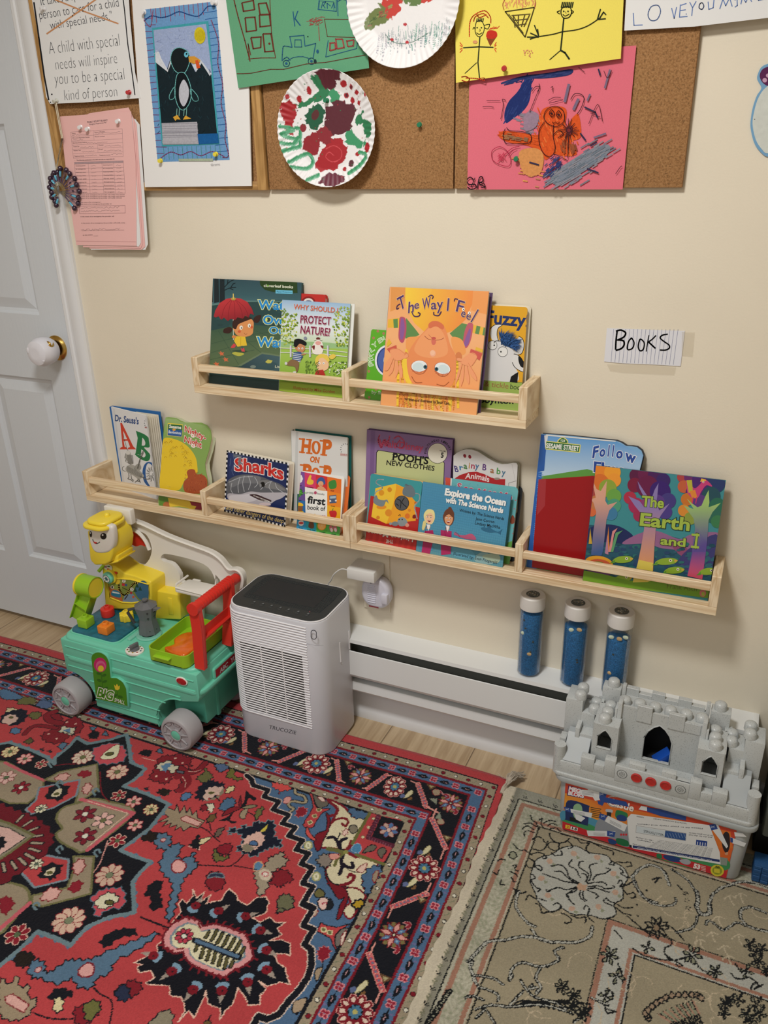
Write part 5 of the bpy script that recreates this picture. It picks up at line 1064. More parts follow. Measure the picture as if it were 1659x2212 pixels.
# 12 first book
def f(a,w,h):
 a.outline_bg('#f0f0ec');a.view(430,910,4.4838)
 C=[['#7d52a0','#d83c6c','#d43232','#e87424'],['#6a4c96',None,None,'#ef8a20'],['#2a6fae',None,None,'#f0b020'],['#2f9cd4','#1fa8c0','#4fae3c','#56b04c']]
 Q=[(925,475),(1380,562),(1366,1112),(945,1035)]
 us=[0,.215,.455,.7,1.0];vs=[0,.255,.5,.765,1.0]
 for i in range(4):
  for j in range(4):
   if C[i][j]:a.poly([lerp4(Q,us[j],vs[i]),lerp4(Q,us[j+1],vs[i]),lerp4(Q,us[j+1],vs[i+1]),lerp4(Q,us[j],vs[i+1])],C[i][j])
 for k in range(7):an=k*.9;a.ell(966+24*math.cos(an),556+28*math.sin(an),17,20,'#eef0f2',math.degrees(an))
 a.ell(966,556,12,13,'#e0c040');a.blob([(1055,560),(1075,520),(1090,530),(1085,560),(1108,575),(1105,605),(1075,615),(1045,600)],'#efc040')
 a.blob([(1140,600),(1150,560),(1185,540),(1215,560),(1222,605),(1180,620)],'#3c5c9c');a.ell(1180,605,26,26,'#e0a880');a.blob([(1145,660),(1165,632),(1205,636),(1232,675)],'#dfa67c');a.line([(1172,618),(1190,620)],3,'#a03c30')
 a.blob([(1258,590),(1320,570),(1330,640),(1270,655)],'#3f8a3a');a.poly([(1262,720),(1330,712),(1332,790),(1266,796)],'#4c5c7c');a.poly([(1268,728),(1326,722),(1326,746),(1270,750)],'#a9c0d0');a.ell(1272,772,9,9,'#e8e8e8');a.ell(1326,768,9,9,'#e8e8e8')
 for k in range(28):a.ell(975+rng.normal(0,18),700+rng.normal(0,22),8,8,random.choice(['#3c8a2c','#5cae3c','#2c6c24']),n=8)
 a.blob([(955,830),(965,790),(990,790),(1004,830),(1000,870),(965,870)],'#8c5a34');a.blob([(950,815),(965,788),(1000,795),(1008,820)],'#eec02c');a.poly([(945,870),(1012,872),(1015,900),(948,900)],'#e8c038')
 a.blob([(1262,880),(1280,865),(1320,866),(1335,890),(1322,930),(1280,930)],'#c8282c');a.line([(1290,868),(1300,845)],6,'#3c8a2c')
 a.ell(990,985,26,28,'#e8e4e4');a.ell(990,985,24,12,'#c83c3c');a.blob([(1060,1020),(1075,970),(1105,975),(1115,1025),(1090,1040)],'#6c4428');a.ell(1190,1010,42,46,'#ee9a2c');a.ell(1190,1010,34,38,'#f4b860')
 for k in range(6):an=k*1.05;a.line([(1190,1010),(1190+32*math.cos(an),1010+36*math.sin(an))],2,'#f6d8a0')
 for x in (1282,1320):a.ell(x,1040,18,34,'#c86a7a',-15);a.ell(x+3,1052,12,20,'#ecdfe0',-15)
 for s_,x0,y0,x1 in (('flower',948,622,996),('duckling',1044,640,1108),('leaf',1276,676,1308),('peas',958,768,992),('truck',1276,824,1318),('drum',965,1036,1004),('teddy bear',1048,1052,1130),('orange',1168,1074,1224),('shoes',1282,1096,1326)):a.text(s_,x0,y0,x1,y0+(x1-x0)*.13,11,'#1c1c24',bold=.01)
 a.text('priddy',1042,696,1110,704,18,'#4a4c50');a.ell(1128,692,14,15,'#b8486c');a.text('books',1148,708,1214,716,18,'#4a4c50')
 a.text('first',1048,790,1222,812,66,'#1a1a1c',bold=.03);a.text('book of',1050,852,1222,868,42,'#1a1a1c',bold=.01)
 for ch,x,c in (('c',1048,'#c8382c'),('o',1078,'#e07c28'),('l',1112,'#d8b02c'),('o',1130,'#4c9c3c'),('u',1160,'#2c6cae'),('r',1188,'#7c4c9c'),('s',1206,'#c8386c')):a.text(ch,x,916+(x-1048)*.1,x+(20 if ch!='l' else 6),918+(x-1048)*.1,28,c,bold=.04)
o=book('small board book with a grid of coloured squares around the words first book of',(-.9655,-.0811,LO),(-.8475,-.0788,LO),(-.9845,-.040,.7096),.016,'#f0f0ec','#e07030',f,'board_book',r=.007,backshift=(.0075,.002))
# 13 purple book
def f(a,w,h):
 a.bg('#8a6c9c');a.view(750,910,4.0463);a.poly([(208,78),(245,86),(225,700),(190,700)],'#7c5e90')
 a.poly([(270,250),(835,340),(852,365),(840,700),(245,700),(255,270)],'#141414');a.poly([(275,256),(832,345),(847,368),(835,700),(250,700),(260,275)],'#c6cc92')
 pk_='#c2486c';a.text('Walt Disney',272,216,662,262,60,pk_,ol='#6c2c4a',ow=.01,bold=.02);a.curve([(285,120),(272,170),(300,230),(330,160),(350,215),(372,130)],12,pk_);a.curve([(410,150),(450,130),(500,180),(480,230),(430,215),(465,160)],11,pk_)
 a.ell(790,280,88,90,'#1c1c1c');a.ell(790,280,84,86,'#e4e0d0');a.text('VOLUME',806,262,862,270,12,'#222',bold=.02);a.text('5',818,316,842,318,42,'#1c1c1c',bold=.04)
 for i,ch in enumerate('FUN-TO-READ LIBRARY'):
  if ch==' ':continue
  an=math.radians(-178+i*8.9);x,y=795+102*math.cos(an),280+104*math.sin(an);tx,ty=-math.sin(an),math.cos(an)
  a.text(ch,x-7*tx,y-7*ty,x+7*tx,y+7*ty,18,'#1c1420',bold=.03,up=(math.cos(an),math.sin(an)))
 a.text("POOH'S",395,338,708,375,60,'#141414',bold=.035);a.text('NEW CLOTHES',342,380,762,432,40,'#141414',bold=.02)
 for x,y in ((408,288),(408,338),(402,336),(590,312),(590,362),(648,318),(646,372)):a.line([(x-14,y),(x+16,y+4)],4,'#141414')
book('purple hardcover with a pale green panel and a white circle with a 5',(-.798,-.045,LO),(-.587,-.045,LO),(-.7891,-.012,.8250),.0105,'#8a6c9c','#5e4470',f,inset=.003,backshift=(.001,.0015))
# 14 white die-cut book
BOUT=[(930,300),(960,275),(1000,255),(1040,246),(1090,248),(1140,265),(1190,296),(1250,335),(1300,362),(1350,376),(1400,374),(1450,364),(1480,366),(1490,385),(1486,480),(1478,600),(1470,800),(1450,1000),(920,920),(925,600)]
def f(a,w,h):
 a.outline_bg('#d9d8d8');a.view(750,910,4.0463)
 for x in (1028,1072):a.ell(x,302 if x<1050 else 310,13,17,'#8c2030',-20);a.ell(x-6,298,3,5,'#3c1018')
 a.poly([(940,500),(985,470),(1060,445),(1130,440),(1200,462),(1260,492),(1320,505),(1382,505),(1378,620),(940,560)],'#b3262c');a.text('Animals',1030,502,1240,532,46,'#ece4e4',bold=.02,arc=12)
 for ch,x,y,c,an in (('B',944,440,'#3c2c7c',-.2),('r',984,425,'#2c7cae',-.1),('a',1018,412,'#3c7c3c',0),('i',1062,408,'#c88c2c',.1),('n',1082,410,'#b03c5c',.1),('y',1118,412,'#3c6c9c',.1),('B',1182,425,'#5c2c7c',.1),('a',1250,448,'#a86c3c',.1),('b',1306,458,'#4c9c4c',.1),('y',1350,468,'#4c7c9c',.1)):
  a.text(ch,x,y,x+(32 if ch not in 'i' else 8),y+6,52 if ch in 'BbBy' else 50,c,ol='#8c8c90',ow=.015,bold=.012,up=(an,-1))
 a.ell(1310,502,26,10,'#9a9084');a.line([(1412,600),(1412,540),(1480,520)],4,'#8e8e90');a.line([(1440,372),(1470,520)],2,'#b0b0b0')
book('white book with a wavy top and a red banner reading Animals',(-.588,-.046,LO),(-.4366,-.046,LO),(-.5850,-.014,.802),.008,'#d9d8d8','#8f8b78',f,'board_book',outline=BOUT,view=(750,910,4.0463),backshift=(.0025,.002))
# 16 turquoise book
def f(a,w,h):
 a.outline_bg('#6cb6bc');a.view(750,910,4.0463);a.poly([(860,485),(905,495),(880,900),(850,900)],'#d4503c');a.poly([(906,495),(916,498),(895,900),(880,900)],'#dfe4e0')
 a.poly([(1400,1060),(1460,1040),(1430,1250),(1340,1250)],'#6aa84c');a.blob([(1425,860),(1445,820),(1465,850),(1460,890),(1430,895)],'#8c4a34');a.ell(1462,880,9,10,'#8c4a34')
 for x,y in ((1462,765),(1455,935),(1448,980),(1472,690)):a.ell(x,y,6,5,'#c0607c')
 for ch,x,y in (('S',955,590),('e',1015,605),('e',1060,612),('M',1140,640),('o',1225,640),('e',1265,646),('M',1330,670),('e',1400,680)):a.text(ch,x,y,x+(66 if ch=='M' else 38),y+8,52,'#c8506c',ol='#e8e0e0',ow=.03,bold=.03)
 for k in range(50):a.ell(rng.uniform(920,1500),rng.uniform(500,640),2,2,'#4c9098')
book('turquoise board book behind the ocean book',(-.598,-.0725,LO),(-.4290,-.0711,LO),(-.5961,-.025,.7385),.017,'#6cb6bc','#15161a',f,'board_book',r=.010,backshift=(.006,.001))
# 15 mouse book, upside down
def f(a,w,h):
 a.outline_bg('#3f9aa0');a.view(750,910,4.0463)
 a.poly([(205,650),(660,760),(600,1130),(158,1036)],'#b92a28')
 for k in range(9):a.poly([(190+k*52,900+k*12),(215+k*52,906+k*12),(190+k*50,1060+k*10),(166+k*50,1054+k*10)],'#c4342c')
 a.poly([(248,585),(425,545),(500,580),(595,700),(600,860),(575,872),(340,895),(212,835)],'#f0b324');a.poly([(248,585),(425,545),(432,620),(355,880),(340,895),(212,835)],'#f4c83a')
 a.poly([(432,560),(500,580),(595,700),(600,870),(345,893),(400,740)],'#eea62a')
 for x,y,rx,c in ((372,598,20,'#d98c20'),(300,625,24,'#e09a24'),(545,778,13,'#d9882a'),(362,800,30,'#e0902a'),(270,842,16,'#d98a24'),(527,828,22,'#e07828'),(600,715,13,'#c86c24')):a.ell(x,y,rx,rx*1.05,c)
 a.blob([(575,822),(595,815),(605,835),(590,850),(572,845)],'#7c2020');a.ell(300,750,44,18,'#e89428')
 gy='#7c888e'
 for pts in ([(318,510),(270,510),(255,540),(300,570),(305,590),(250,620),(240,680)],[(592,630),(630,640),(630,690),(590,740),(600,800),(612,850)]):a.curve(pts,9,'#a9b6ba')
 a.blob([(260,650),(275,680),(320,690),(350,685),(362,720),(340,700),(320,740),(280,742),(235,715),(230,680),(248,650)],gy);a.blob([(490,590),(520,560),(560,560),(590,600),(590,650),(550,665),(500,650),(485,630)],'#6c7a82');a.poly([(500,560),(515,545),(545,565)],'#5c6a72')
 a.ell(478,715,64,66,'#2c2c30');a.ell(478,715,58,61,'#55565a')
 for q in ([(440,680),(470,700),(465,760)],[(500,670),(480,710),(520,750)],[(430,720),(450,740)]):a.curve(q,7,'#1f2024')
 a.blob([(440,880),(450,850),(480,838),(510,850),(528,890),(500,915),(460,915)],'#8d989c');a.ell(420,895,30,20,gy);a.ell(455,858,5,6,'#1c1c1c');a.ell(482,858,5,6,'#1c1c1c');a.curve([(450,825),(462,815),(465,828)],5,'#222');a.ell(525,908,17,17,'#e09a84');a.ell(380,895,12,12,'#98a4a8')
 a.text('Littlest Mouse',582,1016,178,942,40,'#d9dcd8',bold=.02);a.text('THE',404,1040,342,1034,28,'#d9dcd8',bold=.02)
book('upside-down board book with yellow cheese, grey mice and a finger hole',(-.7800,-.0775,LO),(-.6478,-.0831,LO),(-.7719,-.040,.7283),.014,'#3f9aa0','#c9a870',f,'board_book',r=.006,pages=CREAM)
# 17 ocean book
def f(a,w,h):
 a.grad_bg(['#5f98a4','#569ab4','#4c94b8','#4a90b6','#4c92b6']);a.view(750,910,4.0463)
 for k in range(40):
  t_=k/40;a.line([(680+(1447-680)*t_,528+137*t_),(612+(1355-612)*t_,1125+155*t_)],1.5,'#4688b0')
 for k in range(28):
  t_=k/28;a.line([(680-68*t_,528+597*t_),(1447-92*t_,665+615*t_)],1.5,'#5499bc')
 for pts,c in (([(1120,1180),(1200,1140),(1280,1200),(1260,1250),(1130,1230)],'#8ab0b4'),([(1180,1180),(1300,1150),(1340,1200),(1300,1240)],'#a5b9a4'),([(620,1060),(700,1050),(760,1120),(640,1120)],'#4c90b0'),([(930,1060),(1040,1080),(1120,1190),(940,1180)],'#5fa2bc')):a.blob(pts,c)
 a.text('Explore the Ocean',852,642,1384,738,56,'#f2f2f0',bold=.05,sh='#20506c');a.text('with The Science Nerds',858,706,1362,802,44,'#f2f2f0',bold=.045,sh='#20506c')
 for s_,x0,y0,x1,y1 in (('Written by: The Science Nerds',980,788,1370,864),('Jenn Corron',1122,862,1286,892),('Lindsey MacWha',1116,900,1336,940),('Illustrated by: Evan Fitzgerald',928,1166,1308,1246)):a.text(s_,x0,y0,x1,y1,25,'#14242e',bold=.008)
 a.blob([(1168,935),(1190,925),(1220,930),(1240,918),(1270,945),(1320,965),(1358,942),(1345,970),(1340,990),(1310,972),(1240,972),(1190,955)],'#2f6a8c')
 pk_='#b02a62'
 a.blob([(940,985),(980,992),(1030,995),(1080,982),(1112,1000),(1125,1035),(1050,1030),(980,1010)],'#c05a7c');a.poly([(935,970),(960,985),(958,1000),(936,992)],'#c05a7c');a.curve([(945,968),(968,985),(985,1010)],5,'#a84468')
 for x,y,hair,skin,lx in ((716,850,'#eadf9c','#f0c49c',0),(884,860,'#6c3f2a','#e0a074',1)):
  a.poly([(x-38,y+110),(x+34,y+100),(x+46,y+160),(x+4,y+320),(x-66,y+300)],pk_) if not lx else a.poly([(x-66,y+90),(x+30,y+100),(x+22,y+300),(x-62,y+310)],pk_)
  a.poly([(x-14,y+60),(x+14,y+62),(x+6,y+90),(x-20,y+90)],skin);a.poly([(x-22,y+50),(x+10,y+55),(x-4,y+110)],'#eeeef0');a.line([(x-20,y+60),(x-30,y+110),(x-8,y+200)],3,'#701a3c')
  a.blob([(x-40,y+10),(x-44,y-40),(x-10,y-80),(x+40,y-70),(x+52,y-20),(x+44,y+20),(x+20,y+50),(x-20,y+40)],hair)
  a.blob([(x-30,y-20),(x-10,y-50),(x+30,y-45),(x+42,y-10),(x+30,y+30),(x+8,y+50),(x-18,y+36),(x-30,y+6)],skin);a.blob([(x-38,y-20),(x-30,y-60),(x+10,y-75),(x+48,y-50),(x+46,y-14),(x+20,y-48),(x-10,y-40)],hair)
  for dx in (-12,16):a.ell(x+dx,y-14+dx*.15,8,6,'#f4f4f4');a.ell(x+dx+1,y-13+dx*.15,4,5,'#201410');a.line([(x+dx-10,y-28+dx*.1),(x+dx+9,y-27+dx*.1)],3,'#4a2c1c')
  a.blob([(x-12,y+12),(x+18,y+16),(x+6,y+30),(x-6,y+26)],'#8c2030');a.line([(x-8,y+14),(x+14,y+17)],4,'#f4f0ee')
 a.blob([(665,880),(680,870),(690,900),(672,950),(655,940)],'#e0d490');a.blob([(848,800),(870,770),(905,758),(935,800),(925,840),(880,800)],'#6c3f2a');a.blob([(885,755),(905,748),(915,765),(895,775)],'#6c3f2a')
book('blue landscape booklet about exploring the ocean with two cartoon women',(-.6456,-.0870,LO),(-.4392,-.0905,LO),(-.6403,-.045,.7285),.005,'#4c92b6','#3c7ca0',f)
# 18 follow book
FOUT=[(230,108),(420,122),(640,146),(700,152),(735,165),(765,185),(800,187),(832,192),(862,215),(873,245),(862,295),(848,345),(830,700),(800,1080),(490,1008),(135,945),(150,830),(180,640),(205,340)]
def f(a,w,h):
 a.outline_bg('#7fb0da');a.view(1090,900,2.9156)
 a.poly([(232,112),(420,126),(700,155),(870,240),(850,345),(560,420),(400,480),(220,450)],('#5f9cd8','#cfe2ee',500,140,480,400));a.poly([(205,380),(520,330),(820,420),(800,1080),(140,950)],('#5f9a44','#3f7c34',400,420,400,900))
 a.poly([(205,345),(235,350),(200,960),(138,945)],'#2a62b4');a.poly([(230,112),(272,115),(262,200),(250,340),(205,350)],'#2c5ca8')
 for k in range(50):y=350+k*12;x=228-k*.9;a.line([(x-14,y),(x+12+rng.uniform(-8,10),y+rng.uniform(-12,12))],4,random.choice(['#7ca0d8','#3c6cc0','#5c88cc']))
 a.poly([(250,118),(275,113),(266,175),(256,200)],'#dfe2e6');a.poly([(262,112),(700,152),(700,158),(262,120)],'#e8e6e0')
 a.poly([(214,395),(556,372),(800,430),(800,1080),(490,1005),(172,948)],'#9c1418');a.poly([(214,395),(262,390),(255,560),(205,620)],'#a8343a')
 a.blob([(335,160),(345,138),(368,130),(392,142),(398,165)],'#e8e07c');a.blob([(340,160),(350,142),(368,134),(388,146),(393,165)],'#2f6c3c');a.text('123',354,156,380,159,13,'#f0f0e0',bold=.03)
 a.poly([(262,152),(480,176),(474,228),(258,206)],'#e8e07c');a.poly([(264,157),(475,180),(469,222),(261,201)],'#2f6c3c');a.text('SESAME STREET',262,196,468,216,29,'#f0f0ea',bold=.03)
 for ch,x,y,x1,y1,hh in (('F',552,258,588,250,66),('o',596,250,632,248,62),('l',648,248,656,248,66),('l',676,248,684,250,66),('o',700,258,742,262,62),('w',756,272,824,296,64)):a.text(ch,x,y,x1,y1,hh,'#2c4c9c',ol='#eef0f4',ow=.04,bold=.04,up=(.12,-1))
 a.text('Elmo',560,346,760,368,62,'#2c4c9c',ol='#eef0f4',ow=.04,bold=.04,up=(.05,-1))
book('tall blue and red book with torn blue tape on its spine',(-.3913,-.0685,LO),(-.22,-.066,LO),(-.3876,-.020,.8646),.011,'#7fb0da','#3c3c40',f,'board_book',outline=FOUT,view=(1090,900,2.9156),backshift=(.002,.001))
# 19 trees book
def f(a,w,h):
 a.bg('#3f8c94');a.view(1090,900,2.9156)
 a.poly([(510,680),(700,690),(820,760),(1000,740),(1150,780),(1340,740),(1300,1060),(490,1000)],'#26566a')
 a.blob([(515,720),(600,680),(720,690),(812,755),(760,800),(640,790),(530,800)],'#1f2a5c');a.blob([(740,800),(850,735),(960,720),(1100,770),(1180,740),(1340,730),(1330,800),(1200,840),(1000,830),(900,800)],'#94648e');a.blob([(1040,780),(1150,830),(1130,880),(1080,850)],'#8c4a70')
 a.blob([(1150,840),(1330,740),(1345,850),(1310,1000),(1100,940)],'#3c3c74')
 for k in range(160):
  x=rng.uniform(520,1320);y=rng.uniform(800,1000);a.ell(x,y,rng.uniform(10,26),rng.uniform(6,16),random.choice(['#1f4a5c','#2c6c6c','#28466c','#2f5f74']),n=8)
 def crown(blobs):
  for x,y,r_,c in blobs:a.ell(x,y,r_,r_,c)
 crown(((580,350,50,'#e07828'),(620,340,55,'#e8872c'),(680,350,52,'#efa030'),(690,400,44,'#ee9a34'),(600,420,60,'#d8702c'),(650,450,56,'#8ea43c'),(690,500,46,'#6ca448'),(690,560,44,'#4c9a7c'),(670,610,42,'#3f7ca4'),(560,480,30,'#a84440'),(550,600,28,'#d86a3c'),(580,540,46,'#c47848')))
 crown(((830,370,44,'#5c1c44'),(900,360,60,'#6c1f4c'),(960,370,58,'#4c1f5c'),(1000,400,44,'#3c2468'),(820,430,46,'#7c1c3c'),(900,440,70,'#6a1c48'),(980,470,66,'#3c2070'),(1030,530,50,'#463c80'),(1010,600,46,'#4c3c88'),(790,510,40,'#b03048'),(830,560,50,'#a42c58'),(850,620,40,'#a02c50'),(900,560,50,'#8c3c74'),(960,540,50,'#5c3c88')))
 crown(((1120,380,34,'#b04444'),(1180,380,50,'#6c2c6c'),(1240,400,60,'#4c2472'),(1330,420,60,'#2c3c6c'),(1130,440,40,'#c4603c'),(1200,480,60,'#4c2874'),(1300,500,60,'#28505c'),(1340,560,50,'#2c6c54'),(1150,520,40,'#c8742c'),(1130,590,38,'#d88c34'),(1170,640,40,'#8c9c40'),(1230,540,50,'#5c3c80'),(1310,620,50,'#2f6a58'),(1340,660,40,'#3c7c50')))
 def trunk(pts,c0,c1,y0,y1):a.poly(pts,(c0,c1,600,y0,600,y1))
 trunk([(555,400),(580,455),(606,468),(628,430),(645,402),(640,470),(635,530),(650,555),(710,536),(660,590),(642,650),(622,840),(612,875),(545,870),(560,720),(578,600),(560,540),(540,520),(575,510),(565,460)],'#dca48c','#3c5c94',520,800)
 trunk([(838,405),(860,440),(900,500),(925,520),(945,460),(970,418),(962,500),(955,545),(975,590),(1040,545),(985,620),(955,680),(945,800),(935,972),(832,955),(860,820),(880,700),(868,620),(820,560),(780,500),(850,530),(880,570),(885,520),(850,450)],'#8c7cb4','#e09a5c',560,950)
 trunk([(1148,515),(1180,545),(1215,570),(1240,560),(1265,500),(1285,462),(1290,540),(1285,570),(1362,542),(1310,600),(1285,650),(1275,800),(1245,1024),(1150,1000),(1180,850),(1200,700),(1190,640),(1130,560),(1190,580)],'#a4c870','#5c4c94',540,760)
 a.poly([(1186,850),(1268,850),(1245,1024),(1152,1002)],('#6c4c94','#d8546c',1200,850,1200,1000));a.poly([(845,900),(936,920),(932,972),(830,955)],'#dcc858')
 a.blob([(1150,470),(1146,400),(1175,430),(1200,450),(1235,420),(1245,395),(1270,398),(1300,425),(1305,440),(1270,432),(1240,470),(1215,512),(1180,510),(1160,490)],'#c8407c');a.poly([(1146,400),(1180,398),(1186,470),(1160,480)],'#bcb43c');a.poly([(1165,470),(1200,460),(1215,512),(1180,510)],'#e08a38');a.poly([(1232,410),(1240,388),(1268,396),(1270,402)],'#e8b83c');a.ell(1252,411,6,7,'#f4e8d0');a.ell(1253,411,3,3,'#1c1c1c')
 for x in (1188,1210):a.line([(x,508),(x-6,545)],6,'#c8386c')
 for pts,c in (([(530,800),(540,700),(552,800)],'#c8a43c'),([(640,850),(655,690),(662,850)],'#d8843c'),([(655,850),(680,720),(712,700),(690,740),(672,850)],'#d88c8c'),([(668,850),(700,730),(745,715),(715,745),(685,850)],'#5c9a6c'),([(632,860),(648,740),(655,868)],'#b4809c')):a.poly(pts,c)
 a.ell(595,920,88,44,'#e0a02c',8);a.ell(600,936,76,40,'#c85c3c',8);a.ell(590,945,60,34,'#5c8c34',8);a.ell(590,985,80,34,'#6c3c74')
 for x,y,s_ in ((755,900,1),(1030,912,1.1),(1078,968,1),(755,1018,.9),(1290,975,.9)):
  a.blob([(x-75*s_,y+8),(x-40*s_,y-18),(x+20*s_,y-24),(x+55*s_,y-8),(x+30*s_,y+14),(x-30*s_,y+20)],'#8cac34');a.poly([(x-60*s_,y),(x-92*s_,y+22),(x-60*s_,y+22)],'#5c9434');a.ell(x+14*s_,y-8,9*s_,8*s_,'#f0ead0');a.ell(x+14*s_,y-8,4*s_,4*s_,'#1c1c1c');a.poly([(x+35*s_,y-12),(x+57*s_,y-8),(x+38*s_,y+4)],'#d8a04c')
 a.poly([(492,965),(620,990),(780,1030),(960,1035),(1320,1060),(1283,1142),(487,1040)],'#6f9c24');a.poly([(816,1000),(930,1030),(900,1040),(808,1042)],'#dcc858')
 g='#a4bc4c';k_='#1c2c24'
 a.text('The',860,560,1002,574,62,g,ol=k_,ow=.03,bold=.03);a.text('Earth',850,682,1164,716,76,g,ol=k_,ow=.03,bold=.03);a.text('and',980,802,1138,818,50,g,ol=k_,ow=.03,bold=.03);a.text('I',1194,824,1208,826,88,g,ol=k_,ow=.03,bold=.03);a.line([(1182,742),(1224,746)],14,g);a.line([(1178,818),(1220,822)],14,g)
 a.text('Frank Asch',1022,1080,1210,1098,32,'#5c5c1c',bold=-.005);a.ell(1248,1110,20,24,'#c86c70');a.ell(1250,1115,11,15,'#a8b048')
book('large colourful picture book with painted trees and a pink bird',(-.2648,-.083,LO),(-.0162,-.076,LO),(-.2722,-.035,.8150),.0045,'#3f8c94','#2c3c54',f)
# ============================================================ RUGS
NAV,BLU,BEI,CRE,DRD,PNK_,OLV,RED_='#14161f','#4e6d90','#9d917b','#dcd3b2','#7c1a28','#dd9f98','#62603a','#b84448'
GRB,GRY='#6f8790','#85806e'
def rug(name,label,x0,x1,y0,y1,d,paintfn,zf,base,warp=None,xf=None,top=.0065):
 nx=int((x1-x0)/d)+1;ny=int((y1-y0)/d)+1
 gx=x0+np.arange(nx)*d;gy=y0+np.arange(ny)*d;X,Y=np.meshgrid(gx,gy)
 row=rng.normal(0,.0005,(ny,1));jx=X+row+rng.normal(0,.00035,X.shape);jy=Y+rng.normal(0,.00045,X.shape)+.0004*np.sin(X*2100)
 p=Paint(T(0,0,0),jx,jy,base,grid=(x0,y0,d),gain=.84);p.xf=xf;paintfn(p)
 C=p.C*(1+rng.normal(0,.07,(ny,nx,1)))*(1+.05*np.sin(Y*37+np.sin(X*11))[...,None]);C=np.clip(C,.002,.9)
 WX,WY=(warp(X,Y) if warp else (X,Y));Z=zf(WX,WY)+rng.uniform(0,.0009,X.shape)
 s=1-Z/CAM[2];WX=CAM[0]+(WX-CAM[0])*s;WY=CAM[1]+(WY-CAM[1])*s     # lift measured floor points on to the pile
 V=np.stack([WX,WY,Z],-1).reshape(-1,3)
 idx=np.arange(nx*ny).reshape(ny,nx);Fq=np.stack([idx[:-1,:-1],idx[:-1,1:],idx[1:,1:],idx[1:,:-1]],-1).reshape(-1,4)
 # skirt down to the floor
 edge=np.concatenate([idx[0,:],idx[1:,-1],idx[-1,-2::-1],idx[-2:0:-1,0]]);ne=len(edge);low=V[edge].copy();low[:,2]=.0003
 k=np.arange(ne);k2=(k+1) % ne;base_i=len(V);F2=np.stack([edge[k],base_i+k,base_i+k2,edge[k2]],-1)
 V=np.vstack([V,low]);Fq=np.vstack([Fq,F2]);cc=np.ones((len(V),4));cc[:nx*ny,:3]=C.reshape(-1,3);cc[nx*ny:,:3]=C.reshape(-1,3)[edge]
 me=bpy.data.meshes.new(name);me.vertices.add(len(V));me.vertices.foreach_set('co',V.ravel());me.loops.add(len(Fq)*4);me.loops.foreach_set('vertex_index',Fq.ravel().astype(np.int32))
 me.polygons.add(len(Fq));me.polygons.foreach_set('loop_start',np.arange(0,len(Fq)*4,4,dtype=np.int32));me.update(calc_edges=True);me.validate()
 ca=me.color_attributes.new('Col','FLOAT_COLOR','POINT');ca.data.foreach_set('color',cc.ravel().astype(np.float32))
 me.polygons.foreach_set('use_smooth',[True]*len(me.polygons))
 t=thing(name,label,'rug',((x0+x1)/2,(y0+y1)/2,0));o=link_mesh(me,'pile',PILE,t);me.transform(FR[t.name].inverted());return t
PILE=print_mat('wool_pile',1.0,.1,bump=.35,bscale=900);PILE.node_tree.nodes['Principled BSDF'].inputs['Sheen Weight'].default_value=.15
YT,XR=-.0967,-.372
TB=[0,.030,.0335,.054,.062,.087,.094,.176,.184,.207,.2145,.233,.240];RB_=[0,.015,.017,.0355,.041,.070,.0756,.1412,.1467,.1685,.174,.191,.198]
BC=[RED_,NAV,BEI,DRD,BLU,DRD,NAV,DRD,BLU,DRD,BEI,NAV]
def Sh(y):return np.interp(y,[-.62,-.433,-.22,-.10],[-.001,-.007,-.023,-.031])
def ramp(x):return np.clip((x+1.1)/.5,0,1)
def red_xf(q):q=q.copy();q[:,0]-=Sh(q[:,1])*ramp(q[:,0]);return q
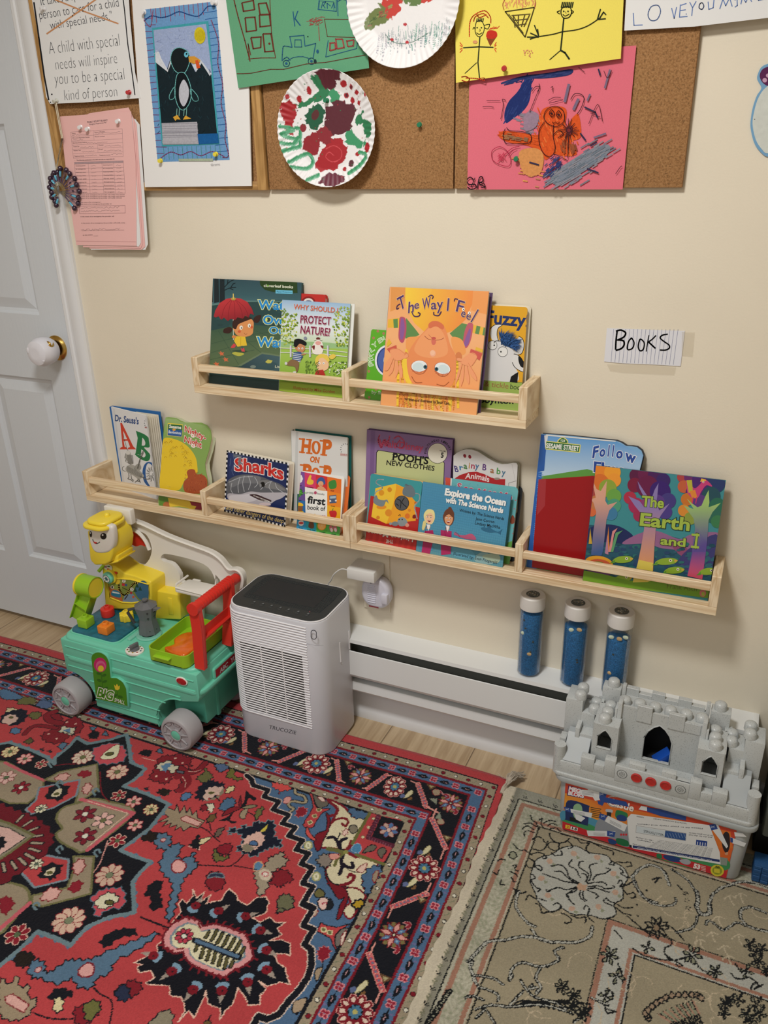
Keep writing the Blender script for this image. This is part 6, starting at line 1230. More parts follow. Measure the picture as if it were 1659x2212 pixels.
def paint_red(p):
 A=np.array
 bt=np.interp(YT-p.Y,TB,range(13));br=np.interp(XR-p.X,RB_,range(13));b=np.minimum(bt,br);bi=np.floor(b).astype(int)
 for i,c in enumerate(BC):p.C[(bi==i)]=np.array(lin(c))*.84
 def LP(pts):return A(pts,float)
 def el(x,y,rx,ry,c,rot=0,ol=None,ow=.0016,n=14):
  a=math.radians(rot);q=LP([(x+rx*math.cos(t)*math.cos(a)-ry*math.sin(t)*math.sin(a),y+rx*math.cos(t)*math.sin(a)+ry*math.sin(t)*math.cos(a)) for t in np.linspace(0,2*np.pi,n,endpoint=False)]);p.poly(q,c,True,ol=ol,ow=ow)
 def st(pts,w,c):p.stroke(LP(pts),w,c)
 def rosette(x,y,r,sx=1.0):
  for k in range(10):
   an=k*2*math.pi/10+.3;cxp,cyp=x+sx*r*.7*math.cos(an),y+r*.7*math.sin(an);el(cxp,cyp,r*.36*sx**.5,r*.26,PNK_,math.degrees(an))
  for k in range(10):
   an=k*2*math.pi/10+.3;cxp,cyp=x+sx*r*.68*math.cos(an),y+r*.68*math.sin(an);el(cxp,cyp,r*.33*sx**.5,r*.225,DRD,math.degrees(an));el(cxp+.03*r*math.cos(an),cyp+.03*r*math.sin(an),r*.17,r*.115,'#e0c8b8',math.degrees(an))
  el(x,y,r*.42*sx,r*.42,NAV)
  for k in range(8):an=k*math.pi/4;el(x+sx*r*.26*math.cos(an),y+r*.26*math.sin(an),r*.14,r*.1,'#4a7898',math.degrees(an))
  el(x,y,r*.14,r*.14,'#b8b068')
 def star(x,y,r):
  for k in range(8):an=k*math.pi/4+math.pi/8;el(x+r*.72*math.cos(an),y+r*.72*math.sin(an),r*.22,r*.16,'#7c7448',math.degrees(an),DRD,.001)
  for k in range(8):
   an=k*math.pi/4;u=A([math.cos(an),math.sin(an)]);v=A([-u[1],u[0]]);o=A([x,y]);c=PNK_ if k % 2==0 else '#54789c'
   q=[o+u*r*.12,o+u*r*.5+v*r*.2,o+u*r*1.0,o+u*r*.5-v*r*.2];p.poly(LP(q),c,True,ol=DRD,ow=.0018);
   if k % 2:el(*(o+u*r*.5),r*.1,r*.05,'#8fb0cc',math.degrees(an))
  el(x,y,r*.14,r*.14,NAV);el(x,y,r*.08,r*.08,'#d8d4b8')
 def zig(pts):
  q=LP(pts);out=[]
  for a_,b_ in zip(q[:-1],q[1:]):
   n=max(1,int(np.hypot(*(b_-a_))/.0085));out+=[a_+(b_-a_)*i/n for i in range(n)]
  out.append(q[-1]);dense=len(out)
  for o in out:
   for s_,c in ((.0088,'#dd9a90'),(.0070,'#c4505a'),(.0034,'#6c7088')):p.poly(LP([o+[s_,0],o+[0,s_],o-[s_,0],o-[0,s_]]),c,True)
  # thin connecting ends
 def thin(pts):st(pts,.0035,'#dd9a90');
 # small band ornaments, written once for a band along x (top) or along y (right)
 def band(fixed,start,end,horiz,kind,step):
  n=int(abs(end-start)/step)+1;sg=-1
  for k in range(n):
   c=start-step*k;P=(lambda a,b_:(c+a,fixed+b_)) if horiz else (lambda a,b_:(fixed+b_,c+a))
   if kind=='dots':
    x,y=P(0,0)
    if k % 2:el(x,y,.0056,.0056,NAV,n=6);el(x,y,.0040,.0040,'#dcd8c8',n=6)
    else:el(x,y,.0062,.0056,NAV,n=8);el(x,y,.0050,.0046,DRD,n=8)
    for a,b_ in ((-step*.42,.002),(-step*.55,-.003)):st([P(a-.003,b_-.003),P(a+.003,b_+.003)],.0014,'#7c8068')
   else:
    for a in (0,-step/2):
     pass
    st([P(-.008,0),P(-step+.008,0)],.0018,NAV)
    for a,b_ in ((.004,.0042),(-.004,.0042),(.004,-.0042),(-.004,-.0042)):x,y=P(a,b_);el(x,y,.0055,.0048,'#d88c94');
    for a,b_ in ((.0036,.0038),(-.0036,.0038),(.0036,-.0038),(-.0036,-.0038)):x,y=P(a,b_);el(x,y,.0036,.0032,'#94243a')
    q=[P(-step/2+.013,.0),P(-step/2+.006,.007),P(-step/2-.004,.0055),P(-step/2-.012,.002),P(-step/2-.014,-.003),P(-step/2-.002,-.0065),P(-step/2+.008,-.005)]
    p.poly(LP(q),NAV,True);st([P(-step/2-.003,.0),P(-step/2+.006,-.001)],.0016,'#c89aa0')
    el(*P(-step/2+.011,.0085),.004,.0025,'#6c6c98');el(*P(-step/2-.012,-.0085),.004,.0025,'#6c6c98')
 yb=lambda i:YT-(TB[i]+TB[i+1])/2;xb=lambda i:XR-(RB_[i]+RB_[i+1])/2
 band(yb(2),xb(2)+.002,-2.25,True,'dots',.0325);band(xb(2),yb(2)-.0325,-1.25,False,'dots',.0335)
 band(yb(10),xb(10)+.001,-2.25,True,'dots',.0325);band(xb(10),yb(10)-.033,-1.25,False,'dots',.0335)
 band(yb(4),xb(4)-.0,-2.25,True,'leaf',.0572);band(xb(4),yb(4)-.0572,-1.25,False,'leaf',.0572)
 band(yb(8),xb(8)-.0,-2.25,True,'leaf',.0572);band(xb(8),yb(8)-.0572,-1.25,False,'leaf',.0572)
 ym,xm=yb(6),xb(6)
 def W2(x):return x-Sh(-.23)*ramp(np.array(x))
 def small(x,y,fl=1,hz=True):
  """curled red leaf, cream half palmette and brown corner leaf, scattered between the big flowers"""
  t_=(lambda a,b_:(x+a,y+b_)) if hz else (lambda a,b_:(x+b_,y+a))
  q=[t_(0,.006),t_(.010*fl,.013),t_(.019*fl,.008),t_(.016*fl,-.003),t_(.008*fl,-.001),t_(.012*fl,.006)];p.poly(LP(spline(q,3,True)),'#8e2434',True,ol='#cf9496',ow=.0011)
 def half(x,y,f1,f2,hz=True):
  t_=(lambda a,b_:(x+a*f1,y+b_*f2)) if hz else (lambda a,b_:(x+b_*f2,y+a*f1))
  p.poly(LP(spline([t_(-.006,-.014),t_(.004,-.006),t_(.010,.010),t_(.004,.018),t_(-.003,.006)],3,True)),'#d3cda6',True,ol='#7c7448',ow=.001)
  p.poly(LP(spline([t_(-.014,-.016),t_(-.004,-.010),t_(-.008,-.002),t_(-.016,-.006)],3,True)),'#5f6c94',True);p.poly(LP(spline([t_(.004,-.016),t_(.014,-.012),t_(.010,-.002)],3,True)),'#7c5a38',True)
 def corner_leaf(x,y,s=1,hz=True):
  t_=(lambda a,b_:(x+a,y+b_*s)) if hz else (lambda a,b_:(x+b_*s,y+a));p.poly(LP([t_(-.013,.008),t_(.013,.008),t_(.002,-.008)]),'#6c4c34',True);p.poly(LP([t_(-.006,.006),t_(.006,.006),t_(.001,-.003)]),'#a8a078',True)
 tops=[('s',W2(-.502)),('r',W2(-.645),.72),('s',W2(-.738)),('r',-.851),('s',-1.0),('r',-1.153),('s',-1.306),('r',-1.46),('s',-1.635),('r',-1.815),('s',-1.985),('r',-2.15)]
 for a_,b_ in zip(tops[:-1],tops[1:]):
  hi=.030;xa,xb_=a_[1],b_[1];m=(xa+xb_)/2;ya=ym-hi if a_[0]=='s' else ym+hi;yb_=ym-hi if b_[0]=='s' else ym+hi;w=abs(xa-xb_)
  if a_[1]==tops[0][1]:thin([(xa-.018,ym-.038),(m+.012,ym-.030)])
  zig([(m+w*.14,ya),(m-w*.14,yb_)]);thin([(m+w*.14,ya),(m+w*.28,ya+(.004 if ya>ym else -.004))]);thin([(m-w*.14,yb_),(m-w*.28,yb_+(.004 if yb_>ym else -.004))])
  if w>.1:
   rx=xb_ if b_[0]=='r' else xa;sg=1 if rx<m else -1
   half(rx+sg*.040,ym-.012,1,1);corner_leaf(m-sg*.0+(.012*sg),ym+.032)
   sx_=xa if a_[0]=='s' else xb_;small(sx_+(-.026 if sx_>m else .026),ym+.018,-1 if sx_>m else 1)
 for t_ in tops:
  if t_[0]=='s':star(t_[1],ym+.002,.031)
  else:rosette(t_[1],ym+.001,.0365,t_[2] if len(t_)>2 else 1)
 rights=[('s',-.222),('r',-.433),('s',-.609),('r',-.782),('s',-.955),('r',-1.13)]
 for a_,b_ in zip(rights[:-1],rights[1:]):
  ya,yb_=a_[1],b_[1];hi=.026;xa=xm-hi if a_[0]=='s' else xm+hi;xb_=xm-hi if b_[0]=='s' else xm+hi;m=(ya+yb_)/2;w=abs(ya-yb_)
  zig([(xa,m+w*.16),(xb_,m-w*.16)]);thin([(xa,m+w*.16),(xa,m+w*.32)]);thin([(xb_,m-w*.16),(xb_,m-w*.32)])
  ry=yb_ if b_[0]=='r' else ya;sg=1 if ry<m else -1;half(xm-.012,ry+sg*.046,1,1,True);corner_leaf(xm+.022,m-sg*.008,1)
  sy=ya if a_[0]=='s' else yb_;small(xm+.006,sy+(-.034 if sy>m else .026),1)
 for t_ in rights[1:]:
  if t_[0]=='s':star(xm,t_[1],.031)
  else:rosette(xm,t_[1],.0345,.97)
 el(xm-.042,ym+.022,.010,.011,'#a8947c',0,DRD);el(xm-.005,ym-.062,.009,.009,'#a8947c',0,DRD);small(xm-.026,ym+.014,1)
 p.poly(LP([(xm-.052,ym-.004),(xm-.030,ym-.016),(xm-.034,ym+.004)]),'#8a9080',True);p.poly(LP([(xm-.016,ym-.034),(xm-.004,ym-.056),(xm-.020,ym-.056)]),'#8a9080',True)
 # ---------------- corner spandrel
 def L(v,pts):p.view(*v);return p.L(pts)
 FA,FB,FC,FD,FE,FF=(300,1560,4.88),(560,1640,5.53),(360,1900,4.88),(0,1600,2.9625),(0,1370,3.95),(640,1860,4.6083)
 zz=np.vstack([L(FA,[(1135,560),(1185,600),(1205,665),(1360,715)]),L(FB,[(60,450),(235,505),(165,600),(350,665),(275,765),(430,815),(350,915),(515,970),(440,1080),(590,1125),(500,1250),(630,1300),(520,1480),(640,1525),(520,1720),(650,1775)]),L(FF,[(60,430),(165,475),(70,640),(170,680),(80,830),(148,880),(150,1050),(105,1170),(40,1270),(-80,1400)]),L(FC,[(1180,1420),(1060,1475),(970,1440),(900,1560)])])
 inner=A([(XR-.198,-1.25),(XR-.198,YT-.240),(zz[0][0],YT-.240)])
 p.poly(np.vstack([zz,[[zz[-1][0],-1.25]],inner]),BLU,True)
 K=.0022
 def sh(v,pts,c,ol=NAV,ow=K,k=3,jag=0,closed=True):
  q=L(v,pts if k==0 else spline(pts,k,True));q=serrate(q,jag) if jag else q;p.fill(q,c);
  if ol:p.stroke(np.vstack([q,q[:1]]),ow,ol)
 def ln(v,pts,w,c,k=3):p.stroke(L(v,spline(pts,k) if k else pts),w,c)
 # cream scrollwork
 sh(FB,[(830,480),(1000,560),(1080,640),(1150,700),(1280,690),(1200,860),(1120,1000),(1040,1080),(860,1060),(730,1050),(760,960),(840,800),(900,690),(930,600)],CRE,DRD,.006)
 sh(FB,[(1000,1120),(1160,1160),(1420,1250),(1290,1340),(1230,1480),(1270,1600),(1190,1670),(1100,1770),(1060,1600),(960,1530),(870,1480),(790,1350),(880,1200)],CRE,DRD,.004)
 sh(FF,[(480,280),(600,270),(690,350),(640,420),(560,560),(500,560),(470,480),(540,400)],CRE,DRD,.004)
 for q in ([(850,770),(920,720),(1020,705),(1065,750),(1030,800),(990,770)],[(820,1480),(960,1510),(1080,1480),(1130,1410),(1090,1370),(1060,1410)]):ln(FB,q,.0065,DRD)
 sh(FB,[(800,640),(850,700),(830,850),(770,960),(730,1080),(680,1090),(650,960),(700,880),(790,850),(810,740)],DRD,NAV);sh(FB,[(770,1290),(820,1400),(880,1480),(1060,1530),(1000,1560),(960,1640),(900,1560),(850,1480)],DRD,NAV)
 sh(FF,[(290,60),(330,200),(470,260),(520,340),(500,420),(440,560),(400,580),(430,450),(480,360),(420,380),(340,260),(290,160)],DRD,NAV);ln(FF,[(440,240),(540,210),(580,150),(530,140)],.007,DRD)
 for q in ([(1030,1110),(960,1060),(930,980),(880,930),(820,940)],[(960,1060),(970,980),(1040,945)],[(1010,1120),(980,1220),(990,1290),(960,1370)],[(990,1250),(1060,1290),(1120,1290),(1110,1240)]):ln(FB,q,.0085,'#1a1424')
 ln(FB,[(1030,1110),(1090,1010),(1100,980)],.008,DRD);ln(FB,[(1040,1110),(1160,1170)],.008,DRD);ln(FB,[(820,1070),(900,1085),(1010,1115)],.011,'#6c6c3c');ln(FB,[(1000,1130),(930,1200),(900,1270)],.007,'#6c6c3c');el(*L(FB,[(1035,1110)])[0],.006,.006,'#8c8c4c')
 for q in ([(690,1200),(740,1140),(830,1130),(860,1180),(850,1270),(760,1290),(700,1240)],):sh(FB,q,'#8a8078',NAV,K,3,.006)
 sh(FB,[(840,1135),(930,1130),(960,1170),(900,1200),(850,1190)],'#d8988c',DRD,.0015)
 sh(FB,[(600,410),(640,430),(690,580),(850,590),(760,640),(690,730),(630,820),(520,785),(640,580)],RED_,NAV)
 for x,y in ((715,605),(662,680),(608,755)):c_=L(FB,[(x,y)])[0];el(*c_,.008,.008,'#d8cca0',n=4);el(*c_,.0055,.0055,'#6c7048',n=4)
 sh(FB,[(640,425),(690,440),(760,500),(830,500),(810,560),(700,575)],'#6c665c');sh(FB,[(700,450),(760,455),(790,500),(740,500)],'#e0c8bc',DRD,.0016);ln(FB,[(820,480),(850,520),(930,580),(920,650),(850,680)],.008,DRD)
 sh(FB,[(150,280),(300,300),(390,340),(360,370),(280,380),(230,420),(240,370),(180,350)],'#d0504e',NAV,.0015,3,.004);ln(FB,[(430,360),(440,410),(530,440),(560,500),(520,520),(400,500),(350,530),(370,570),(410,590),(380,620)],.0105,NAV);ln(FB,[(430,360),(440,410),(530,440),(560,500),(520,520),(400,500),(350,530),(370,570),(410,590),(380,620)],.006,'#a89c80')
 sh(FB,[(310,455),(370,450),(375,490),(340,530),(290,520)],PNK_,DRD,.0016);sh(FB,[(440,620),(500,570),(570,590),(570,640),(520,680),(450,690)],'#8c2030','#d88c8c',.001,3,.004)
 sh(FB,[(560,820),(580,810),(620,900),(680,960),(640,970),(560,900)],'#cc5450');
 for x,y,r_ in ((585,1030,1),(680,1400,1)):c_=L(FB,[(x,y)])[0];el(*c_,.013,.010,'#a8a86c',-60);el(*c_,.010,.0065,'#e0dcc0',-60);el(*c_,.004,.002,'#8c9068',-60)
 sh(FB,[(1060,570),(1180,610),(1300,640),(1280,700),(1160,710),(1090,660)],BLU,NAV,K,3,.006);sh(FB,[(1250,1380),(1320,1290),(1460,1270),(1440,1380),(1380,1480),(1290,1620),(1230,1500)],BLU,NAV,K,3,.007);sh(FB,[(1350,1400),(1400,1330),(1430,1350),(1380,1480)],'#9c8c78',DRD,.002)
 ln(FB,[(940,950),(965,880)],.003,NAV,0);sh(FB,[(1080,800),(1150,790),(1180,840),(1130,890),(1080,860)],'#86806e',NAV);sh(FB,[(1000,860),(1050,830),(1060,890),(1000,910)],'#e8c8bc',DRD,.0016,3,.004);ln(FB,[(1060,1320),(1150,1350),(1240,1350)],.002,NAV);sh(FB,[(1160,1330),(1220,1270),(1290,1240),(1260,1330),(1220,1355)],'#e0c0b0',DRD,.002)
 sh(FB,[(1110,1730),(1180,1680),(1260,1690),(1230,1760),(1160,1790)],'#b8982c',NAV,.004,3,.004)
 sh(FF,[(180,320),(220,270),(280,310),(270,360),(200,360)],'#6c6840',NAV);sh(FF,[(215,400),(250,360),(310,370),(340,420),(320,460),(260,490),(220,450)],'#e0c0b8',NAV,.003);ln(FF,[(260,430),(290,410),(310,430)],.003,'#a8304c');sh(FF,[(330,370),(370,420),(360,470),(300,480)],'#1a2028');sh(FF,[(145,540),(180,490),(220,500),(190,545)],'#b8a08c',DRD,.002)
 sh(FF,[(205,700),(245,610),(300,640),(400,660),(550,620),(430,690),(380,750),(405,900),(370,850),(340,770),(250,720)],RED_,NAV,K,0)
 for x,y in ((272,683),(335,712)):c_=L(FF,[(x,y)])[0];el(*c_,.007,.006,'#d8cca0');el(*c_,.0042,.0038,'#6c7048')
 sh(FF,[(390,750),(450,680),(520,670),(470,770),(420,850),(385,830)],'#76706a',NAV);sh(FF,[(440,780),(480,700),(500,710),(450,840)],'#dcc8bc',DRD,.0016)
 sh(FF,[(210,900),(250,850),(320,860),(335,920),(260,1010),(210,940)],'#8c1e30','#d88c8c',.001,3,.004);sh(FF,[(180,1120),(210,1070),(265,1060),(240,1130),(200,1200)],'#a8947c',NAV);ln(FF,[(262,1000),(262,1060)],.002,NAV,0);sh(FF,[(0,1400),(110,1360),(70,1440),(0,1530)],'#a8947c',NAV);sh(FC,[(1330,1400),(1340,1290),(1480,1250),(1420,1380)],'#a8947c',NAV)
 # corner square with small flower
 q1=L(FB,[(1330,640),(1430,670),(1700,720),(1590,1060),(1480,1240),(1200,1140),(1110,1000)]);p.fill(q1,RED_);ln(FB,[(1325,640),(1110,1010)],.008,'#6c6c3c',0);ln(FB,[(1160,1140),(1490,1255)],.008,'#6c6c3c',0)
 p.fill(L(FB,[(1460,680),(1720,740),(1650,960),(1610,1020),(1340,930)]),NAV);ln(FB,[(1425,680),(1300,935),(1590,1030)],.0115,'#5c2438',0)
 for k in range(9):x=1420-k*14.5;ln(FB,[(x-12,690+k*29),(x+14,695+k*29)],.0015,'#8c5468',0);x=1320+k*32;ln(FB,[(x,935+k*12),(x-8,965+k*12)],.0015,'#8c5468',0)
 c_=L(FB,[(1545,845)])[0]
 for k in range(8):an=k*math.pi/4;el(c_[0]+.014*math.cos(an),c_[1]+.014*math.sin(an),.0085,.0058,'#c8a89c' if k % 2 else '#5478a8',math.degrees(an),DRD,.0011)
 el(*c_,.005,.005,'#e0c0b8')
 for x,y in ((1362,710),(1308,815),(1240,930)):el(*L(FB,[(x,y)])[0],.004,.004,'#d8cca8',0,OLV,.001)
 sh(FB,[(1230,1120),(1290,1050),(1350,1020),(1400,1040),(1370,1090),(1290,1110)],'#6a6458');sh(FB,[(1460,1190),(1410,1120),(1440,1060),(1500,1060),(1515,1110),(1480,1150)],'#6a6458');sh(FB,[(1100,1090),(1130,1020),(1200,1010),(1220,1070),(1180,1120)],'#4c84ac','#a8c0d0',.001)
 # stepped edge
 for w,c in ((.0165,'#ddc9bc'),(.0125,NAV)):p.stroke(zz,w,c)
 # ---------------- ground motifs
 LT='#e8c2b0'
 def both(v,pts,c,k=3,jag=0,ol=NAV):sh(v,pts,c,ol,K,k,jag)
 both(FA,[(175,460),(220,370),(300,350),(370,350),(420,320),(470,350),(530,370),(590,360),(540,420),(560,470),(470,450),(440,500),(490,520),(540,480),(520,600),(480,700),(370,735),(430,660),(440,590),(360,560),(330,620),(270,650),(200,630),(100,600),(140,530)],'#84202c',3,.006)
 ln(FA,[(440,480),(520,530),(620,510),(700,430)],.019,NAV);ln(FA,[(440,480),(520,530),(620,510),(700,430)],.015,'#84202c');ln(FA,[(400,580),(500,570),(520,640),(440,720)],.017,'#84202c');ln(FA,[(520,520),(600,522),(650,500)],.0014,LT);ln(FA,[(455,570),(490,620),(485,690)],.0014,LT)
 both(FA,[(175,450),(260,420),(330,400),(360,450),(430,470),(350,545),(300,500),(250,520),(190,490)],'#cfc8b0',0,.005);both(FA,[(240,460),(300,430),(360,440),(310,480),(290,530),(255,510)],'#5f86a8',0,.004,None)
 for x,y in ((385,380),(460,430),(185,570),(290,600)):el(*L(FA,[(x,y)])[0],.004,.004,'#e0b8a8',n=4)
 both(FA,[(400,505),(480,520),(470,545),(395,530)],'#5c6470',0)
 # heart on the left, its mirror partner
 both(FE,[(390,690),(430,660),(530,700),(520,760),(640,700),(710,760),(680,840),(600,860),(540,920),(430,930),(350,880),(380,840),(470,800),(440,750)],'#84202c',3,.006);ln(FE,[(520,760),(430,740),(400,690),(470,660)],.022,NAV);ln(FE,[(520,760),(430,740),(400,690),(470,660)],.018,'#84202c');ln(FE,[(480,800),(330,780),(260,800),(210,850)],.016,NAV);ln(FE,[(480,800),(330,780),(260,800),(210,850)],.012,'#84202c')
 both(FE,[(500,830),(540,780),(590,800),(650,790),(620,870),(570,850)],'#cfc8b0',0,.005);both(FE,[(540,820),(600,800),(600,850)],'#5f86a8',0,.003,None)
 for x,y in ((570,750),(645,765),(485,890),(415,850)):el(*L(FE,[(x,y)])[0],.004,.004,'#e0b8a8',n=4)
 both(FA,[(610,600),(640,560),(680,540),(700,480),(740,530),(780,560),(750,620),(690,640)],'#6c6a40',3,.005)
 both(FA,[(600,790),(610,710),(680,640),(760,610),(830,630),(900,640),(900,690),(830,780),(760,800),(690,830),(640,820)],'#161a2a',3,.008,None);both(FA,[(690,770),(720,700),(800,680),(900,690),(840,760),(740,800),(690,830)],'#d8b8ac',3,.006,None);both(FA,[(780,800),(840,770),(880,700),(900,720),(840,800),(700,830)],'#8c8470',3,.004,None);el(*L(FA,[(762,745)])[0],.008,.005,'#5c5a34',20,'#d8c8a8',.001)
 for v,pts,c in ((FA,[(915,740),(930,690),(1000,670),(1010,700),(950,750)],'#dcd09c'),(FA,[(440,800),(470,750),(540,740),(555,780),(500,820),(450,830)],'#5478a0'),(FA,[(720,1060),(730,1000),(810,960),(800,1030)],'#6c5434'),(FA,[(1230,1030),(1225,960),(1250,920),(1315,890),(1290,970)],'#6c6c40'),(FA,[(800,1200),(810,1150),(905,1095),(880,1150),(840,1210)],'#6c5c50'),(FA,[(650,900),(680,870),(740,870),(760,900),(720,930),(660,930)],'#84202c'),(FA,[(720,860),(800,870),(760,960),(730,920)],'#d8d4bc'),
 (FA,[(820,1330),(880,1290),(960,1280),(985,1330),(940,1390),(860,1390),(820,1370)],'#8c2030'),(FA,[(780,1400),(800,1330),(840,1390),(900,1420),(960,1390),(920,1450),(820,1470),(790,1450)],'#6c6c3c'),(FA,[(840,910),(880,840),(930,800),(1000,800),(1020,850),(980,900),(940,930),(870,930)],'#4f7090'),(FC,[(1170,330),(1180,230),(1230,170),(1310,180),(1340,230),(1310,300),(1220,340),(1150,360)],'#6a6a50'),(FA,[(800,450),(840,440),(900,440),(950,480),(900,510),(860,530),(820,500)],'#54688c'),(FA,[(920,580),(960,490),(1010,500),(1010,570),(1100,590),(1040,620),(980,590)],'#6c6a34'),(FE,[(60,630),(150,640),(60,690)],'#d8c8a0'),(FE,[(240,690),(300,660),(360,680),(300,730)],'#6c6a40'),(FE,[(85,840),(110,800),(180,810),(150,850)],'#54789c'),(FE,[(310,600),(360,560),(450,590),(420,630),(350,630)],'#54688c'),(FE,[(150,590),(180,540),(290,540),(300,590),(220,600)],'#6c6a40')):both(v,pts,c,3,.004)
 both(FE,[(0,740),(30,680),(110,650),(210,640),(235,700),(180,760),(90,780)],'#161a2a',3,.007,None);both(FE,[(20,740),(60,690),(130,690),(150,730),(80,770)],'#d8b8ac',3,.005,None);el(*L(FE,[(95,710)])[0],.008,.005,'#5c5a34')
 both(FE,[(0,480),(60,470),(200,540),(60,560),(0,530)],'#54789c',3,.004)
 both(FA,[(1050,840),(1075,770),(1085,900),(1060,910)],'#84202c',0);both(FA,[(870,990),(960,900),(1080,900),(990,950)],'#84202c',3);both(FA,[(1080,880),(1110,830),(1130,720),(1170,760),(1240,800),(1210,830),(1160,800),(1120,890)],NAV,3,0,None);both(FA,[(840,1040),(930,1000),(1010,930),(960,1030),(1040,1050),(980,1070),(930,1040)],NAV,3,0,None);both(FA,[(1060,1000),(1080,940),(1150,900),(1130,980),(1110,1020)],'#a09078');both(FA,[(1080,905),(1170,870),(1250,880),(1170,910)],'#8c8468')
 both(FA,[(260,960),(300,900),(380,930),(400,860),(430,960),(480,880),(500,960),(540,900),(560,980),(610,930),(620,1010),(700,1040),(620,1120),(540,1100),(470,1150),(440,1100),(380,1140),(400,1080),(320,1110),(340,1060),(250,1100),(300,1040),(190,1060),(310,1000)],'#9c8c74',0);both(FA,[(440,1010),(500,985),(665,1055),(620,1100),(450,1035)],'#d8a8a0',0,0,DRD)
 both(FA,[(530,1310),(620,1210),(640,1345)],NAV,0,0,LT);both(FA,[(640,1240),(730,1210),(760,1220),(700,1270),(640,1290)],'#dcd0a4',3)
 ln(FA,[(640,1100),(720,1140),(780,1200),(850,1260)],.003,NAV);ln(FA,[(740,1050),(760,1140)],.003,NAV,0);ln(FA,[(810,790),(850,830)],.003,NAV,0);ln(FA,[(1150,950),(1210,980),(1240,1040)],.0025,NAV)
 # big dark palmette right
 both(FA,[(940,1150),(980,1110),(1060,1130),(1100,1080),(1160,1110),(1240,1040),(1300,1060),(1390,1030),(1440,1090),(1430,1200),(1500,1240),(1500,1330),(1450,1310),(1380,1330),(1300,1360),(1220,1420),(1100,1380),(1025,1340),(1090,1260),(1080,1190),(1000,1160),(960,1190)],'#141a2c',3,.007,GRB);both(FA,[(1090,1290),(1130,1210),(1200,1180),(1260,1150),(1320,1200),(1310,1270),(1230,1340),(1150,1370),(1100,1350)],'#dcb4a8',3,.005,None);both(FA,[(1095,1300),(1150,1280),(1200,1320),(1240,1310),(1160,1370),(1100,1350)],'#8c8470',3,0,None);both(FA,[(1160,1290),(1190,1250),(1240,1260),(1250,1300)],'#4c6c98',3);both(FA,[(1280,1150),(1320,1110),(1360,1080),(1330,1150)],'#c8b84c',3,0,None)
 # pale palmette
 both(FB,[(-40,1300),(60,1280),(110,1180),(160,1160),(250,1110),(300,1120),(290,1180),(340,1180),(310,1270),(220,1310),(130,1380),(120,1480),(60,1600),(-10,1640),(-30,1480),(-60,1400)],'#a09480',3,.006);both(FB,[(180,1350),(300,1320),(390,1380),(390,1460),(310,1480),(280,1520),(220,1520),(120,1470),(160,1430)],'#84202c',3,.005);both(FB,[(0,1340),(60,1310),(130,1340),(150,1400),(100,1450),(20,1430)],'#cfc0ac',3,0,None);el(*L(FB,[(72,1372)])[0],.007,.006,'#e8dcd0',0,'#b8284c',.002);both(FB,[(-60,1250),(0,1220),(50,1260),(10,1320),(-60,1330)],'#5c86a8',3,0,'#d8a078')
 both(FD,[(1320,900),(1330,850),(1400,840),(1440,890),(1420,950),(1360,960),(1320,930)],'#84202c',3,.004);both(FD,[(1330,880),(1350,850),(1420,850),(1435,880),(1380,870)],'#28344c',3,0,GRB);both(FB,[(220,1770),(230,1660),(290,1610),(380,1630),(410,1690),(390,1790)],'#6a6a50',3,.005)
 ln(FD,[(1260,795),(1380,800),(1480,800),(1570,720)],.003,NAV);ln(FD,[(1500,800),(1640,825)],.0025,NAV,0)
 # long dark cartouche with fish bone
 big=[(100,430),(150,260),(190,190),(240,250),(250,110),(300,180),(370,130),(350,210),(440,160),(430,230),(500,250),(560,200),(640,150),(690,90),(700,160),(770,170),(740,240),(840,250),(960,210),(1070,180),(1060,260),(1080,290),(1030,340),(1040,380),(900,430),(1080,420),(1160,430),(1230,440),(1190,510),(1200,560),(1100,620),(1200,660),(1330,680),(1290,780),(1240,810),(1110,800),(1200,870),(1230,950),(1290,980),(1300,1080),(1190,1110),(1080,1100),(1000,1060),(1020,1150),(1010,1240),(960,1300),(920,1340),(880,1300),(800,1260),(720,1150),(740,1260),(660,1320),(640,1400),(590,1450),(540,1380),(470,1300),(430,1190),(370,1240),(380,1330),(310,1430),(250,1400),(150,1500),(160,1380),(200,1280),(120,1260),(60,1200),(0,1210),(20,1100),(-60,1140),(-180,1080),(-230,1060),(-110,1010),(-260,960),(-320,900),(-240,870),(-340,850),(-200,830),(-120,760),(-80,700),(0,600)]
 sh(FC,big,'#12131d',LT,.0022,0,.011)
 car=[(0,600),(80,490),(200,430),(310,460),(360,530),(500,500),(620,530),(800,600),(850,720),(870,820),(800,880),(700,920),(600,990),(480,950),(300,870),(230,800),(210,720),(100,740),(10,690)]
 q=L(FC,car);p.stroke(np.vstack([q,q[:1]]),.020,'#6c1826');p.stroke(np.vstack([q,q[:1]]),.011,'#d8989a');p.fill(q,'#d8989a');cc_=q.mean(0);q2=cc_+(q-cc_)*.93;p.fill(q2,'#7c8c98');q3=cc_+(q-cc_)*.87;p.fill(q3,'#dcd5b4')
 ring_=list(zip(q,np.vstack([q[1:],q[:1]])))
 for a_,b_ in ring_:
  n=max(1,int(np.hypot(*(b_-a_))/.011))
  for i in range(n):
   o=a_+(b_-a_)*i/n;dv=(o-cc_);dv=dv/np.hypot(*dv);st([o+dv*.006,o+dv*.017],.004,'#7c1c28')
 c_=L(FC,[(185,595)])[0]
 for k in range(8):an=k*math.pi/4;el(c_[0]+.0125*math.cos(an),c_[1]+.0115*math.sin(an),.0065,.005,'#b83c50',math.degrees(an),NAV,.0018)
 el(*c_,.0045,.0045,'#d8dcd0')
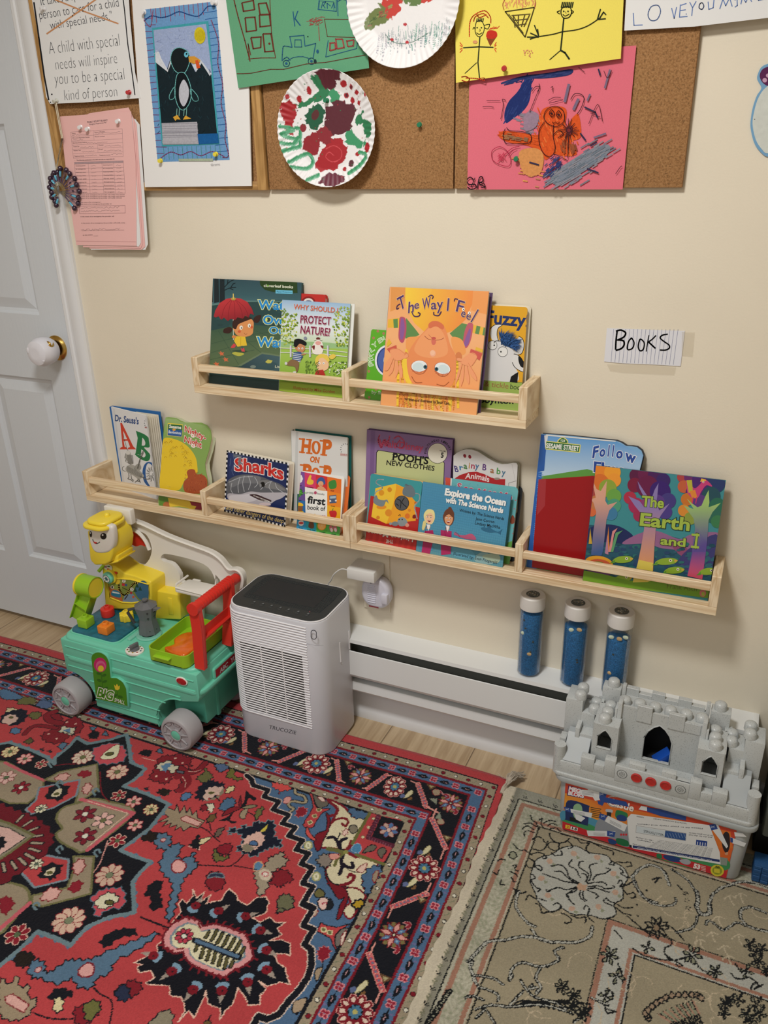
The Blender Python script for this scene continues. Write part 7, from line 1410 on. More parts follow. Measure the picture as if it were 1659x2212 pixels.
 for i in range(7):
  x=400+i*62;y=610+i*28;l=120 if 0<i<6 else 70;ln(FC,[(x+10,y),(x+10+l*.12*4,y-l*.85)],.0088,NAV,0);ln(FC,[(x+10,y),(x+8+l*.12*4,y-l*.8)],.0048,'#5a5634',0)
 for i in range(7):
  x=320+i*62;y=690+i*28;l=120 if 0<i<6 else 70;ln(FC,[(x+8,y),(x-20,y+l*.85)],.0088,NAV,0);ln(FC,[(x+7,y),(x-18,y+l*.8)],.0048,'#5a5634',0)
 ln(FC,[(300,640),(760,820)],.0135,NAV,0);ln(FC,[(315,645),(750,812)],.0075,'#54708c',0)
 for x,y,an in ((305,275,90),(545,330,60),(830,385,40),(990,535,5),(1055,745,-5),(1055,950,-20),(855,1080,-50),(580,1170,-60),(280,1160,-95),(55,965,-110),(-140,800,190)):
  c_=L(FC,[(x,y)])[0];ra=math.radians(an);d_=A([math.cos(ra),math.sin(ra)]);n_=A([-d_[1],d_[0]])
  p.poly(LP(spline([c_-d_*.012+n_*.013,c_-d_*.018,c_-d_*.012-n_*.013,c_-d_*.004-n_*.006,c_-d_*.006,c_-d_*.002+n_*.008],3,True)),'#7c9cb4',True);el(*c_,.0105,.0095,'#7c1826');p.poly(LP([c_+d_*.010+n_*.006,c_+d_*.028,c_+d_*.010-n_*.006]),'#a0948a',True);el(*(c_+n_*.001),.002,.002,NAV)
 # blue birds
 for pts in ([(990,640),(1000,600),(1060,590),(1100,630),(1080,680),(1120,660),(1175,670),(1130,740),(1190,750),(1250,710),(1240,760),(1270,790),(1220,850),(1180,880),(1150,960),(1100,1140),(1060,1130),(1100,960),(1090,900),(1040,850),(1020,780),(1060,700),(1010,690)],
 [(180,1470),(190,1420),(240,1400),(290,1430),(290,1480),(340,1470),(420,1410),(480,1400),(560,1400),(640,1370),(800,1300),(990,1230),(1000,1250),(860,1350),(740,1410),(700,1490),(620,1520),(590,1580),(500,1580),(460,1520),(370,1560),(260,1520),(210,1520)]):
  sh(FD,pts,'#587690',NAV,.0026,3,.0065)
 for pts in ([(1100,790),(1140,760),(1190,790),(1170,840),(1110,840)],[(500,1470),(560,1420),(600,1440),(590,1500),(520,1510)]):sh(FD,pts,'#e0a8a4',DRD,.003,3)
 for x,y in ((1045,635),(245,1465)):el(*L(FD,[(x,y)])[0],.006,.006,'#d8a8a8',0,DRD,.002)
 for v,pts,c in ((FD,[(910,620),(930,580),(1000,590),(990,640),(920,640)],'#241c18'),(FD,[(1010,330),(1030,310),(1090,320),(1060,350)],'#5c5434'),(FD,[(80,1400),(120,1350),(220,1370),(190,1430),(130,1450)],'#241c18'),(FD,[(930,980),(970,910),(1040,900),(1020,970),(1040,1060),(960,1080),(970,1010)],NAV),(FD,[(640,1290),(700,1230),(830,1200),(880,1240),(760,1260),(690,1320)],NAV),(FD,[(740,1600),(800,1550),(860,1530),(910,1570),(880,1620),(820,1650),(760,1640)],'#84202c'),(FD,[(740,1610),(780,1560),(830,1590),(820,1660),(760,1660)],'#28304a'),(FD,[(310,1640),(380,1580),(470,1620),(400,1650)],NAV),(FD,[(345,1650),(400,1650),(400,1720),(350,1740)],'#d8cca0'),(FD,[(470,1740),(500,1700),(600,1680),(640,1720),(580,1800),(500,1820)],'#84202c'),(FD,[(540,1690),(620,1660),(640,1720),(560,1800)],'#6c6c3c'),(FD,[(1210,670),(1275,600),(1270,700)],NAV),(FD,[(0,1520),(60,1560),(110,1500),(130,1580),(190,1560),(180,1640),(240,1660),(150,1780),(0,1760)],'#9c8c74'),(FD,[(960,1800),(1060,1720),(1110,1760),(1080,1850),(980,1860)],'#8c8470'),(FD,[(1280,1850),(1340,1760),(1350,1850)],'#6c5434')):both(v,pts,c,0 if len(pts)<4 else 3,.005)
 both(FD,[(30,1640),(80,1620),(190,1690),(150,1740),(40,1680)],'#d8a8a0',0,0,DRD);ln(FD,[(600,1580),(640,1620),(700,1650),(720,1700),(700,1812)],.003,NAV);ln(FD,[(210,1740),(330,1780),(470,1780)],.003,NAV);ln(FD,[(900,1130),(1080,1200)],.004,NAV,0)
 # ---------------- medallion
 med=[(-40,30),(60,10),(200,60),(300,105),(350,150),(350,110),(440,40),(490,-20),(560,20),(700,-5),(810,-40),(830,60),(840,140),(930,180),(860,250),(790,290),(940,340),(1080,405),(960,560),(770,700),(860,740),(965,775),(900,840),(850,900),(860,1100),(700,1130),(560,1190),(450,1310),(370,1270),(240,1220),(120,1340),(-40,1470)]
 q=L(FD,med);p.stroke(serrate(np.vstack([q,q[:1]]),.012),.006,'#587690');p.fill(q,'#12141d');p.stroke(np.vstack([q,q[:1]]),.0095,GRB)
 def f_(pts,c,ol=NAV,k=3,jag=0,ow=K):sh(FD,pts,c,ol,ow,k,jag)
 OL2='#72704a'
 f_([(-30,130),(40,135),(140,190),(280,260),(270,320),(180,400),(60,400),(-30,360)],'#9c8e78',OL2,0,0,.005);ln(FD,[(30,140),(150,200),(285,255)],.008,'#c8606c',0)
 f_([(285,250),(380,200),(620,150),(630,310),(560,360),(480,400),(500,340),(500,260),(400,270)],'#9c8e78',OL2,0,0,.005);f_([(510,250),(250,300),(230,380),(165,440),(200,470),(340,430),(490,350)],RED_,'#7c8c98',0,0,.005)
 f_([(500,400),(590,370),(700,390),(860,460),(560,700),(470,690),(380,640),(360,590),(400,560),(360,500),(400,430)],'#9c8e78',OL2,3,0,.0055);ln(FD,[(520,375),(855,465),(560,700)],.010,'#c8606c',0);ln(FD,[(560,385),(820,465),(560,680)],.002,LT,0)
 f_([(600,740),(470,740),(480,810),(430,940),(210,990),(200,1040),(270,1060),(580,980)],'#9c8e78',OL2,0,0,.005);f_([(240,720),(330,740),(440,760),(430,890),(220,940),(170,880),(120,830)],RED_,'#7c8c98',0,0,.005);f_([(-30,930),(60,910),(160,940),(190,1010),(140,1080),(-30,1250)],'#9c8e78',OL2,3,0,.0055);ln(FD,[(190,1040),(-20,1220)],.010,'#c8606c',0)
 f_([(-40,430),(100,440),(250,500),(330,580),(340,650),(260,760),(120,850),(-40,910)],'#6e1826',NAV,3,.008)
 for k in range(15):
  t_=-55+k*15;ra=math.radians(t_);x=-20+250*math.cos(ra)*1.02;y=640+175*math.sin(ra);
  ln(FD,[(x-34*math.cos(ra),y-30*math.sin(ra)),(x+38*math.cos(ra),y+26*math.sin(ra))],.0095,NAV,0);ln(FD,[(x-30*math.cos(ra),y-26*math.sin(ra)),(x+32*math.cos(ra),y+22*math.sin(ra))],.0055,'#a89c88',0)
 f_([(-30,500),(60,530),(215,605),(100,690),(-30,780)],'#8c8670',OL2,0,0,.006);f_([(-30,540),(60,560),(165,620),(80,680),(-30,750)],'#dcb4ac',NAV,0)
 f_([(-30,620),(10,610),(40,650),(10,690),(-30,700)],NAV,None,3,.006)
 def flower(x,y,r,c,c2,n=8,ctr='#5c6c4c',v=FD):
  o=L(v,[(x,y)])[0]
  for k in range(n):an=k*2*math.pi/n;el(o[0]+r*.62*math.cos(an),o[1]+r*.62*math.sin(an),r*.42,r*.28,c,math.degrees(an),c2,.0016)
  el(*o,r*.28,r*.28,ctr,0,NAV,.001)
 flower(65,70,.022,'#dcd0a0',DRD,9);flower(160,115,.020,'#e0aca4','#a83040',7);flower(265,150,.016,'#8c2030',LT,6)
 flower(530,105,.027,'#dcc8b4','#8c2030',10,'#6c7048');f_([(600,50),(720,15),(800,50),(790,130),(640,150),(600,100)],'#c4505c','#587080',3,.006);f_([(640,110),(700,50),(765,25),(750,100),(690,120)],'#e0dcbc',DRD,3);el(*L(FD,[(700,85)])[0],.011,.007,'#5c5a30',30,NAV,.002)
 flower(750,200,.027,'#d8b8a4','#8c2030',9,'#6c7048');flower(40,235,.024,'#e0b8b0',DRD,7);flower(135,300,.022,'#8c2030',NAV,6,'#dcdccc')
 flower(545,470,.026,'#7c2030',NAV,6,'#dcdccc');flower(660,510,.026,'#e0b4ac',NAV,6,'#6c6c48');flower(545,610,.026,'#7c2030',NAV,6,'#dcdccc')
 flower(760,350,.018,'#8c2030',LT,6);flower(855,390,.019,'#e0aca4','#a83040',6);flower(965,440,.018,'#dcd0a0',DRD,9);flower(865,540,.018,'#e0aca4','#a83040',6);flower(750,640,.020,'#8c2030',LT,6)
 for o_ in ((370,335),(325,840)):f_([(o_[0]-75,o_[1]+20),(o_[0]-30,o_[1]-50),(o_[0]+75,o_[1]-45),(o_[0]+40,o_[1]+25),(o_[0],o_[1]+50)],NAV,None,3,.007);f_([(o_[0]-45,o_[1]+22),(o_[0]-15,o_[1]-20),(o_[0]+30,o_[1]-30),(o_[0]+10,o_[1]+20)],'#d8ccb0',NAV,3);el(*L(FD,[(o_[0]-8,o_[1]+5)])[0],.007,.005,'#5c5a34',30)
 flower(262,435,.015,'#dcd8bc',NAV,8,'#5c6c5c');flower(232,790,.015,'#dcd8bc',NAV,8,'#5c6c5c')
 for pts,c in (([(350,240),(400,210),(450,220),(400,260)],'#d8a8a0'),([(500,215),(540,190),(590,210),(540,235)],'#8c2030'),([(530,300),(560,270),(590,290),(560,340),(530,330)],'#d8a8a0'),([(470,790),(520,755),(545,800),(500,860),(470,830)],'#d8a8a0'),([(440,950),(480,900),(530,910),(490,970)],'#8c2030'),([(260,1010),(320,940),(390,960),(340,1020)],'#d8a8a0'),([(10,1010),(50,1000),(90,1040),(40,1110),(0,1080)],'#8c2030')):f_(pts,c,DRD,3,.004)
 flower(700,860,.030,'#d4b4a0','#8c2030',9,'#7c8468');f_([(590,1000),(660,950),(720,945),(790,950),(790,1060),(690,1080),(620,1130),(600,1060)],'#c4505c','#587080',3,.006);f_([(610,1030),(690,970),(760,1000),(740,1040),(650,1080)],'#dcd8bc',NAV,3,.004);el(*L(FD,[(700,1035)])[0],.010,.006,'#5c5a30',10,NAV,.002)
 flower(440,1150,.032,'#d4b4a0','#8c2030',10,'#7c8468');flower(110,1240,.024,'#8c2030',LT,7);ln(FD,[(640,200),(650,330),(700,390)],.0025,DRD);ln(FD,[(690,640),(640,780),(600,840)],.0025,PNK_);ln(FD,[(350,160),(420,150),(480,150)],.0025,DRD)
 for k in range(6):x,y=((380,300),(380,720),(610,350),(620,740),(230,1080),(330,170))[k];ln(FD,[(x,y),(x-18,y-26),(x+6,y-46),(x+22,y-24)],.005,GRB)
 # little bits round the medallion
 for v,pts,c in ((FA,[(0,330),(50,290),(140,300),(110,360),(50,350)],NAV),(FA,[(180,310),(230,265),(255,330),(210,325)],'#587690'),(FE,[(750,860),(800,820),(850,840),(830,890),(770,890)],NAV),(FE,[(760,790),(830,790),(790,830)],'#587690'),(FE,[(870,860),(900,820),(930,870)],'#587690'),(FE,[(490,960),(530,920),(580,930),(530,990)],'#587690'),(FE,[(200,920),(260,880),(290,910),(250,940)],'#5c5434'),(FE,[(340,980),(370,970),(370,1000)],'#2c3440'),(FE,[(400,1000),(430,985),(440,1010)],'#2c3440'),(FA,[(60,700),(100,680),(100,710),(70,720)],'#2c3440'),(FA,[(190,740),(250,700),(340,720),(270,780)],'#241c18')):both(v,pts,c,0,.003)
 ln(FA,[(20,370),(180,410)],.0016,LT,0);ln(FE,[(560,830),(760,910)],.002,NAV,0)
 # the rug is woven symmetrically: repeat the drawn quarter on its far sides
 mcx,mcy=L(FD,[(-20,640)])[0];gx,gy,d=p.grid;ny,nx=p.X.shape;JJ,II=np.mgrid[0:ny,0:nx];X0=gx+II*d;Y0=gy+JJ*d
 XS=np.where(X0<-2.12+(-.1-Y0)*1.1,2*mcx-X0,X0);YS=np.where((Y0<-1.09+(XS+1.05)*.44) |(XS<-2.12+(-.1-Y0)*1.1),2*mcy-Y0,Y0)
 p.C=p.C[np.clip(np.rint((YS-gy)/d).astype(int),0,ny-1),np.clip(np.rint((XS-gx)/d).astype(int),0,nx-1)]
def red_z(X,Y):
 z=.0065*np.ones_like(X)
 return z*np.clip((-.0967-Y)/.006+.25,.25,1)
def red_warp(X,Y):return X+Sh(Y)*ramp(X),Y+.003*np.sin(X*9)*np.clip((Y+.3)/.2,0,1)
t=rug('patterned_rug','red and navy oriental rug with birds and a medallion, under the toy camper',-2.25,XR,-1.27,YT,.0015,paint_red,red_z,RED_,red_warp,red_xf)
LIN=lin
def paint_beige(p):
 RG,RH,RC=(1060,1690,4.88),(1300,1880,4.62),(860,1650,2.0763);K='#15181a';TN='#9c937c';LG='#b0b1a9';PK='#a07664';GR='#8f917c'
 def L(v,pts):p.view(*v);return p.L(pts)
 def ln(v,pts,w=.0021,c=K,k=3,jag=.0016):
  w*=1.3 if w<.004 else 1
  q=L(v,spline(pts,k) if k and len(pts)>2 else pts);q=q+rng.normal(0,jag*.35,q.shape);p.stroke(q,w,c)
 def fl(v,pts,c,k=3,ol=None):q=L(v,spline(pts,k,True) if k else pts);p.fill(q,c);ol and p.stroke(np.vstack([q,q[:1]])+rng.normal(0,.0006,(len(q)+1,2)),.0027,ol)
 def rp(v,pts,w=.0075):                      # scroll: two dark lines with a light rope between
  ln(v,pts,w,K);ln(v,pts,w-.0042,LG);q=L(v,spline(pts,3))
  for i in range(0,len(q)-1,1):d=q[i+1]-q[i];n=np.array([-d[1],d[0]])/(np.hypot(*d)+1e-9);p.stroke(np.array([q[i]-n*w*.35,q[i]+n*w*.35+d*.5]),.0012,K)
 x0,y0=L(RG,[(300,175)])[0];lx=L(RG,[(130,560)])[0][0];x0=(x0+lx)/2
 X,Y=p.X,p.Y;dl=X-x0;dt=y0-Y;d=np.minimum(dl,dt)
 nz=np.sin(X*310+np.sin(Y*170)*2)*np.sin(Y*290+np.sin(X*210)*2)
 lin=lambda c:np.array(LIN(c))*.84;p.C[...]=lin('#9a998b');p.C[d>0]=lin('#a9a795')
 p.C[(X<-.372)]=lin('#c9c0ac')
 p.C[(d>.004) &(d<.007)]=lin('#b5b2a4');p.C[(d>.009) &(d<.019)]=lin(PK);p.C[(d>0) &(nz>.35) &((d<.008) |(d>.02))]=lin('#b6b4a2');p.C[(d>.02) &(nz<-.5)]=lin('#979a84')
 p.C[(d>.052) &(d<.061)]=lin(PK);p.C[(d>.064)]=lin(TN);p.C[(d>.061) &(d<.064)]=lin('#b5ae9c')
 p.C[(d>.066) &(d<.069)]=lin(K)
 i0,j0=L(RH,[(320,835)])[0];dd=np.minimum(X-i0,j0-Y)      # inner panel and its light stripe border
 for a,b,c in ((-.062,-.060,K),(-.059,-.049,PK),(-.049,-.010,LG),(-.010,-.003,PK),(-.003,0,LG),(0,.0032,K),(.0032,9,TN)):p.C[(dd>a) &(dd<=b) &(d>.07)]=lin(c)
 p.C[np.abs(d)<.0015]=lin(K)
 for k in range(34):
  for (x,y) in ((x0-.013,y0-.012-k*.0325),(x0+.012+k*.036,y0+.011)):
   q=np.array([[x-.005,y+.004],[x-.001,y-.003],[x+.003,y+.003]]);p.stroke(q,.002,K);p.stroke(np.array([[x+.002,y-.004],[x+.006,y-.001]]),.002,K)
   for dx,dy in ((.0,.014),(.002,-.013)):p.stroke(np.array([[x+dx-.004,y+dy],[x+dx+.001,y+dy-.004]]),.003,'#85876f')
 rr=np.random.default_rng(3)
 for k in range(60):
  x,y=x0+.09+rr.uniform(0,.55),y0-.09-rr.uniform(0,.8);an=rr.uniform(0,6);q=np.array([[x+.02*math.cos(an+t*.5)*t*.5,y+.02*math.sin(an+t*.5)*t*.5] for t in range(6)]);p.stroke(q,.0016,'#bfb097')
 # light flower field
 fl(RG,[(420,1060),(440,900),(500,800),(640,760),(760,690),(900,670),(1040,740),(1220,770),(1290,840),(1390,890),(1450,1000),(1390,1120),(1400,1220),(1300,1290),(1320,1390),(1180,1440),(1060,1400),(950,1400),(860,1390),(740,1330),(640,1370),(500,1260),(470,1170)],LG,3,K)
 for x,y in ((620,830),(870,750),(1120,790),(1290,960),(530,1010),(600,1190),(1130,1310),(850,1330),(1310,1160)):fl(RG,[(x-32,y),(x-10,y-26),(x+30,y-18),(x+34,y+14),(x,y+30)],'#ba9c88');fl(RG,[(x+30,y+20),(x+70,y+40),(x+40,y+60)],'#8b9078')
 for q in ([(960,1090),(900,1060),(800,1050),(690,1010),(600,980),(550,960)],[(940,1080),(860,1040),(790,980),(740,940),(670,940)],[(930,1060),(830,1000),(800,930),(740,870),(640,880)],[(940,1000),(900,920),(840,890),(830,840),(860,820)],[(1000,1050),(1030,980),(1000,940),(940,900),(930,850),(980,830)],[(1030,1040),(1060,960),(1040,880),(1120,850)],[(1080,1030),(1110,980),(1200,960),(1260,920),(1220,905)],[(1020,1070),(1120,1050),(1200,1060),(1220,1080)],[(1030,1100),(1140,1090),(1200,1120),(1300,1110),(1290,1090)],[(1020,1120),(1100,1110),(1180,1140),(1250,1160)],[(1000,1130),(1080,1160),(1140,1200),(1110,1220)],[(980,1130),(970,1200),(1010,1250)],[(950,1130),(940,1200),(990,1250)],[(930,1120),(870,1160),(800,1170),(820,1210)],[(910,1100),(800,1130),(700,1110),(600,1150),(590,1130)],[(910,1110),(860,1140),(800,1180),(830,1240),(880,1290)],[(830,1010),(860,1050),(900,1070)],[(960,960),(1010,980),(1020,1060)]):ln(RG,q,.0024)
 fl(RG,[(910,1090),(940,1060),(970,1080),(1020,1080),(1000,1110),(1010,1140),(960,1140),(920,1130)],'#bb9a80')
 for q in ([(420,350),(440,400),(480,430),(500,500)],[(350,435),(420,430),(480,470)],[(330,490),(380,460),(460,500)],[(360,570),(350,530),(400,510),(460,530)],[(510,400),(540,380),(530,440),(560,480)],[(560,430),(620,400),(680,410)],[(600,460),(640,430),(690,450)],[(620,500),(680,480),(740,520)],[(440,600),(500,570),(570,620),(580,680),(530,720),(450,700)],[(620,540),(640,600),(720,640),(800,620),(830,590)],[(600,620),(610,690),(690,720),(720,650),(640,630),(610,650)],[(240,650),(300,710),(370,720),(430,760)],[(430,760),(500,740),(560,760),(590,800),(550,800)],[(640,740),(680,770),(750,760),(740,720)],[(400,800),(450,830),(470,890),(400,900),(370,860)],[(480,900),(530,930),(540,890),(490,880)],[(740,540),(800,560),(880,580),(960,640),(1040,640),(1000,700),(1040,750)],[(820,620),(860,680),(830,700)],[(1040,620),(1120,660),(1200,700),(1280,720),(1290,760)],[(1280,840),(1250,860),(1290,870),(1330,840),(1400,850),(1470,840),(1480,880),(1430,890)],[(1360,900),(1400,950),(1370,960),(1440,1000),(1500,1000)],[(1340,1060),(1370,1030),(1390,1060),(1360,1100),(1430,1080),(1500,1050)],[(430,960),(470,1000),(430,1040),(480,1110),(520,1120),(500,1150)],[(370,1240),(400,1190),(460,1220),(520,1230),(580,1250)],[(480,1280),(520,1300),(540,1380),(600,1360)],[(660,1290),(700,1270),(740,1310),(700,1350),(600,1370)],[(980,1330),(1000,1300),(1040,1330),(1020,1400),(1080,1470)],[(740,1380),(800,1400),(850,1450),(810,1490),(780,1470)],[(850,1400),(920,1430),(1000,1420),(1000,1480)],[(1190,1250),(1220,1220),(1250,1250),(1300,1270),(1400,1320),(1500,1320)],[(1200,1260),(1300,1310),(1400,1380),(1480,1400)],[(1400,1130),(1440,1180),(1500,1160),(1530,1210),(1480,1220)]):ln(RG,q,.0024)
 for x,y in ((230,760),):fl(RG,[(x-40,y),(x,y-32),(x+40,y),(x+36,y+34),(x,y+48),(x-30,y+24)],GR,3,K)
 for q in ([(70,830),(110,810),(150,820)],[(230,880),(270,870),(260,920),(295,940)],[(210,940),(250,960),(280,990)],[(30,950),(60,970),(90,930)],[(220,1000),(240,1040),(265,1050)],[(110,1030),(100,1070),(140,1080)],[(230,1110),(270,1150),(330,1170),(370,1150)]):ln(RG,q,.0026)
 # scroll loops
 rp(RG,[(300,1150),(265,1230),(270,1320),(320,1400),(400,1490),(470,1520)]);rp(RG,[(1500,1010),(1530,1080),(1580,1180),(1660,1240),(1750,1270)]);rp(RG,[(1490,1000),(1560,920),(1660,870),(1760,890),(1830,950),(1880,1080)])
 rp(RC,[(600,745),(640,790),(720,800),(800,800),(860,770),(870,730)]);rp(RC,[(480,790),(560,775),(620,780),(690,800)]);rp(RC,[(480,790),(400,800),(350,850),(320,890),(340,960),(360,1000)])
 for q in ([(310,885),(330,880),(330,900)],[(740,825),(700,840),(720,880),(640,910),(560,890),(510,920),(500,970),(510,945)],[(640,910),(620,960),(640,1000),(620,1030)],[(600,990),(590,1010),(620,1000)]):rp(RC,q,.0065)
 rp(RH,[(940,200),(960,280),(950,360),(980,430),(1050,440),(1080,400),(1070,340)],.010);rp(RH,[(1070,340),(1100,260),(1180,180),(1270,150),(1350,120),(1480,115),(1590,140),(1700,180)],.007);rp(RH,[(1640,425),(1560,390),(1460,370),(1390,400),(1390,480),(1450,550),(1560,590),(1700,620)],.007);rp(RH,[(1450,555),(1350,520),(1280,560),(1210,600),(1150,550),(1070,500),(1040,540)],.006);rp(RH,[(960,450),(940,520),(900,570),(820,600),(740,620)],.006);rp(RH,[(310,110),(370,200),(450,300),(530,340),(640,355),(730,330),(740,280)],.006);rp(RH,[(700,-10),(780,40),(860,100),(920,180),(960,260)],.006)
 for x,y in ((450,200),(350,345),(360,455)):fl(RH,[(x-10,y-8),(x+12,y-4),(x,y+16)],K)
 for x,y in ((830,230),(850,300),(860,375),(840,235)):
  for a in range(5):an=a*1.26;fl(RH,[(x+18*math.cos(an)-7,y+18*math.sin(an)),(x+18*math.cos(an),y+18*math.sin(an)-8),(x+18*math.cos(an)+8,y+18*math.sin(an)+4)],K)
 ln(RH,[(760,150),(800,190)],.003);ln(RH,[(500,90),(560,70),(600,80)],.003);ln(RH,[(530,120),(560,80)],.003)
 # blossoms
 for k in range(9):
  an=k*.72;c=math.cos(an);s=math.sin(an);ln(RH,[(545+30*c,570+26*s),(545+90*c-20*s,570+80*s+20*c),(545+125*c,570+110*s)],.0026);ln(RH,[(545+30*c,570+26*s),(545+70*c+22*s,570+62*s-22*c),(545+118*c,570+104*s)],.0020)
 fl(RH,[(520,560),(545,545),(570,570),(560,600),(530,600)],'#8c7860')
 for q in ([(250,460),(330,520),(420,600),(470,630)],[(640,560),(700,570),(820,700)],[(600,640),(680,680),(690,740),(620,790),(640,850),(730,900),(860,860)],[(640,850),(740,910),(800,940),(770,960),(740,930)],[(310,780),(420,850),(560,890),(730,900)],[(940,920),(980,980),(1080,1030)],[(1330,930),(1400,1020)],[(1290,1030),(1340,1080),(1400,1080),(1470,1070),(1560,1130)],[(1490,1190),(1510,1130),(1560,1140),(1520,1190),(1600,1140)],[(130,600),(200,680)],[(160,930),(200,1010),(210,1130)],[(70,1190),(110,1230),(100,1290),(20,1320)],[(30,1320),(50,1430),(140,1400),(60,1390)]):ln(RH,q,.0024)
 def blossom(v,x,y,r,n=6,c=GR):
  for k in range(n):an=k*2*math.pi/n+.3;fl(v,[(x+r*.15*math.cos(an),y+r*.15*math.sin(an)),(x+r*math.cos(an-.3)*.7,y+r*math.sin(an-.3)*.7),(x+r*math.cos(an),y+r*math.sin(an)),(x+r*math.cos(an+.3)*.7,y+r*math.sin(an+.3)*.7)],c,0,K)
 blossom(RH,900,840,105);blossom(RH,75,850,100);blossom(RH,455,770,70,4);blossom(RH,1130,1010,80,5);blossom(RH,150,1060,85,4);blossom(RH,1440,1010,80,4);blossom(RH,40,1260,80,4)
 for x,y,r in ((1480,740,70),(1530,830,70),(1560,910,75),(1600,780,60),(1640,1000,60),(1230,1330,75),(1270,1300,60),(1360,1290,75),(1540,1340,95),(1570,1430,80),(1440,1440,70),(1220,1420,65),(1480,1500,70)):blossom(RH,x,y,r,5,'#8c8a78')
 for x,y in ((1280,260),(1380,240),(980,700),(1100,630),(1220,760),(1360,650),(1160,470),(1260,860)):ln(RH,[(x-60,y+30),(x,y-10),(x+60,y+14)],.0018,'#c0b49c');ln(RH,[(x,y-10),(x+12,y+50),(x+40,y+90)],.0018,'#c0b49c')
 # fan
 arc=[(470,1480),(440,1430),(500,1360),(590,1300),(700,1250),(830,1240),(950,1250),(990,1275)];q=spline(arc,2)
 for x,y in q:fl(RH,[(x-30,y),(x,y-34),(x+30,y-4),(x+6,y+32)],'#a08a74',3,K)
 for k in range(13):t=k/12;x=560+t*340;y=1430-t*130;ln(RH,[(x,y),(x+120-t*60,y+80+t*40),(x+230-t*110,y+220+t*60)],.0026);ln(RH,[(x+10,y+4),(x+130-t*60,y+86+t*40)],.0026,'#8a8f78' if k % 2 else '#a98672')
 for k in range(11):ln(RC,[(500+k*22,1090-k*3),(560+k*30,1060+k*2),(640+k*20,1090+k*4)],.0026)
 for q in ([(350,1100),(420,1080),(500,1090),(640,1080),(760,1110)],[(550,970),(600,1040),(700,1070),(780,1120)],[(560,1020),(500,1080)],[(300,1050),(340,1040),(380,1060)],[(390,1100),(350,1140)],[(400,1110),(430,1160)],[(340,950),(420,960),(470,990)],[(360,1000),(440,1030),(450,1060)],[(800,1090),(840,1120),(790,1160)],[(870,1050),(940,1080)]):rp(RC,q,.006)
 for x,y in ((735,1000),(790,1040),(830,1120),(780,1090)):blossom(RC,x,y,36,6,'#9c9680')
 for k in range(20):t=k/19;x,y=230-50*t*2,1020+t*150;fl(RC,[(x-14,y),(x,y-10),(x+14,y),(x,y+10)],'#a5a592',0,K)
def bz(X,Y):return .0052+.0062*np.clip((-.345-X)/.03,0,1)+.0085*np.exp(-((X+.377)/.012)**2)+.0012*np.sin(Y*40)*np.clip((-.35-X)/.03,0,1)
def bw(X,Y):e=np.clip((-.36-X)/.03,0,1);return X+.003*np.sin(Y*23)*e+.0016*np.sin(Y*140)*np.clip((-.385-X)/.01,0,1),Y
t=rug('silky_rug','beige rug with black-outlined scrolls and flowers, overlapping the red rug',-.397,.62,-1.2,-.1165,.0015,paint_beige,bz,'#9a998b',bw)
TAS=mat('fringe_yarn','#b3a898',.9,bump=.5,bscale=800)
rg=np.random.default_rng(5);b=MB()
for k in range(46):
 s_=rg.uniform(-1,1);a=Vector((-.393+rg.uniform(-.004,.004),-.128+rg.uniform(-.02,.012),.016+rg.uniform(0,.01)));c=Vector((-.384+rg.normal(0,.005),-.112+rg.normal(0,.004),.022+rg.uniform(0,.014)));e=Vector((-.372+rg.normal(0,.008),-.092+rg.normal(0,.006),.010+rg.uniform(0,.012)))
 b.tube(spline([a,c,e],4),.0013,5)
b.tube(spline([(-.398,-.160,.008),(-.397,-.145,.014),(-.391,-.130,.018),(-.388,-.122,.026)],4),.0055,8);b.ball((-.389,-.124,.026),.008,sc=(1,1.2,.8));b.build('corner_tassel',TAS,t)
b=MB();b.tube([(-.430,-.096,.010),(-.41,-.108,.012),(-.392,-.121,.02)],.0005,4);b.tube([(-.427,-.100,.009),(-.41,-.110,.010),(-.392,-.122,.02)],.0005,4);b.build('loose_thread',TAS,t)
# ============================================================ AIR PURIFIER
XZ=Matrix(((1,0,0,0),(0,0,1,0),(0,1,0,0),(0,0,0,1)))    # outline (x,z), extruded along y
SIL=mat('silver_grey_plastic','#ced0d8',.38,noise=.01,nscale=900);SLW=mat('white_grille','#e6e6ea',.4);BLK=mat('charcoal_plastic','#34383a',.42);DRK=mat('dark_slot','#2a2b2d',.8);DGR=mat('icon_grey','#8c9096',.5)
t=thing('air_purifier','silver grey air purifier with a slatted front and dark top','air purifier',(-.975,-.12,0))
pr=lambda e=0:rrect(-1.110+e,-.214+e,-.838-e,-.028-e,.045-e,8)
b=MB();b.prism(pr(),.0068,.3985,bev=.005);b.build('housing',SIL,t)
b=MB();b.prism(pr(.002),.398,.4008,bev=.0006,seg=1);b.build('top_rim',SLW,t)
b=MB();b.prism(pr(.0055),.4005,.4016)
for i in range(26):y=-.165+i*.0046;b.box((-1.088+.004*abs(i-13)/13,y,.4014),(-.862-.004*abs(i-13)/13,y+.0022,.4027))
b.build('top_panel',BLK,t)
b=MB();b.box((-1.066,-.150,.4027),(-.89,-.062,.4029));b.build('outlet_vent',DRK,t)
a=Art(T(0,0,.4028))
for x,s_ in ((-1.04,'o'),(-1.015,'d'),(-.99,'4'),(-.965,'c'),(-.942,'o'),(-.915,'u'),(-.888,'o')):
 a.poly([(x-.004,-.190),(x+.004,-.190),(x+.004,-.1885),(x-.004,-.1885)],'#5c6266',True);a.poly([(x-.0025,-.183),(x+.0025,-.183),(x+.002,-.177),(x-.002,-.177)],'#6c7276',True)
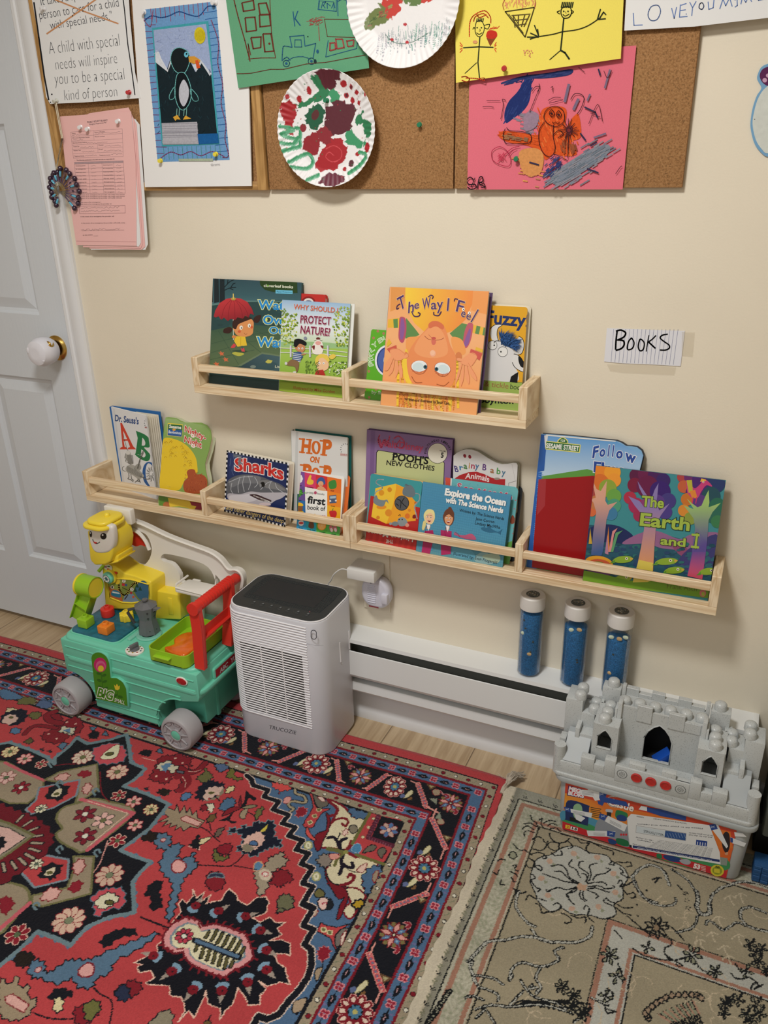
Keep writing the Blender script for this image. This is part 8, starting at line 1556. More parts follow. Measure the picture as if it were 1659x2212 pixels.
a.poly([(-.890,-.172),(-.888,-.172),(-.888,-.170),(-.890,-.170)],'#e06070',True);a.build('touch_icons',t,PLASTER_PRINT)
path=[(-1.110,-.10)]+[p for p in rrect(-1.110,-.214,-.838,-.028,.045,8)[-9:]]+[(-1.02,-.214),(-.885,-.214)]
b=MB()
for i in range(41):
 z=.0905+i*.00733;b.tube([(x-(.0006 if x<-1.07 else 0),y-.0008,z) for x,y in path[:-1]]+[(-.878+.001*math.sin(i),-.2135,z)],.0021,6)
for x in (-1.010,-.948):b.box((x-.001,-.2162,.10),(x+.001,-.213,.314))
b.build('front_grille',SLW,t)
b=MB()
for i in range(28):
 z=.1015+i*.00733
 for x0,x1 in ((-1.071,-1.0115),(-1.0085,-.9495),(-.9465,-.893)):b.box((x0,-.2146,z-.0018),(x1,-.2138,z+.0022))
b.build('grille_slots',DRK,t)
a=Art(wall_plane(-.2141));a.view(470,1180,4.046)
a.text('TRUCOZIE',448,1592,684,1644,30,'#4a4c54',bold=-.005);q=[(x,y) for x,y in rrect(818,733,864,812,22,5)];a.line([(x,y+(x-840)*.1) for x,y in q],6,'#4a4c58',True);a.line([(780,850),(860,868),(925,866)],2,'#9a9ca6');a.build('front_marking',t,PLASTER_PRINT)
b=MB()
for y,z0,z1 in ((-.122,.233,.300),(-.072,.242,.305)):b.tube([(-.8385,y,z1),(-.8378,y,z0+.01),(-.838,y+.006,z0)],.0022,6)
b.build('side_grip',SLW,t)
WP=mat('white_plastic','#dcdcda',.4)
# outlet, adapter, alarm, cable
t=thing('wall_raceway','cream painted cover plate on the wall behind the white plug adapter','cover plate',(-.79,0,.47));b=MB();b.box((-.826,-.004,.34),(-.752,-.0003,.552),.001,1);b.build('cover_plate',WALLC,t)
t=thing('power_adapter','white rectangular power adapter plugged in under the lower ledge','adapter',(-.80,-.03,.465));b=MB();b.box((-.84,-.066,.4515),(-.765,-.0045,.4805),.003);b.build('adapter_body',WP,t)
b=MB();b.tube(spline([(-.842,-.05,.466),(-.862,-.050,.466),(-.885,-.048,.446),(-.900,-.040,.420),(-.92,-.022,.390),(-.94,-.015,.30),(-.95,-.022,.12)],6),.0017,8);b.build('power_cable',WP,t)
LAV=mat('pale_lavender_plastic','#cfcfdc',.35)
t=thing('plug_in_detector','small pale lavender rounded plug-in device below the white adapter','plug-in device',(-.78,-.02,.40))
b=MB();b.prism([(-.779+.0395*math.copysign(abs(math.cos(a_))**.85,math.cos(a_)),.405+.0425*math.copysign(abs(math.sin(a_))**.85,math.sin(a_))) for a_ in np.linspace(0,2*math.pi,36,endpoint=False)],-.036,-.0045,XZ,bev=.010,seg=4);b.build('case',LAV,t)
b=MB()
for i in range(9):w=.012-.0004*abs(i-4)**1.3;b.box((-.797-.002,-.0382,.379+i*.0058),(-.785+w-.002,-.0352,.3815+i*.0058),.0007,1)
b.box((-.759,-.044,.385),(-.742,-.026,.412),.003);b.build('ribbed_grille',LAV,t)
b=MB();b.ball((-.789,-.0362,.440-.004),.0028,sc=(1,.4,1),seg=10);b.build('sensor_dot',DRK,t);a=Art(wall_plane(-.0364));a.poly([(-.796,.3665),(-.769,.3665),(-.769,.3705),(-.796,.3705)],'#8a3a44',True);a.build('maker_strip',t,PLASTER_PRINT)
# ============================================================ SENSORY BOTTLES
GLS=mat('clear_plastic_tube','#eef4f6',.05,trans=1.0,alpha=.35);BSD=mat('blue_filling','#2c6ea6',.6,noise=.55,nscale=420,bump=.8,bscale=500);SHL=[mat('shell_'+k,v,.5) for k,v in (('pale','#cfdcc4'),('tan','#c9a878'),('dark','#3a3f38'))];CAPW=mat('bottle_cap','#dddbd8',.45)
for (x,fill,lb,items) in ((-.3805,.163,'leftmost blue-filled clear bottle, filled right up to its white cap',[(-.010,.150,2),(.010,.097,2),(-.012,.115,0),(.004,.064,1),(.006,.07,2),(-.006,.13,2)]),(-.2785,.150,'middle blue-filled clear bottle, a pale and a tan shell under its cap',[(-.006,.150,0),(.011,.153,1),(.010,.075,2),(.011,.068,2)]),(-.1840,.144,'rightmost blue-filled clear bottle, base hidden behind the toy castle',[(-.014,.150,0),(.004,.152,1),(-.004,.11,2),(-.008,.06,1),(.016,.155,0)])):
 o=thing('sensory_bottle',lb,'bottle',(x,-.0365,.2815),'blue sensory bottles on the heater')
 M_=FR[o.name];r_=.0272
 b=MB();b.lathe([(0,.001),(r_-.003,.001),(r_,.004),(r_,.182),(r_-.0013,.182),(r_-.0013,.004),(0,.003)],M_,40);b.build('clear_tube',GLS,o)
 b=MB();b.lathe([(0,.0035),(r_-.004,.0035),(r_-.0024,.006),(r_-.0024,fill),(r_*.5,fill+.003),(0,fill+.002)],M_,40);b.build('blue_filling',BSD,o)
 b=MB();b.lathe([(0,.176),(r_+.001,.176),(r_+.0014,.178),(r_+.0014,.206),(r_-.0005,.2085),(0,.2085)],M_,40);b.build('cap',CAPW,o)
 mb=[MB(),MB(),MB()]
 for dx,dz,c in items:mb[c].ball(M_ @ Vector((dx,-math.sqrt(max(.0001,(r_-.0035)**2-dx*dx)),dz)),.0052 if c<2 else .0034,sc=(1.2,.45,.95),seg=10)
 for k,m_ in enumerate(mb):
  if len(m_.bm.verts):m_.build('shell_bits',SHL[k],o)
 a=Art(M_ @ T(0,0,.2088));a.poly([(.0155*math.cos(k),.0155*math.sin(k)) for k in np.linspace(0,6.28,24,endpoint=False)],'#565c5c',True)
 for k in range(70):rr_=rng.uniform(0,.0135);an=rng.uniform(0,6.28);s_=rng.uniform(.0008,.002);cx_,cy_=rr_*math.cos(an),rr_*math.sin(an);a.poly([(cx_-s_,cy_),(cx_,cy_-s_),(cx_+s_,cy_),(cx_,cy_+s_)],random.choice(['#c8c4b0','#8a9494','#2c3034','#a89878','#5c7484','#dcd8cc']),True)
 a.build('lid_picture',o,PLASTER_PRINT)
# ============================================================ CASTLE ON ITS BIN
BIN=mat('frosted_bin_plastic','#a9adae',.3,alpha=.93);LIPM=mat('clear_lip','#b5babb',.25,alpha=.75);CST=bpy.data.materials.new('speckled_grey_plastic');CST.use_nodes=True;nt=CST.node_tree;bs=nt.nodes['Principled BSDF'];bs.inputs['Roughness'].default_value=.32
tc=nt.nodes.new('ShaderNodeTexCoord');n=nt.nodes.new('ShaderNodeTexNoise');n.inputs['Scale'].default_value=520;nt.links.new(tc.outputs['Object'],n.inputs['Vector']);r=nt.nodes.new('ShaderNodeValToRGB');e=r.color_ramp.elements;e[0].position=.30;e[0].color=(*lin('#8d9292'),1);e[1].position=.40;e[1].color=(*lin('#bcc0c0'),1);nt.links.new(n.outputs['Fac'],r.inputs[0]);nt.links.new(r.outputs[0],bs.inputs['Base Color'])
t=thing('storage_bin','frosted grey plastic block bin with a torn colourful label, under the toy castle','bin',(-.06,-.13,0))
b=MB();b.prism(rrect(-.257,-.2155,.136,-.045,.022),.0062,.1455,bev=.006)
for v in b.bm.verts:k=1-.045*(1-v.co.z/.145);v.co.x=-.06+(v.co.x+.06)*k
b.build('bin_body',BIN,t)
b=MB();b.prism(rrect(-.268,-.2225,.145,-.04,.024),.1455,.1583,bev=.003);b.build('bin_lid',LIPM,t)
a=Art(wall_plane(-.2162));a.view(1190,1680,3.6867)
Q=[(118,28),(1480,420),(1395,800),(92,405)]
a.poly(Q,'#c9452f');a.poly([(112,120),(300,170),(620,270),(1000,330),(1420,440),(1452,560),(1400,720),(1150,700),(100,350)],('#e8b43c','#d8622c',200,300,300,130));a.poly([(300,170),(1430,430),(1450,560),(1300,560),(500,300)],'#d9742f')
a.blob([(95,350),(100,260),(330,320),(480,400),(600,480),(560,520),(300,450)],'#4c8fae');a.blob([(95,350),(250,350),(420,420),(620,500),(1100,640),(1380,640),(1420,720),(1300,740),(1000,690),(500,500)],'#3f8f58')
a.poly([(92,345),(300,420),(700,540),(1100,660),(1400,740),(1395,800),(92,405)],'#c42a34');a.poly([(140,60),(270,95),(262,165),(128,140)],'#2a2e6c');a.poly([(145,66),(264,98),(257,158),(135,134)],'#c8303c')
a.text('MEGA',140,100,268,132,32,'#e9e6ea',bold=.06);a.text('BLOKS',136,132,262,160,26,'#e9e6ea',bold=.06)
a.blob([(135,180),(300,220),(305,240),(295,375),(280,378),(118,335),(116,320)],'#1f2f60');a.blob([(180,230),(210,205),(245,225),(250,300),(215,340),(180,300)],'#8cb48c');a.poly([(150,310),(250,330),(240,360),(150,340)],'#14181c')
for k in range(6):a.line([(318,235+k*14),(400-8*(k % 2),250+k*14)],6,'#4a3a1c')
a.blob([(350,400),(380,330),(440,320),(520,350),(620,380),(640,460),(560,500),(420,460),(360,430)],'#8a8f98');a.blob([(440,250),(490,255),(485,280),(440,270)],'#b4b8be');a.poly([(446,270),(482,276),(478,320),(444,312)],'#1c1f26');a.blob([(520,260),(560,262),(605,280),(612,300),(600,330),(520,320)],'#2c7a4c');a.blob([(530,300),(570,295),(608,320),(590,345),(530,335)],'#23407c')
a.blob([(520,440),(620,470),(620,550),(530,520)],'#8a8f98');a.blob([(525,480),(610,500),(615,545),(530,525)],'#1f6c44');a.blob([(455,490),(480,485),(520,505),(518,528),(470,522)],'#24447c')
for x in (560,580,600):a.ell(x,452,9,9,'#c8303c')
a.text('Castle',455,210,655,268,52,'#ece4dc',ol='#9c2c24',ow=.03,bold=.03);a.curve([(530,150),(470,150),(450,190),(480,225),(530,232)],8,'#ece4dc')
a.blob([(1390,430),(1420,450),(1425,540),(1400,600),(1370,560),(1360,480)],'#2a2228');a.blob([(1385,600),(1410,590),(1408,612),(1390,612)],'#d09a78');a.blob([(845,605),(880,610),(882,640),(845,632)],'#2c7a4c');a.blob([(900,615),(960,620),(1030,640),(1035,668),(960,665),(905,640)],'#23407c');a.blob([(1025,655),(1080,645),(1115,670),(1095,690),(1050,682)],'#a4a8b0');a.poly([(1350,630),(1408,640),(1400,700),(1345,690)],'#8a948c')
a.poly([(118,372),(152,378),(150,405),(115,400)],'#e8d23c');a.poly([(158,385),(215,398),(212,424),(155,410)],'#ece8e4');a.text('1-5',166,408,206,418,18,'#141414',bold=.06);a.text('2',124,396,142,399,16,'#c83c2c',bold=.04)
a.text('53',1132,715,1185,728,34,'#ece4e0',bold=.06)
for k in range(4):a.line([(1196,700+k*12),(1232,708+k*12)],5,'#e0c0b8')
a.ell(1325,738,54,46,'#d4c63c',15);a.ell(1325,738,40,32,'#8f9a2c',15);a.poly([(1300,722),(1345,728),(1345,760),(1300,752)],'#d4c63c');a.text('KID',1310,712,1346,720,14,'#2c2c14',bold=.05)
PS='#dcdee0'
for q in ([(228,92),(385,102),(392,165),(238,135)],[(270,52),(330,48),(392,175),(352,182)],[(150,245),(330,280),(322,318),(140,270)],[(180,270),(275,320),(240,350),(200,330)],[(455,300),(610,375),(585,428),(430,345)],[(285,418),(515,425),(510,470),(296,462)],[(700,250),(720,222),(770,230),(765,265)],[(1262,382),(1330,370),(1412,545),(1398,560)],[(1428,470),(1555,520),(1540,548),(1445,520)],[(1460,430),(1530,440),(1560,470),(1465,465)]):a.poly(q,PS)
for q in ([(388,108),(450,118),(430,170),(385,162)],[(385,142),(600,190),(622,230),(395,188)],[(370,180),(425,195),(410,222),(378,208)],[(105,230),(155,238),(160,275),(112,262)],[(392,280),(450,300),(425,340),(380,318)],[(448,420),(515,430),(508,472),(448,462)],[(765,232),(970,265),(1078,300),(1075,340),(880,305),(768,268)],[(1255,372),(1312,366),(1330,405),(1278,418)],[(1428,472),(1450,480),(1450,515),(1430,512)]):a.poly(q,'#2c4a90')
for x,y in ((405,130),(130,250),(415,305),(480,445),(1290,390)):
 for k in range(3):a.line([(x-14,y-8+k*8),(x+14,y+6-k*8)],2,'#c4d0e4')
for k in range(12):x=(250,180,470,340)[k % 4];y=(108,265,335,436)[k % 4]+k//4*9;a.line([(x,y),(x+90,y+(10,16,44,5)[k % 4])],2,'#6c7078')
a.poly([(608,318),(640,285),(1262,375),(1345,590),(1352,688),(660,562),(625,545)],'#dfe0e0');a.line([(608,318),(616,440),(628,540)],5,'#b8babc')
a.poly([(652,535),(1345,650),(1345,670),(652,555)],'#22356c');a.poly([(624,530),(644,535),(646,556),(626,550)],'#1c2434');a.text('FOR THE LIVES OF AMERICAN HUNGRY BOYS AND GIRLS',1282,652,690,550,12,'#c0c8d8',bold=.02)
a.line([(680,378),(1078,440),(1074,500),(678,434)],2,'#5c6068',True);a.poly([(684,383),(912,420),(908,466),(682,432)],'#ccd6dc');a.poly([(912,418),(1076,442),(1072,497),(905,470)],'#2f5490')
for k in range(7):a.line([(925+k*22,440),(940+k*22,475)],2,'#a8c0dc')
a.poly([(1158,490),(1246,504),(1242,545),(1155,532)],'#22408c')
for k in range(4):a.line([(1170+k*20,508+k*3),(1168+k*20,530+k*3)],6,'#e0e4ec')
for s_,x0,y0,x1,y1 in (('TENTATIVE NATIONAL SURVEY',1085,358,815,318),('100000',742,310,684,300),('Please fill in your reply and return',1210,398,690,362),('MARCH OF DIMES',895,445,740,412),('and 11 Boulevard',900,458,742,425),('- BE - in charity',822,495,676,468),('in Washington',820,510,690,488),('sponsor today',750,545,650,520),('for all who gave a little bit',1290,455,1100,432),('and also for the mail',1285,470,1100,448)):a.text(s_,x0,y0,x1,y1,9,'#4a4e58',bold=.01)
for k in range(9):a.text('your gift will help a child grow up strong and free today',1290-k*3,560+k*9,860-k*14,492+k*8,5.5,'#6c7078')
a.build('bin_label',t,PLASTER_PRINT)
ROOF=mat('pale_roof_plastic','#a3a9ac',.4)
t=thing('toy_castle','speckled grey toy castle with round studs standing on the plastic bin','toy castle',(-.068,-.13,.158))
mx=lambda x:-.136-x
b=MB();b.prism(rrect(-.266,-.2155,.130,-.046,.012),.1585,.198,bev=.002);b.prism(rrect(-.272,-.219,.136,-.043,.016),.1585,.168,bev=.002)
for sx in (0,1):
 X_=(lambda x:mx(x)) if sx else (lambda x:x)
 def bx(xa,xb,ya,yb_,za,zb,bev=.0012):b.box((min(X_(xa),X_(xb)),ya,za),(max(X_(xa),X_(xb)),yb_,zb),bev,2)
 b.cyl((X_(-.262),-.203,.16),(X_(-.262),-.203,.2325),.0125,seg=24)
 bx(-.268,-.2315,-.145,-.09,.198,.3118);bx(-.2325,-.204,-.145,-.09,.198,.283);bx(-.206,-.1915,-.115,-.09,.198,.298)
 bx(-.214,-.186,-.2162,-.198,.19,.2225);bx(-.186,-.1645,-.2158,-.198,.19,.2125);bx(-.1645,-.142,-.2164,-.198,.19,.2325)
 bx(-.238,-.2285,-.175,-.13,.2,.262);bx(-.2285,-.200,-.172,-.13,.2,.248);bx(-.270,-.256,-.175,-.15,.2,.226)
 bx(-.157,-.148,-.157,-.13,.2,.338);bx(-.162,-.157,-.157,-.13,.2,.322)
 bx(-.199,-.160,-.100,-.072,.2,.331);bx(-.158,-.150,-.098,-.084,.2,.343)
 ol=[(X_(-.199),.200),(X_(-.146),.200),(X_(-.146),.298),(X_(-.197),.298)];hl=[(X_(-.187),.240),(X_(-.159),.240),(X_(-.159),.266),(X_(-.167),.278),(X_(-.173),.284),(X_(-.179),.278),(X_(-.187),.266)]
 b.prism(ol,-.190,-.187,XZ,holes=[hl]);b.box((min(X_(-.197),X_(-.146)),-.187,.2955),(max(X_(-.197),X_(-.146)),-.112,.298));bx(-.199,-.196,-.187,-.112,.2,.297,0);bx(-.149,-.146,-.187,-.157,.2,.297,0)
 b.tube([(x,-.1905,z) for x,z in [(X_(-.1885),.2385),(X_(-.1575),.2385),(X_(-.1575),.267),(X_(-.166),.280),(X_(-.173),.2865),(X_(-.180),.280),(X_(-.1885),.267)]],.0012,6,True)
wall=[(-.149,.198),(.013,.198),(.013,.325),(-.022,.325),(-.022,.338),(-.054,.338),(-.054,.327),(-.087,.327),(-.087,.340),(-.118,.340),(-.118,.329),(-.149,.329)]
arch=[(-.096,.2075),(-.042,.2075),(-.042,.262),(-.048,.278),(-.058,.291),(-.069,.299),(-.080,.291),(-.090,.278),(-.096,.262)]
b.prism(wall,-.150,-.144,XZ,holes=[arch]);b.tube([(x*1.0+(-.069-x)*-.06,-.1505,z+(.002 if z>.27 else 0)) for x,z in arch],.0015,6,True)
b.box((-.118,-.1525,.300),(-.087,-.150,.340),.0008,1);b.box((-.054,-.1525,.300),(-.022,-.150,.338),.0008,1);b.box((-.022,-.1515,.300),(.010,-.150,.3245),.0006,1)
for x0,x1,z1 in ((-.142,-.116,.2380),(-.116,-.083,.2540),(-.083,-.050,.2400),(-.050,-.022,.2550),(-.022,.006,.2420)):b.box((x0,-.214,.19),(x1,-.2,z1-.018),.001,2)
b.box((-.142,-.2165,.184),(.006,-.210,.2240),.001,2)
b.box((-.150,-.145,.312),(.014,-.085,.3195));b.box((-.151,-.148,.199),(-.148,-.084,.313));b.box((.012,-.148,.199),(.015,-.084,.313))
for k,x in enumerate((-.150,-.123,-.096,-.069,-.042,-.015)):b.box((x,-.094,.2),(x+.027,-.082,.329 if k % 2 else .338),.0006,1)
b.build('castle_body',CST,t)
for sx in (0,1):
 X_=(lambda x:mx(x)) if sx else (lambda x:x);b=MB()
 b.prism([(-.213,.200),(-.168,.244),(-.150,.244),(-.150,.2)],min(X_(-.253),X_(-.203)),max(X_(-.253),X_(-.203)),Matrix(((0,0,1,0),(1,0,0,0),(0,1,0,0),(0,0,0,1))));b.build('sloped_roof',ROOF,t)
st_=[(-.2395,-.1325,.3118),(-.2395,-.105,.3118),(-.2075,-.1315,.283),(-.2075,-.1065,.283),(-.1785,-.1765,.298),(-.1765,-.152,.298),(-.1745,-.128,.298),(-.178,-.0865,.331)]
st_+=[(mx(x)-.001,y,z) for x,y,z in st_]+[(x,-.1275,.3195) for x in (-.1465,-.1155,-.0845,-.053,-.022,.009)]
sd=None
for x,y,z in st_:
 if sd is None:sb=MB();sb.lathe([(.0128,0),(.0121,.0128),(.0102,.0155),(.0060,.0178),(0,.0182)],T(x,y,z),24);sd=sb.build('stud',CST,t);sd0=(x,y,z)
 else:c_=sd.copy();COL.objects.link(c_);c_.parent=t;c_.location=(x-sd0[0],y-sd0[1],z-sd0[2]);FR[c_.name]=FR[t.name].copy()
RBT=mat('red_button','#b5231f',.25,coat=.4)
for x in (-.0975,-.0685,-.0390):b=MB();b.lathe([(.0112,0),(.0112,.002),(.0095,.0032),(.0075,.0022),(.003,.0026),(0,.0028)],T(x,-.2165,.2062) @ RX(90),28);b.build('red_button',RBT,t)
for x in (-.127,-.0100):
 a=Art(wall_plane(-.2167));
 for rr_,n_ in ((.0100,26),(.0052,10),(.0022,4)):
  for k in range(n_):an=k*2*math.pi/n_;cx_,cz_=x+rr_*math.cos(an),.2062+rr_*math.sin(an);s_=.0007;a.poly([(cx_-s_,cz_-s_),(cx_+s_,cz_-s_),(cx_+s_,cz_+s_),(cx_-s_,cz_+s_)],'#3c4040',True)
 a.build('speaker_holes',t,PLASTER_PRINT)
b=MB();b.box((-.145,-.143,.1985),(.010,-.096,.1995));b.box((-.1475,-.098,.199),(.0115,-.0955,.3115));b.box((-.1478,-.14,.199),(-.146,-.096,.3115));b.box((.0095,-.14,.199),(.0115,-.096,.3115));b.build('painted_inner_shade',mat('painted_inner_shade','#141518',.9),t)  # near-black lining added: shade inside the gate put into its colour
o=thing('toy_block','blue toy block lying inside the castle gate','toy block',(-.052,-.135,.199));b=MB();b.box((-.02,-.012,0),(.02,.012,.018),.001,M=T(-.050,-.128,.200) @ RZ(25) @ RY(-38));b.build('block_body',mat('blue_block','#1c4fb0',.3),o)
# things at the right edge
t=thing('storage_cabinet','grey-green cabinet with a black panel, cut by the right edge','cabinet',(.4,-.05,.0));GG=mat('grey_green_plastic','#6e746c',.5)
b=MB();b.box((.158,-.150,.085),(.75,-.012,.47),.006);b.build('cabinet_body',GG,t);b=MB();b.box((.176,-.1515,.135),(.6,-.149,.40),.004);b.build('black_panel',mat('black_panel','#0e0f10',.4),t);b=MB();b.box((.150,-.113,.0066),(.74,-.02,.086),.003);b.build('cabinet_foot',mat('black_base','#101112',.6),t)
t=thing('woven_basket','blue woven strap basket on the floor beside the bin, at the right edge','basket',(.4,-.2,0));b=MB()
for k in range(5):
 for j in range(20):b.box((.152+j*.016,-.2005-(.001 if (j+k) % 2 else 0),.008+k*.0085),(.1665+j*.016,-.197,.0160+k*.0085),.001,1)
b.box((.1515,-.198,.0065),(.47,-.155,.048),.003);b.build('woven_side',mat('blue_webbing','#174a7c',.6,bump=.5,bscale=900),t)
# ============================================================ TOY CAMPER WALKER
zc=lambda p:(100+p[0]/3.7705,1090+p[1]/3.7705)
def py(pts,y):return [tuple(on_y(zc(p),y)[[0,2]]) for p in pts]
TEAL=mat('mint_plastic','#6fc9ae',.35);TEALD=mat('mint_plastic_inner','#57b39b',.45);YE=mat('yellow_plastic','#eed53c',.35);LIM=mat('lime_plastic','#96c42a',.35);RDP=mat('red_plastic','#d8352a',.38);IVO=mat('ivory_plastic','#e6e3dc',.35);TYR=mat('grey_wheel_plastic','#a5a2a6',.5);MOK=mat('dark_grey_plastic','#66686c',.4);SEA=mat('sea_blue_plastic','#1f6478',.3,noise=.25,nscale=60,bump=.8,bscale=70);ORG=mat('orange_plastic','#e8842a',.35)
C=thing('toy_camper','mint green toy camper walker with grey wheels, yellow smiling lantern head and red handle','toy',(-1.38,-.18,0))
def part(b,n,m,**k):return b.build(n,m,C,**k)
arc=lambda cx_,cz_,r,a0,a1,n=9:[(cx_+r*math.cos(math.radians(a0+(a1-a0)*i/n)),cz_+r*math.sin(math.radians(a0+(a1-a0)*i/n))) for i in range(n+1)]
sil=[(-1.598,.1295)]+arc(-1.583,.055,.074,92,-15,20)[1:]+[(-1.505,.034),(-1.293,.034)]+arc(-1.213,.055,.082,195,85,20)+[(-1.155,.150),(-1.150,.165),(-1.150,.232),(-1.598,.232)]
b=MB();b.prism(sil,-.300,-.045,XZ,bev=.0035,seg=2);b.prism(rrect(-1.596,-.297,-1.153,-.047,.03),.222,.2415,bev=.008,seg=3);b.prism(rrect(-1.600,-.303,-1.140,-.042,.03),.168,.182,bev=.004);part(b,'body',TEAL)
b=MB()
for z,x0,x1 in ((.212,-1.596,-1.152),(.182,-1.599,-1.15),(.150,-1.598,-1.20),(.118,-1.515,-1.262),(.086,-1.510,-1.285),(.058,-1.508,-1.292)):
 b.tube([(x0-.001,-.20,z),(x0-.001,-.285,z),(x0+.012,-.3005,z),(x1-.01,-.3008,z)]+([(x1,-.288,z),(x1+.0005,-.1,z)] if z>.17 else []) if z>.14 else [(x0,-.3008,z),(x1,-.3008,z)],.0016,6)
b.tube([(x,-.3005,z) for x,z in arc(-1.213,.055,.086,195,88)],.0018,6);part(b,'panel_ridges',TEAL)
b=MB();b.box((-1.27,-.26,.05),(-1.168,-.075,.150),.004);b.box((-1.205,-.215,.045),(-1.165,-.20,.15),.003);b.box((-1.2,-.1,.06),(-1.160,-.08,.15),.003);part(b,'underbody',TEALD)
wz=.0565
for x,yf,ya in ((-1.583,-.338,-.284),(-1.211,-.338,-.284),(-1.583,-.052,-.105),(-1.211,-.052,-.105)):
 s_=1 if ya>yf else -1;d=abs(ya-yf);Mw=T(x,ya,wz) @ RX(90 if s_>0 else -90)
 b=MB();b.lathe([(0,0),(.046,0),(.0498,.004),(.0505,.012),(.0505,d-.010),(.047,d-.002),(.043,d),(.0405,d),(.039,d-.005),(.014,d-.004),(0,d-.004)],Mw,44)
 for k in range(8):b.box((.015,-.0016,d-.005),(.0385,.0016,d-.0015),.0006,1,Mw @ RZ(k*45+12));b.prism([(.030,-.006),(.039,-.012),(.0395,0),(.039,.012),(.030,.006)],d-.005,d-.0025,Mw @ RZ(k*45+34))
 b.lathe([(.017,d-.005),(.017,d),(.0145,d),(.0145,d-.003),(.017,d-.005)],Mw,28)
 w_=part(b,'wheel',TYR);b=MB();b.lathe([(0,d-.005),(.0145,d-.005),(.0145,d-.001),(.010,d+.0006),(0,d+.001)],Mw,28);b.build('hub_cap',TEAL,w_)
# flower sign
sg=[(368,1250),(378,1222),(410,1205),(450,1210),(490,1240),(512,1290),(524,1410),(570,1412),(620,1445),(650,1500),(662,1640),(408,1580),(385,1400)]
q=py(spline(sg[:6],3)+sg[6:8]+spline(sg[7:10],3)+sg[10:],-.308);cxs,czs=sum(p[0] for p in q)/len(q),sum(p[1] for p in q)/len(q)
b=MB();b.prism([(cxs+(x-cxs)*1.05+.001,czs+(z-czs)*1.035+.0005) for x,z in q],-.3075,-.298,XZ,bev=.001);part(b,'sign_backing',TEAL)
a=Art(wall_plane(-.3078));a.view(100,1090,3.7705);a.poly(spline(sg[:6],3)+sg[6:8]+spline(sg[7:10],3)+sg[10:],'#4a8c1c')
a.ell(440,1305,52,60,'#c8286c',-10);a.ell(445,1315,40,45,'#d86a94',-10);a.ell(447,1325,32,34,'#d43c78',-10);a.ell(445,1335,24,25,'#e8d23c')
a.line([(447,1360),(462,1500)],5,'#2f6c1c');a.line([(575,1510),(588,1580)],4,'#2f6c1c')
for x,y,r_ in ((428,1375,-20),(472,1390,20),(433,1432,-20),(478,1440,20),(440,1485,-20),(485,1495,20),(562,1555,20),(605,1565,-20)):a.ell(x,y,20,11,'#2f6c1c',-r_)
a.poly([(552,1465),(566,1478),(576,1458),(588,1480),(600,1472),(598,1500),(582,1512),(562,1505)],'#ecd03c')
a.text('BIG',413,1562,538,1592,70,'#4a8c1c',ol='#ecece4',ow=.06,bold=.03);a.text('SMALL',552,1602,637,1628,29,'#ecece4',bold=.01);part_=a.build('printed_sign',C,PLASTER_PRINT)
b=MB();b.prism([(-1.197+.018*math.cos(k)**1,.204+.012*math.sin(k)) for k in np.linspace(0,6.28,24,endpoint=False)],-.3035,-.30,XZ,bev=.001);part(b,'lamp_rim',IVO);b=MB();b.prism([(-1.197+.015*math.cos(k),.204+.0095*math.sin(k)) for k in np.linspace(0,6.28,24,endpoint=False)],-.305,-.302,XZ,bev=.0008);part(b,'tail_lamp',mat('red_lens','#a81820',.15,coat=.5))
YZ=Matrix(((0,0,1,0),(1,0,0,0),(0,1,0,0),(0,0,0,1)));b=MB();b.prism(rrect(-.240,.180,-.09,.213,.008),-1.151,-1.143,YZ,bev=.002);part(b,'plate_frame',TEAL)
a=Art(Matrix(((0,0,1,-1.1428),(1,0,0,0),(0,1,0,0),(0,0,0,1))));a.poly([(-.234,.185),(-.095,.185),(-.095,.208),(-.234,.208)],'#a01c28',True);a.view(100,1090,3.7705);a.text('ABC',1412,1375,1478,1315,36,'#d8c8cc',ol='#5c0c18',ow=.04,bold=.03,up=(0,-1));a.text('YUM',1500,1292,1570,1240,36,'#d8c8cc',bold=.03,up=(0,-1));a.build('printed_plate',C,PLASTER_PRINT)
# top: sea tray, dial, burner
wt=rrect(-1.585,-.277,-1.423,-.140,.02);b=MB();b.prism([(-1.504+(x+1.504)*1.05,-.2085+(y+.2085)*1.05) for x,y in wt],.236,.2455,bev=.0025);part(b,'sea_tray_rim',TEAL)
b=MB();b.prism(wt,.24,.2505,bev=.004);part(b,'sea_surface',SEA)
b=MB();b.lathe([(0,0),(.026,0),(.026,.005),(.024,.0065),(0,.0065)],T(-1.357,-.281,.2395) @ SCL(1,.8,1),36);part(b,'dial_base',IVO);b=MB();b.lathe([(0,.006),(.013,.006),(.012,.011),(0,.012)],T(-1.357,-.281,.2395),24);b.box((-.0035,-.013,.010),(.0035,.013,.024),.003,M=T(-1.357,-.281,.2395) @ RZ(-15));part(b,'dial_knob',MOK)
a=Art(T(-1.357,-.281,.2462))
for k in range(10):an=k*.628;a.poly([(.0195*math.cos(an)+dx,.0155*math.sin(an)+dy) for dx,dy in ((-.003,0),(0,-.003),(.003,0),(0,.003))],['#26406c','#7c3c1c','#4c8c2c','#c8a02c','#b02c2c'][k % 5],True)
a.build('dial_letters',C,PLASTER_PRINT)
b=MB();b.lathe([(.018,0),(.032,0),(.034,.004),(.030,.007),(.020,.006),(.018,0)],T(-1.372,-.205,.2405),28);b.box((-1.41,-.250,.2405),(-1.398,-.150,.247),.003);part(b,'burner_ring',mat('clear_mint','#8fd8c4',.2,alpha=.7))
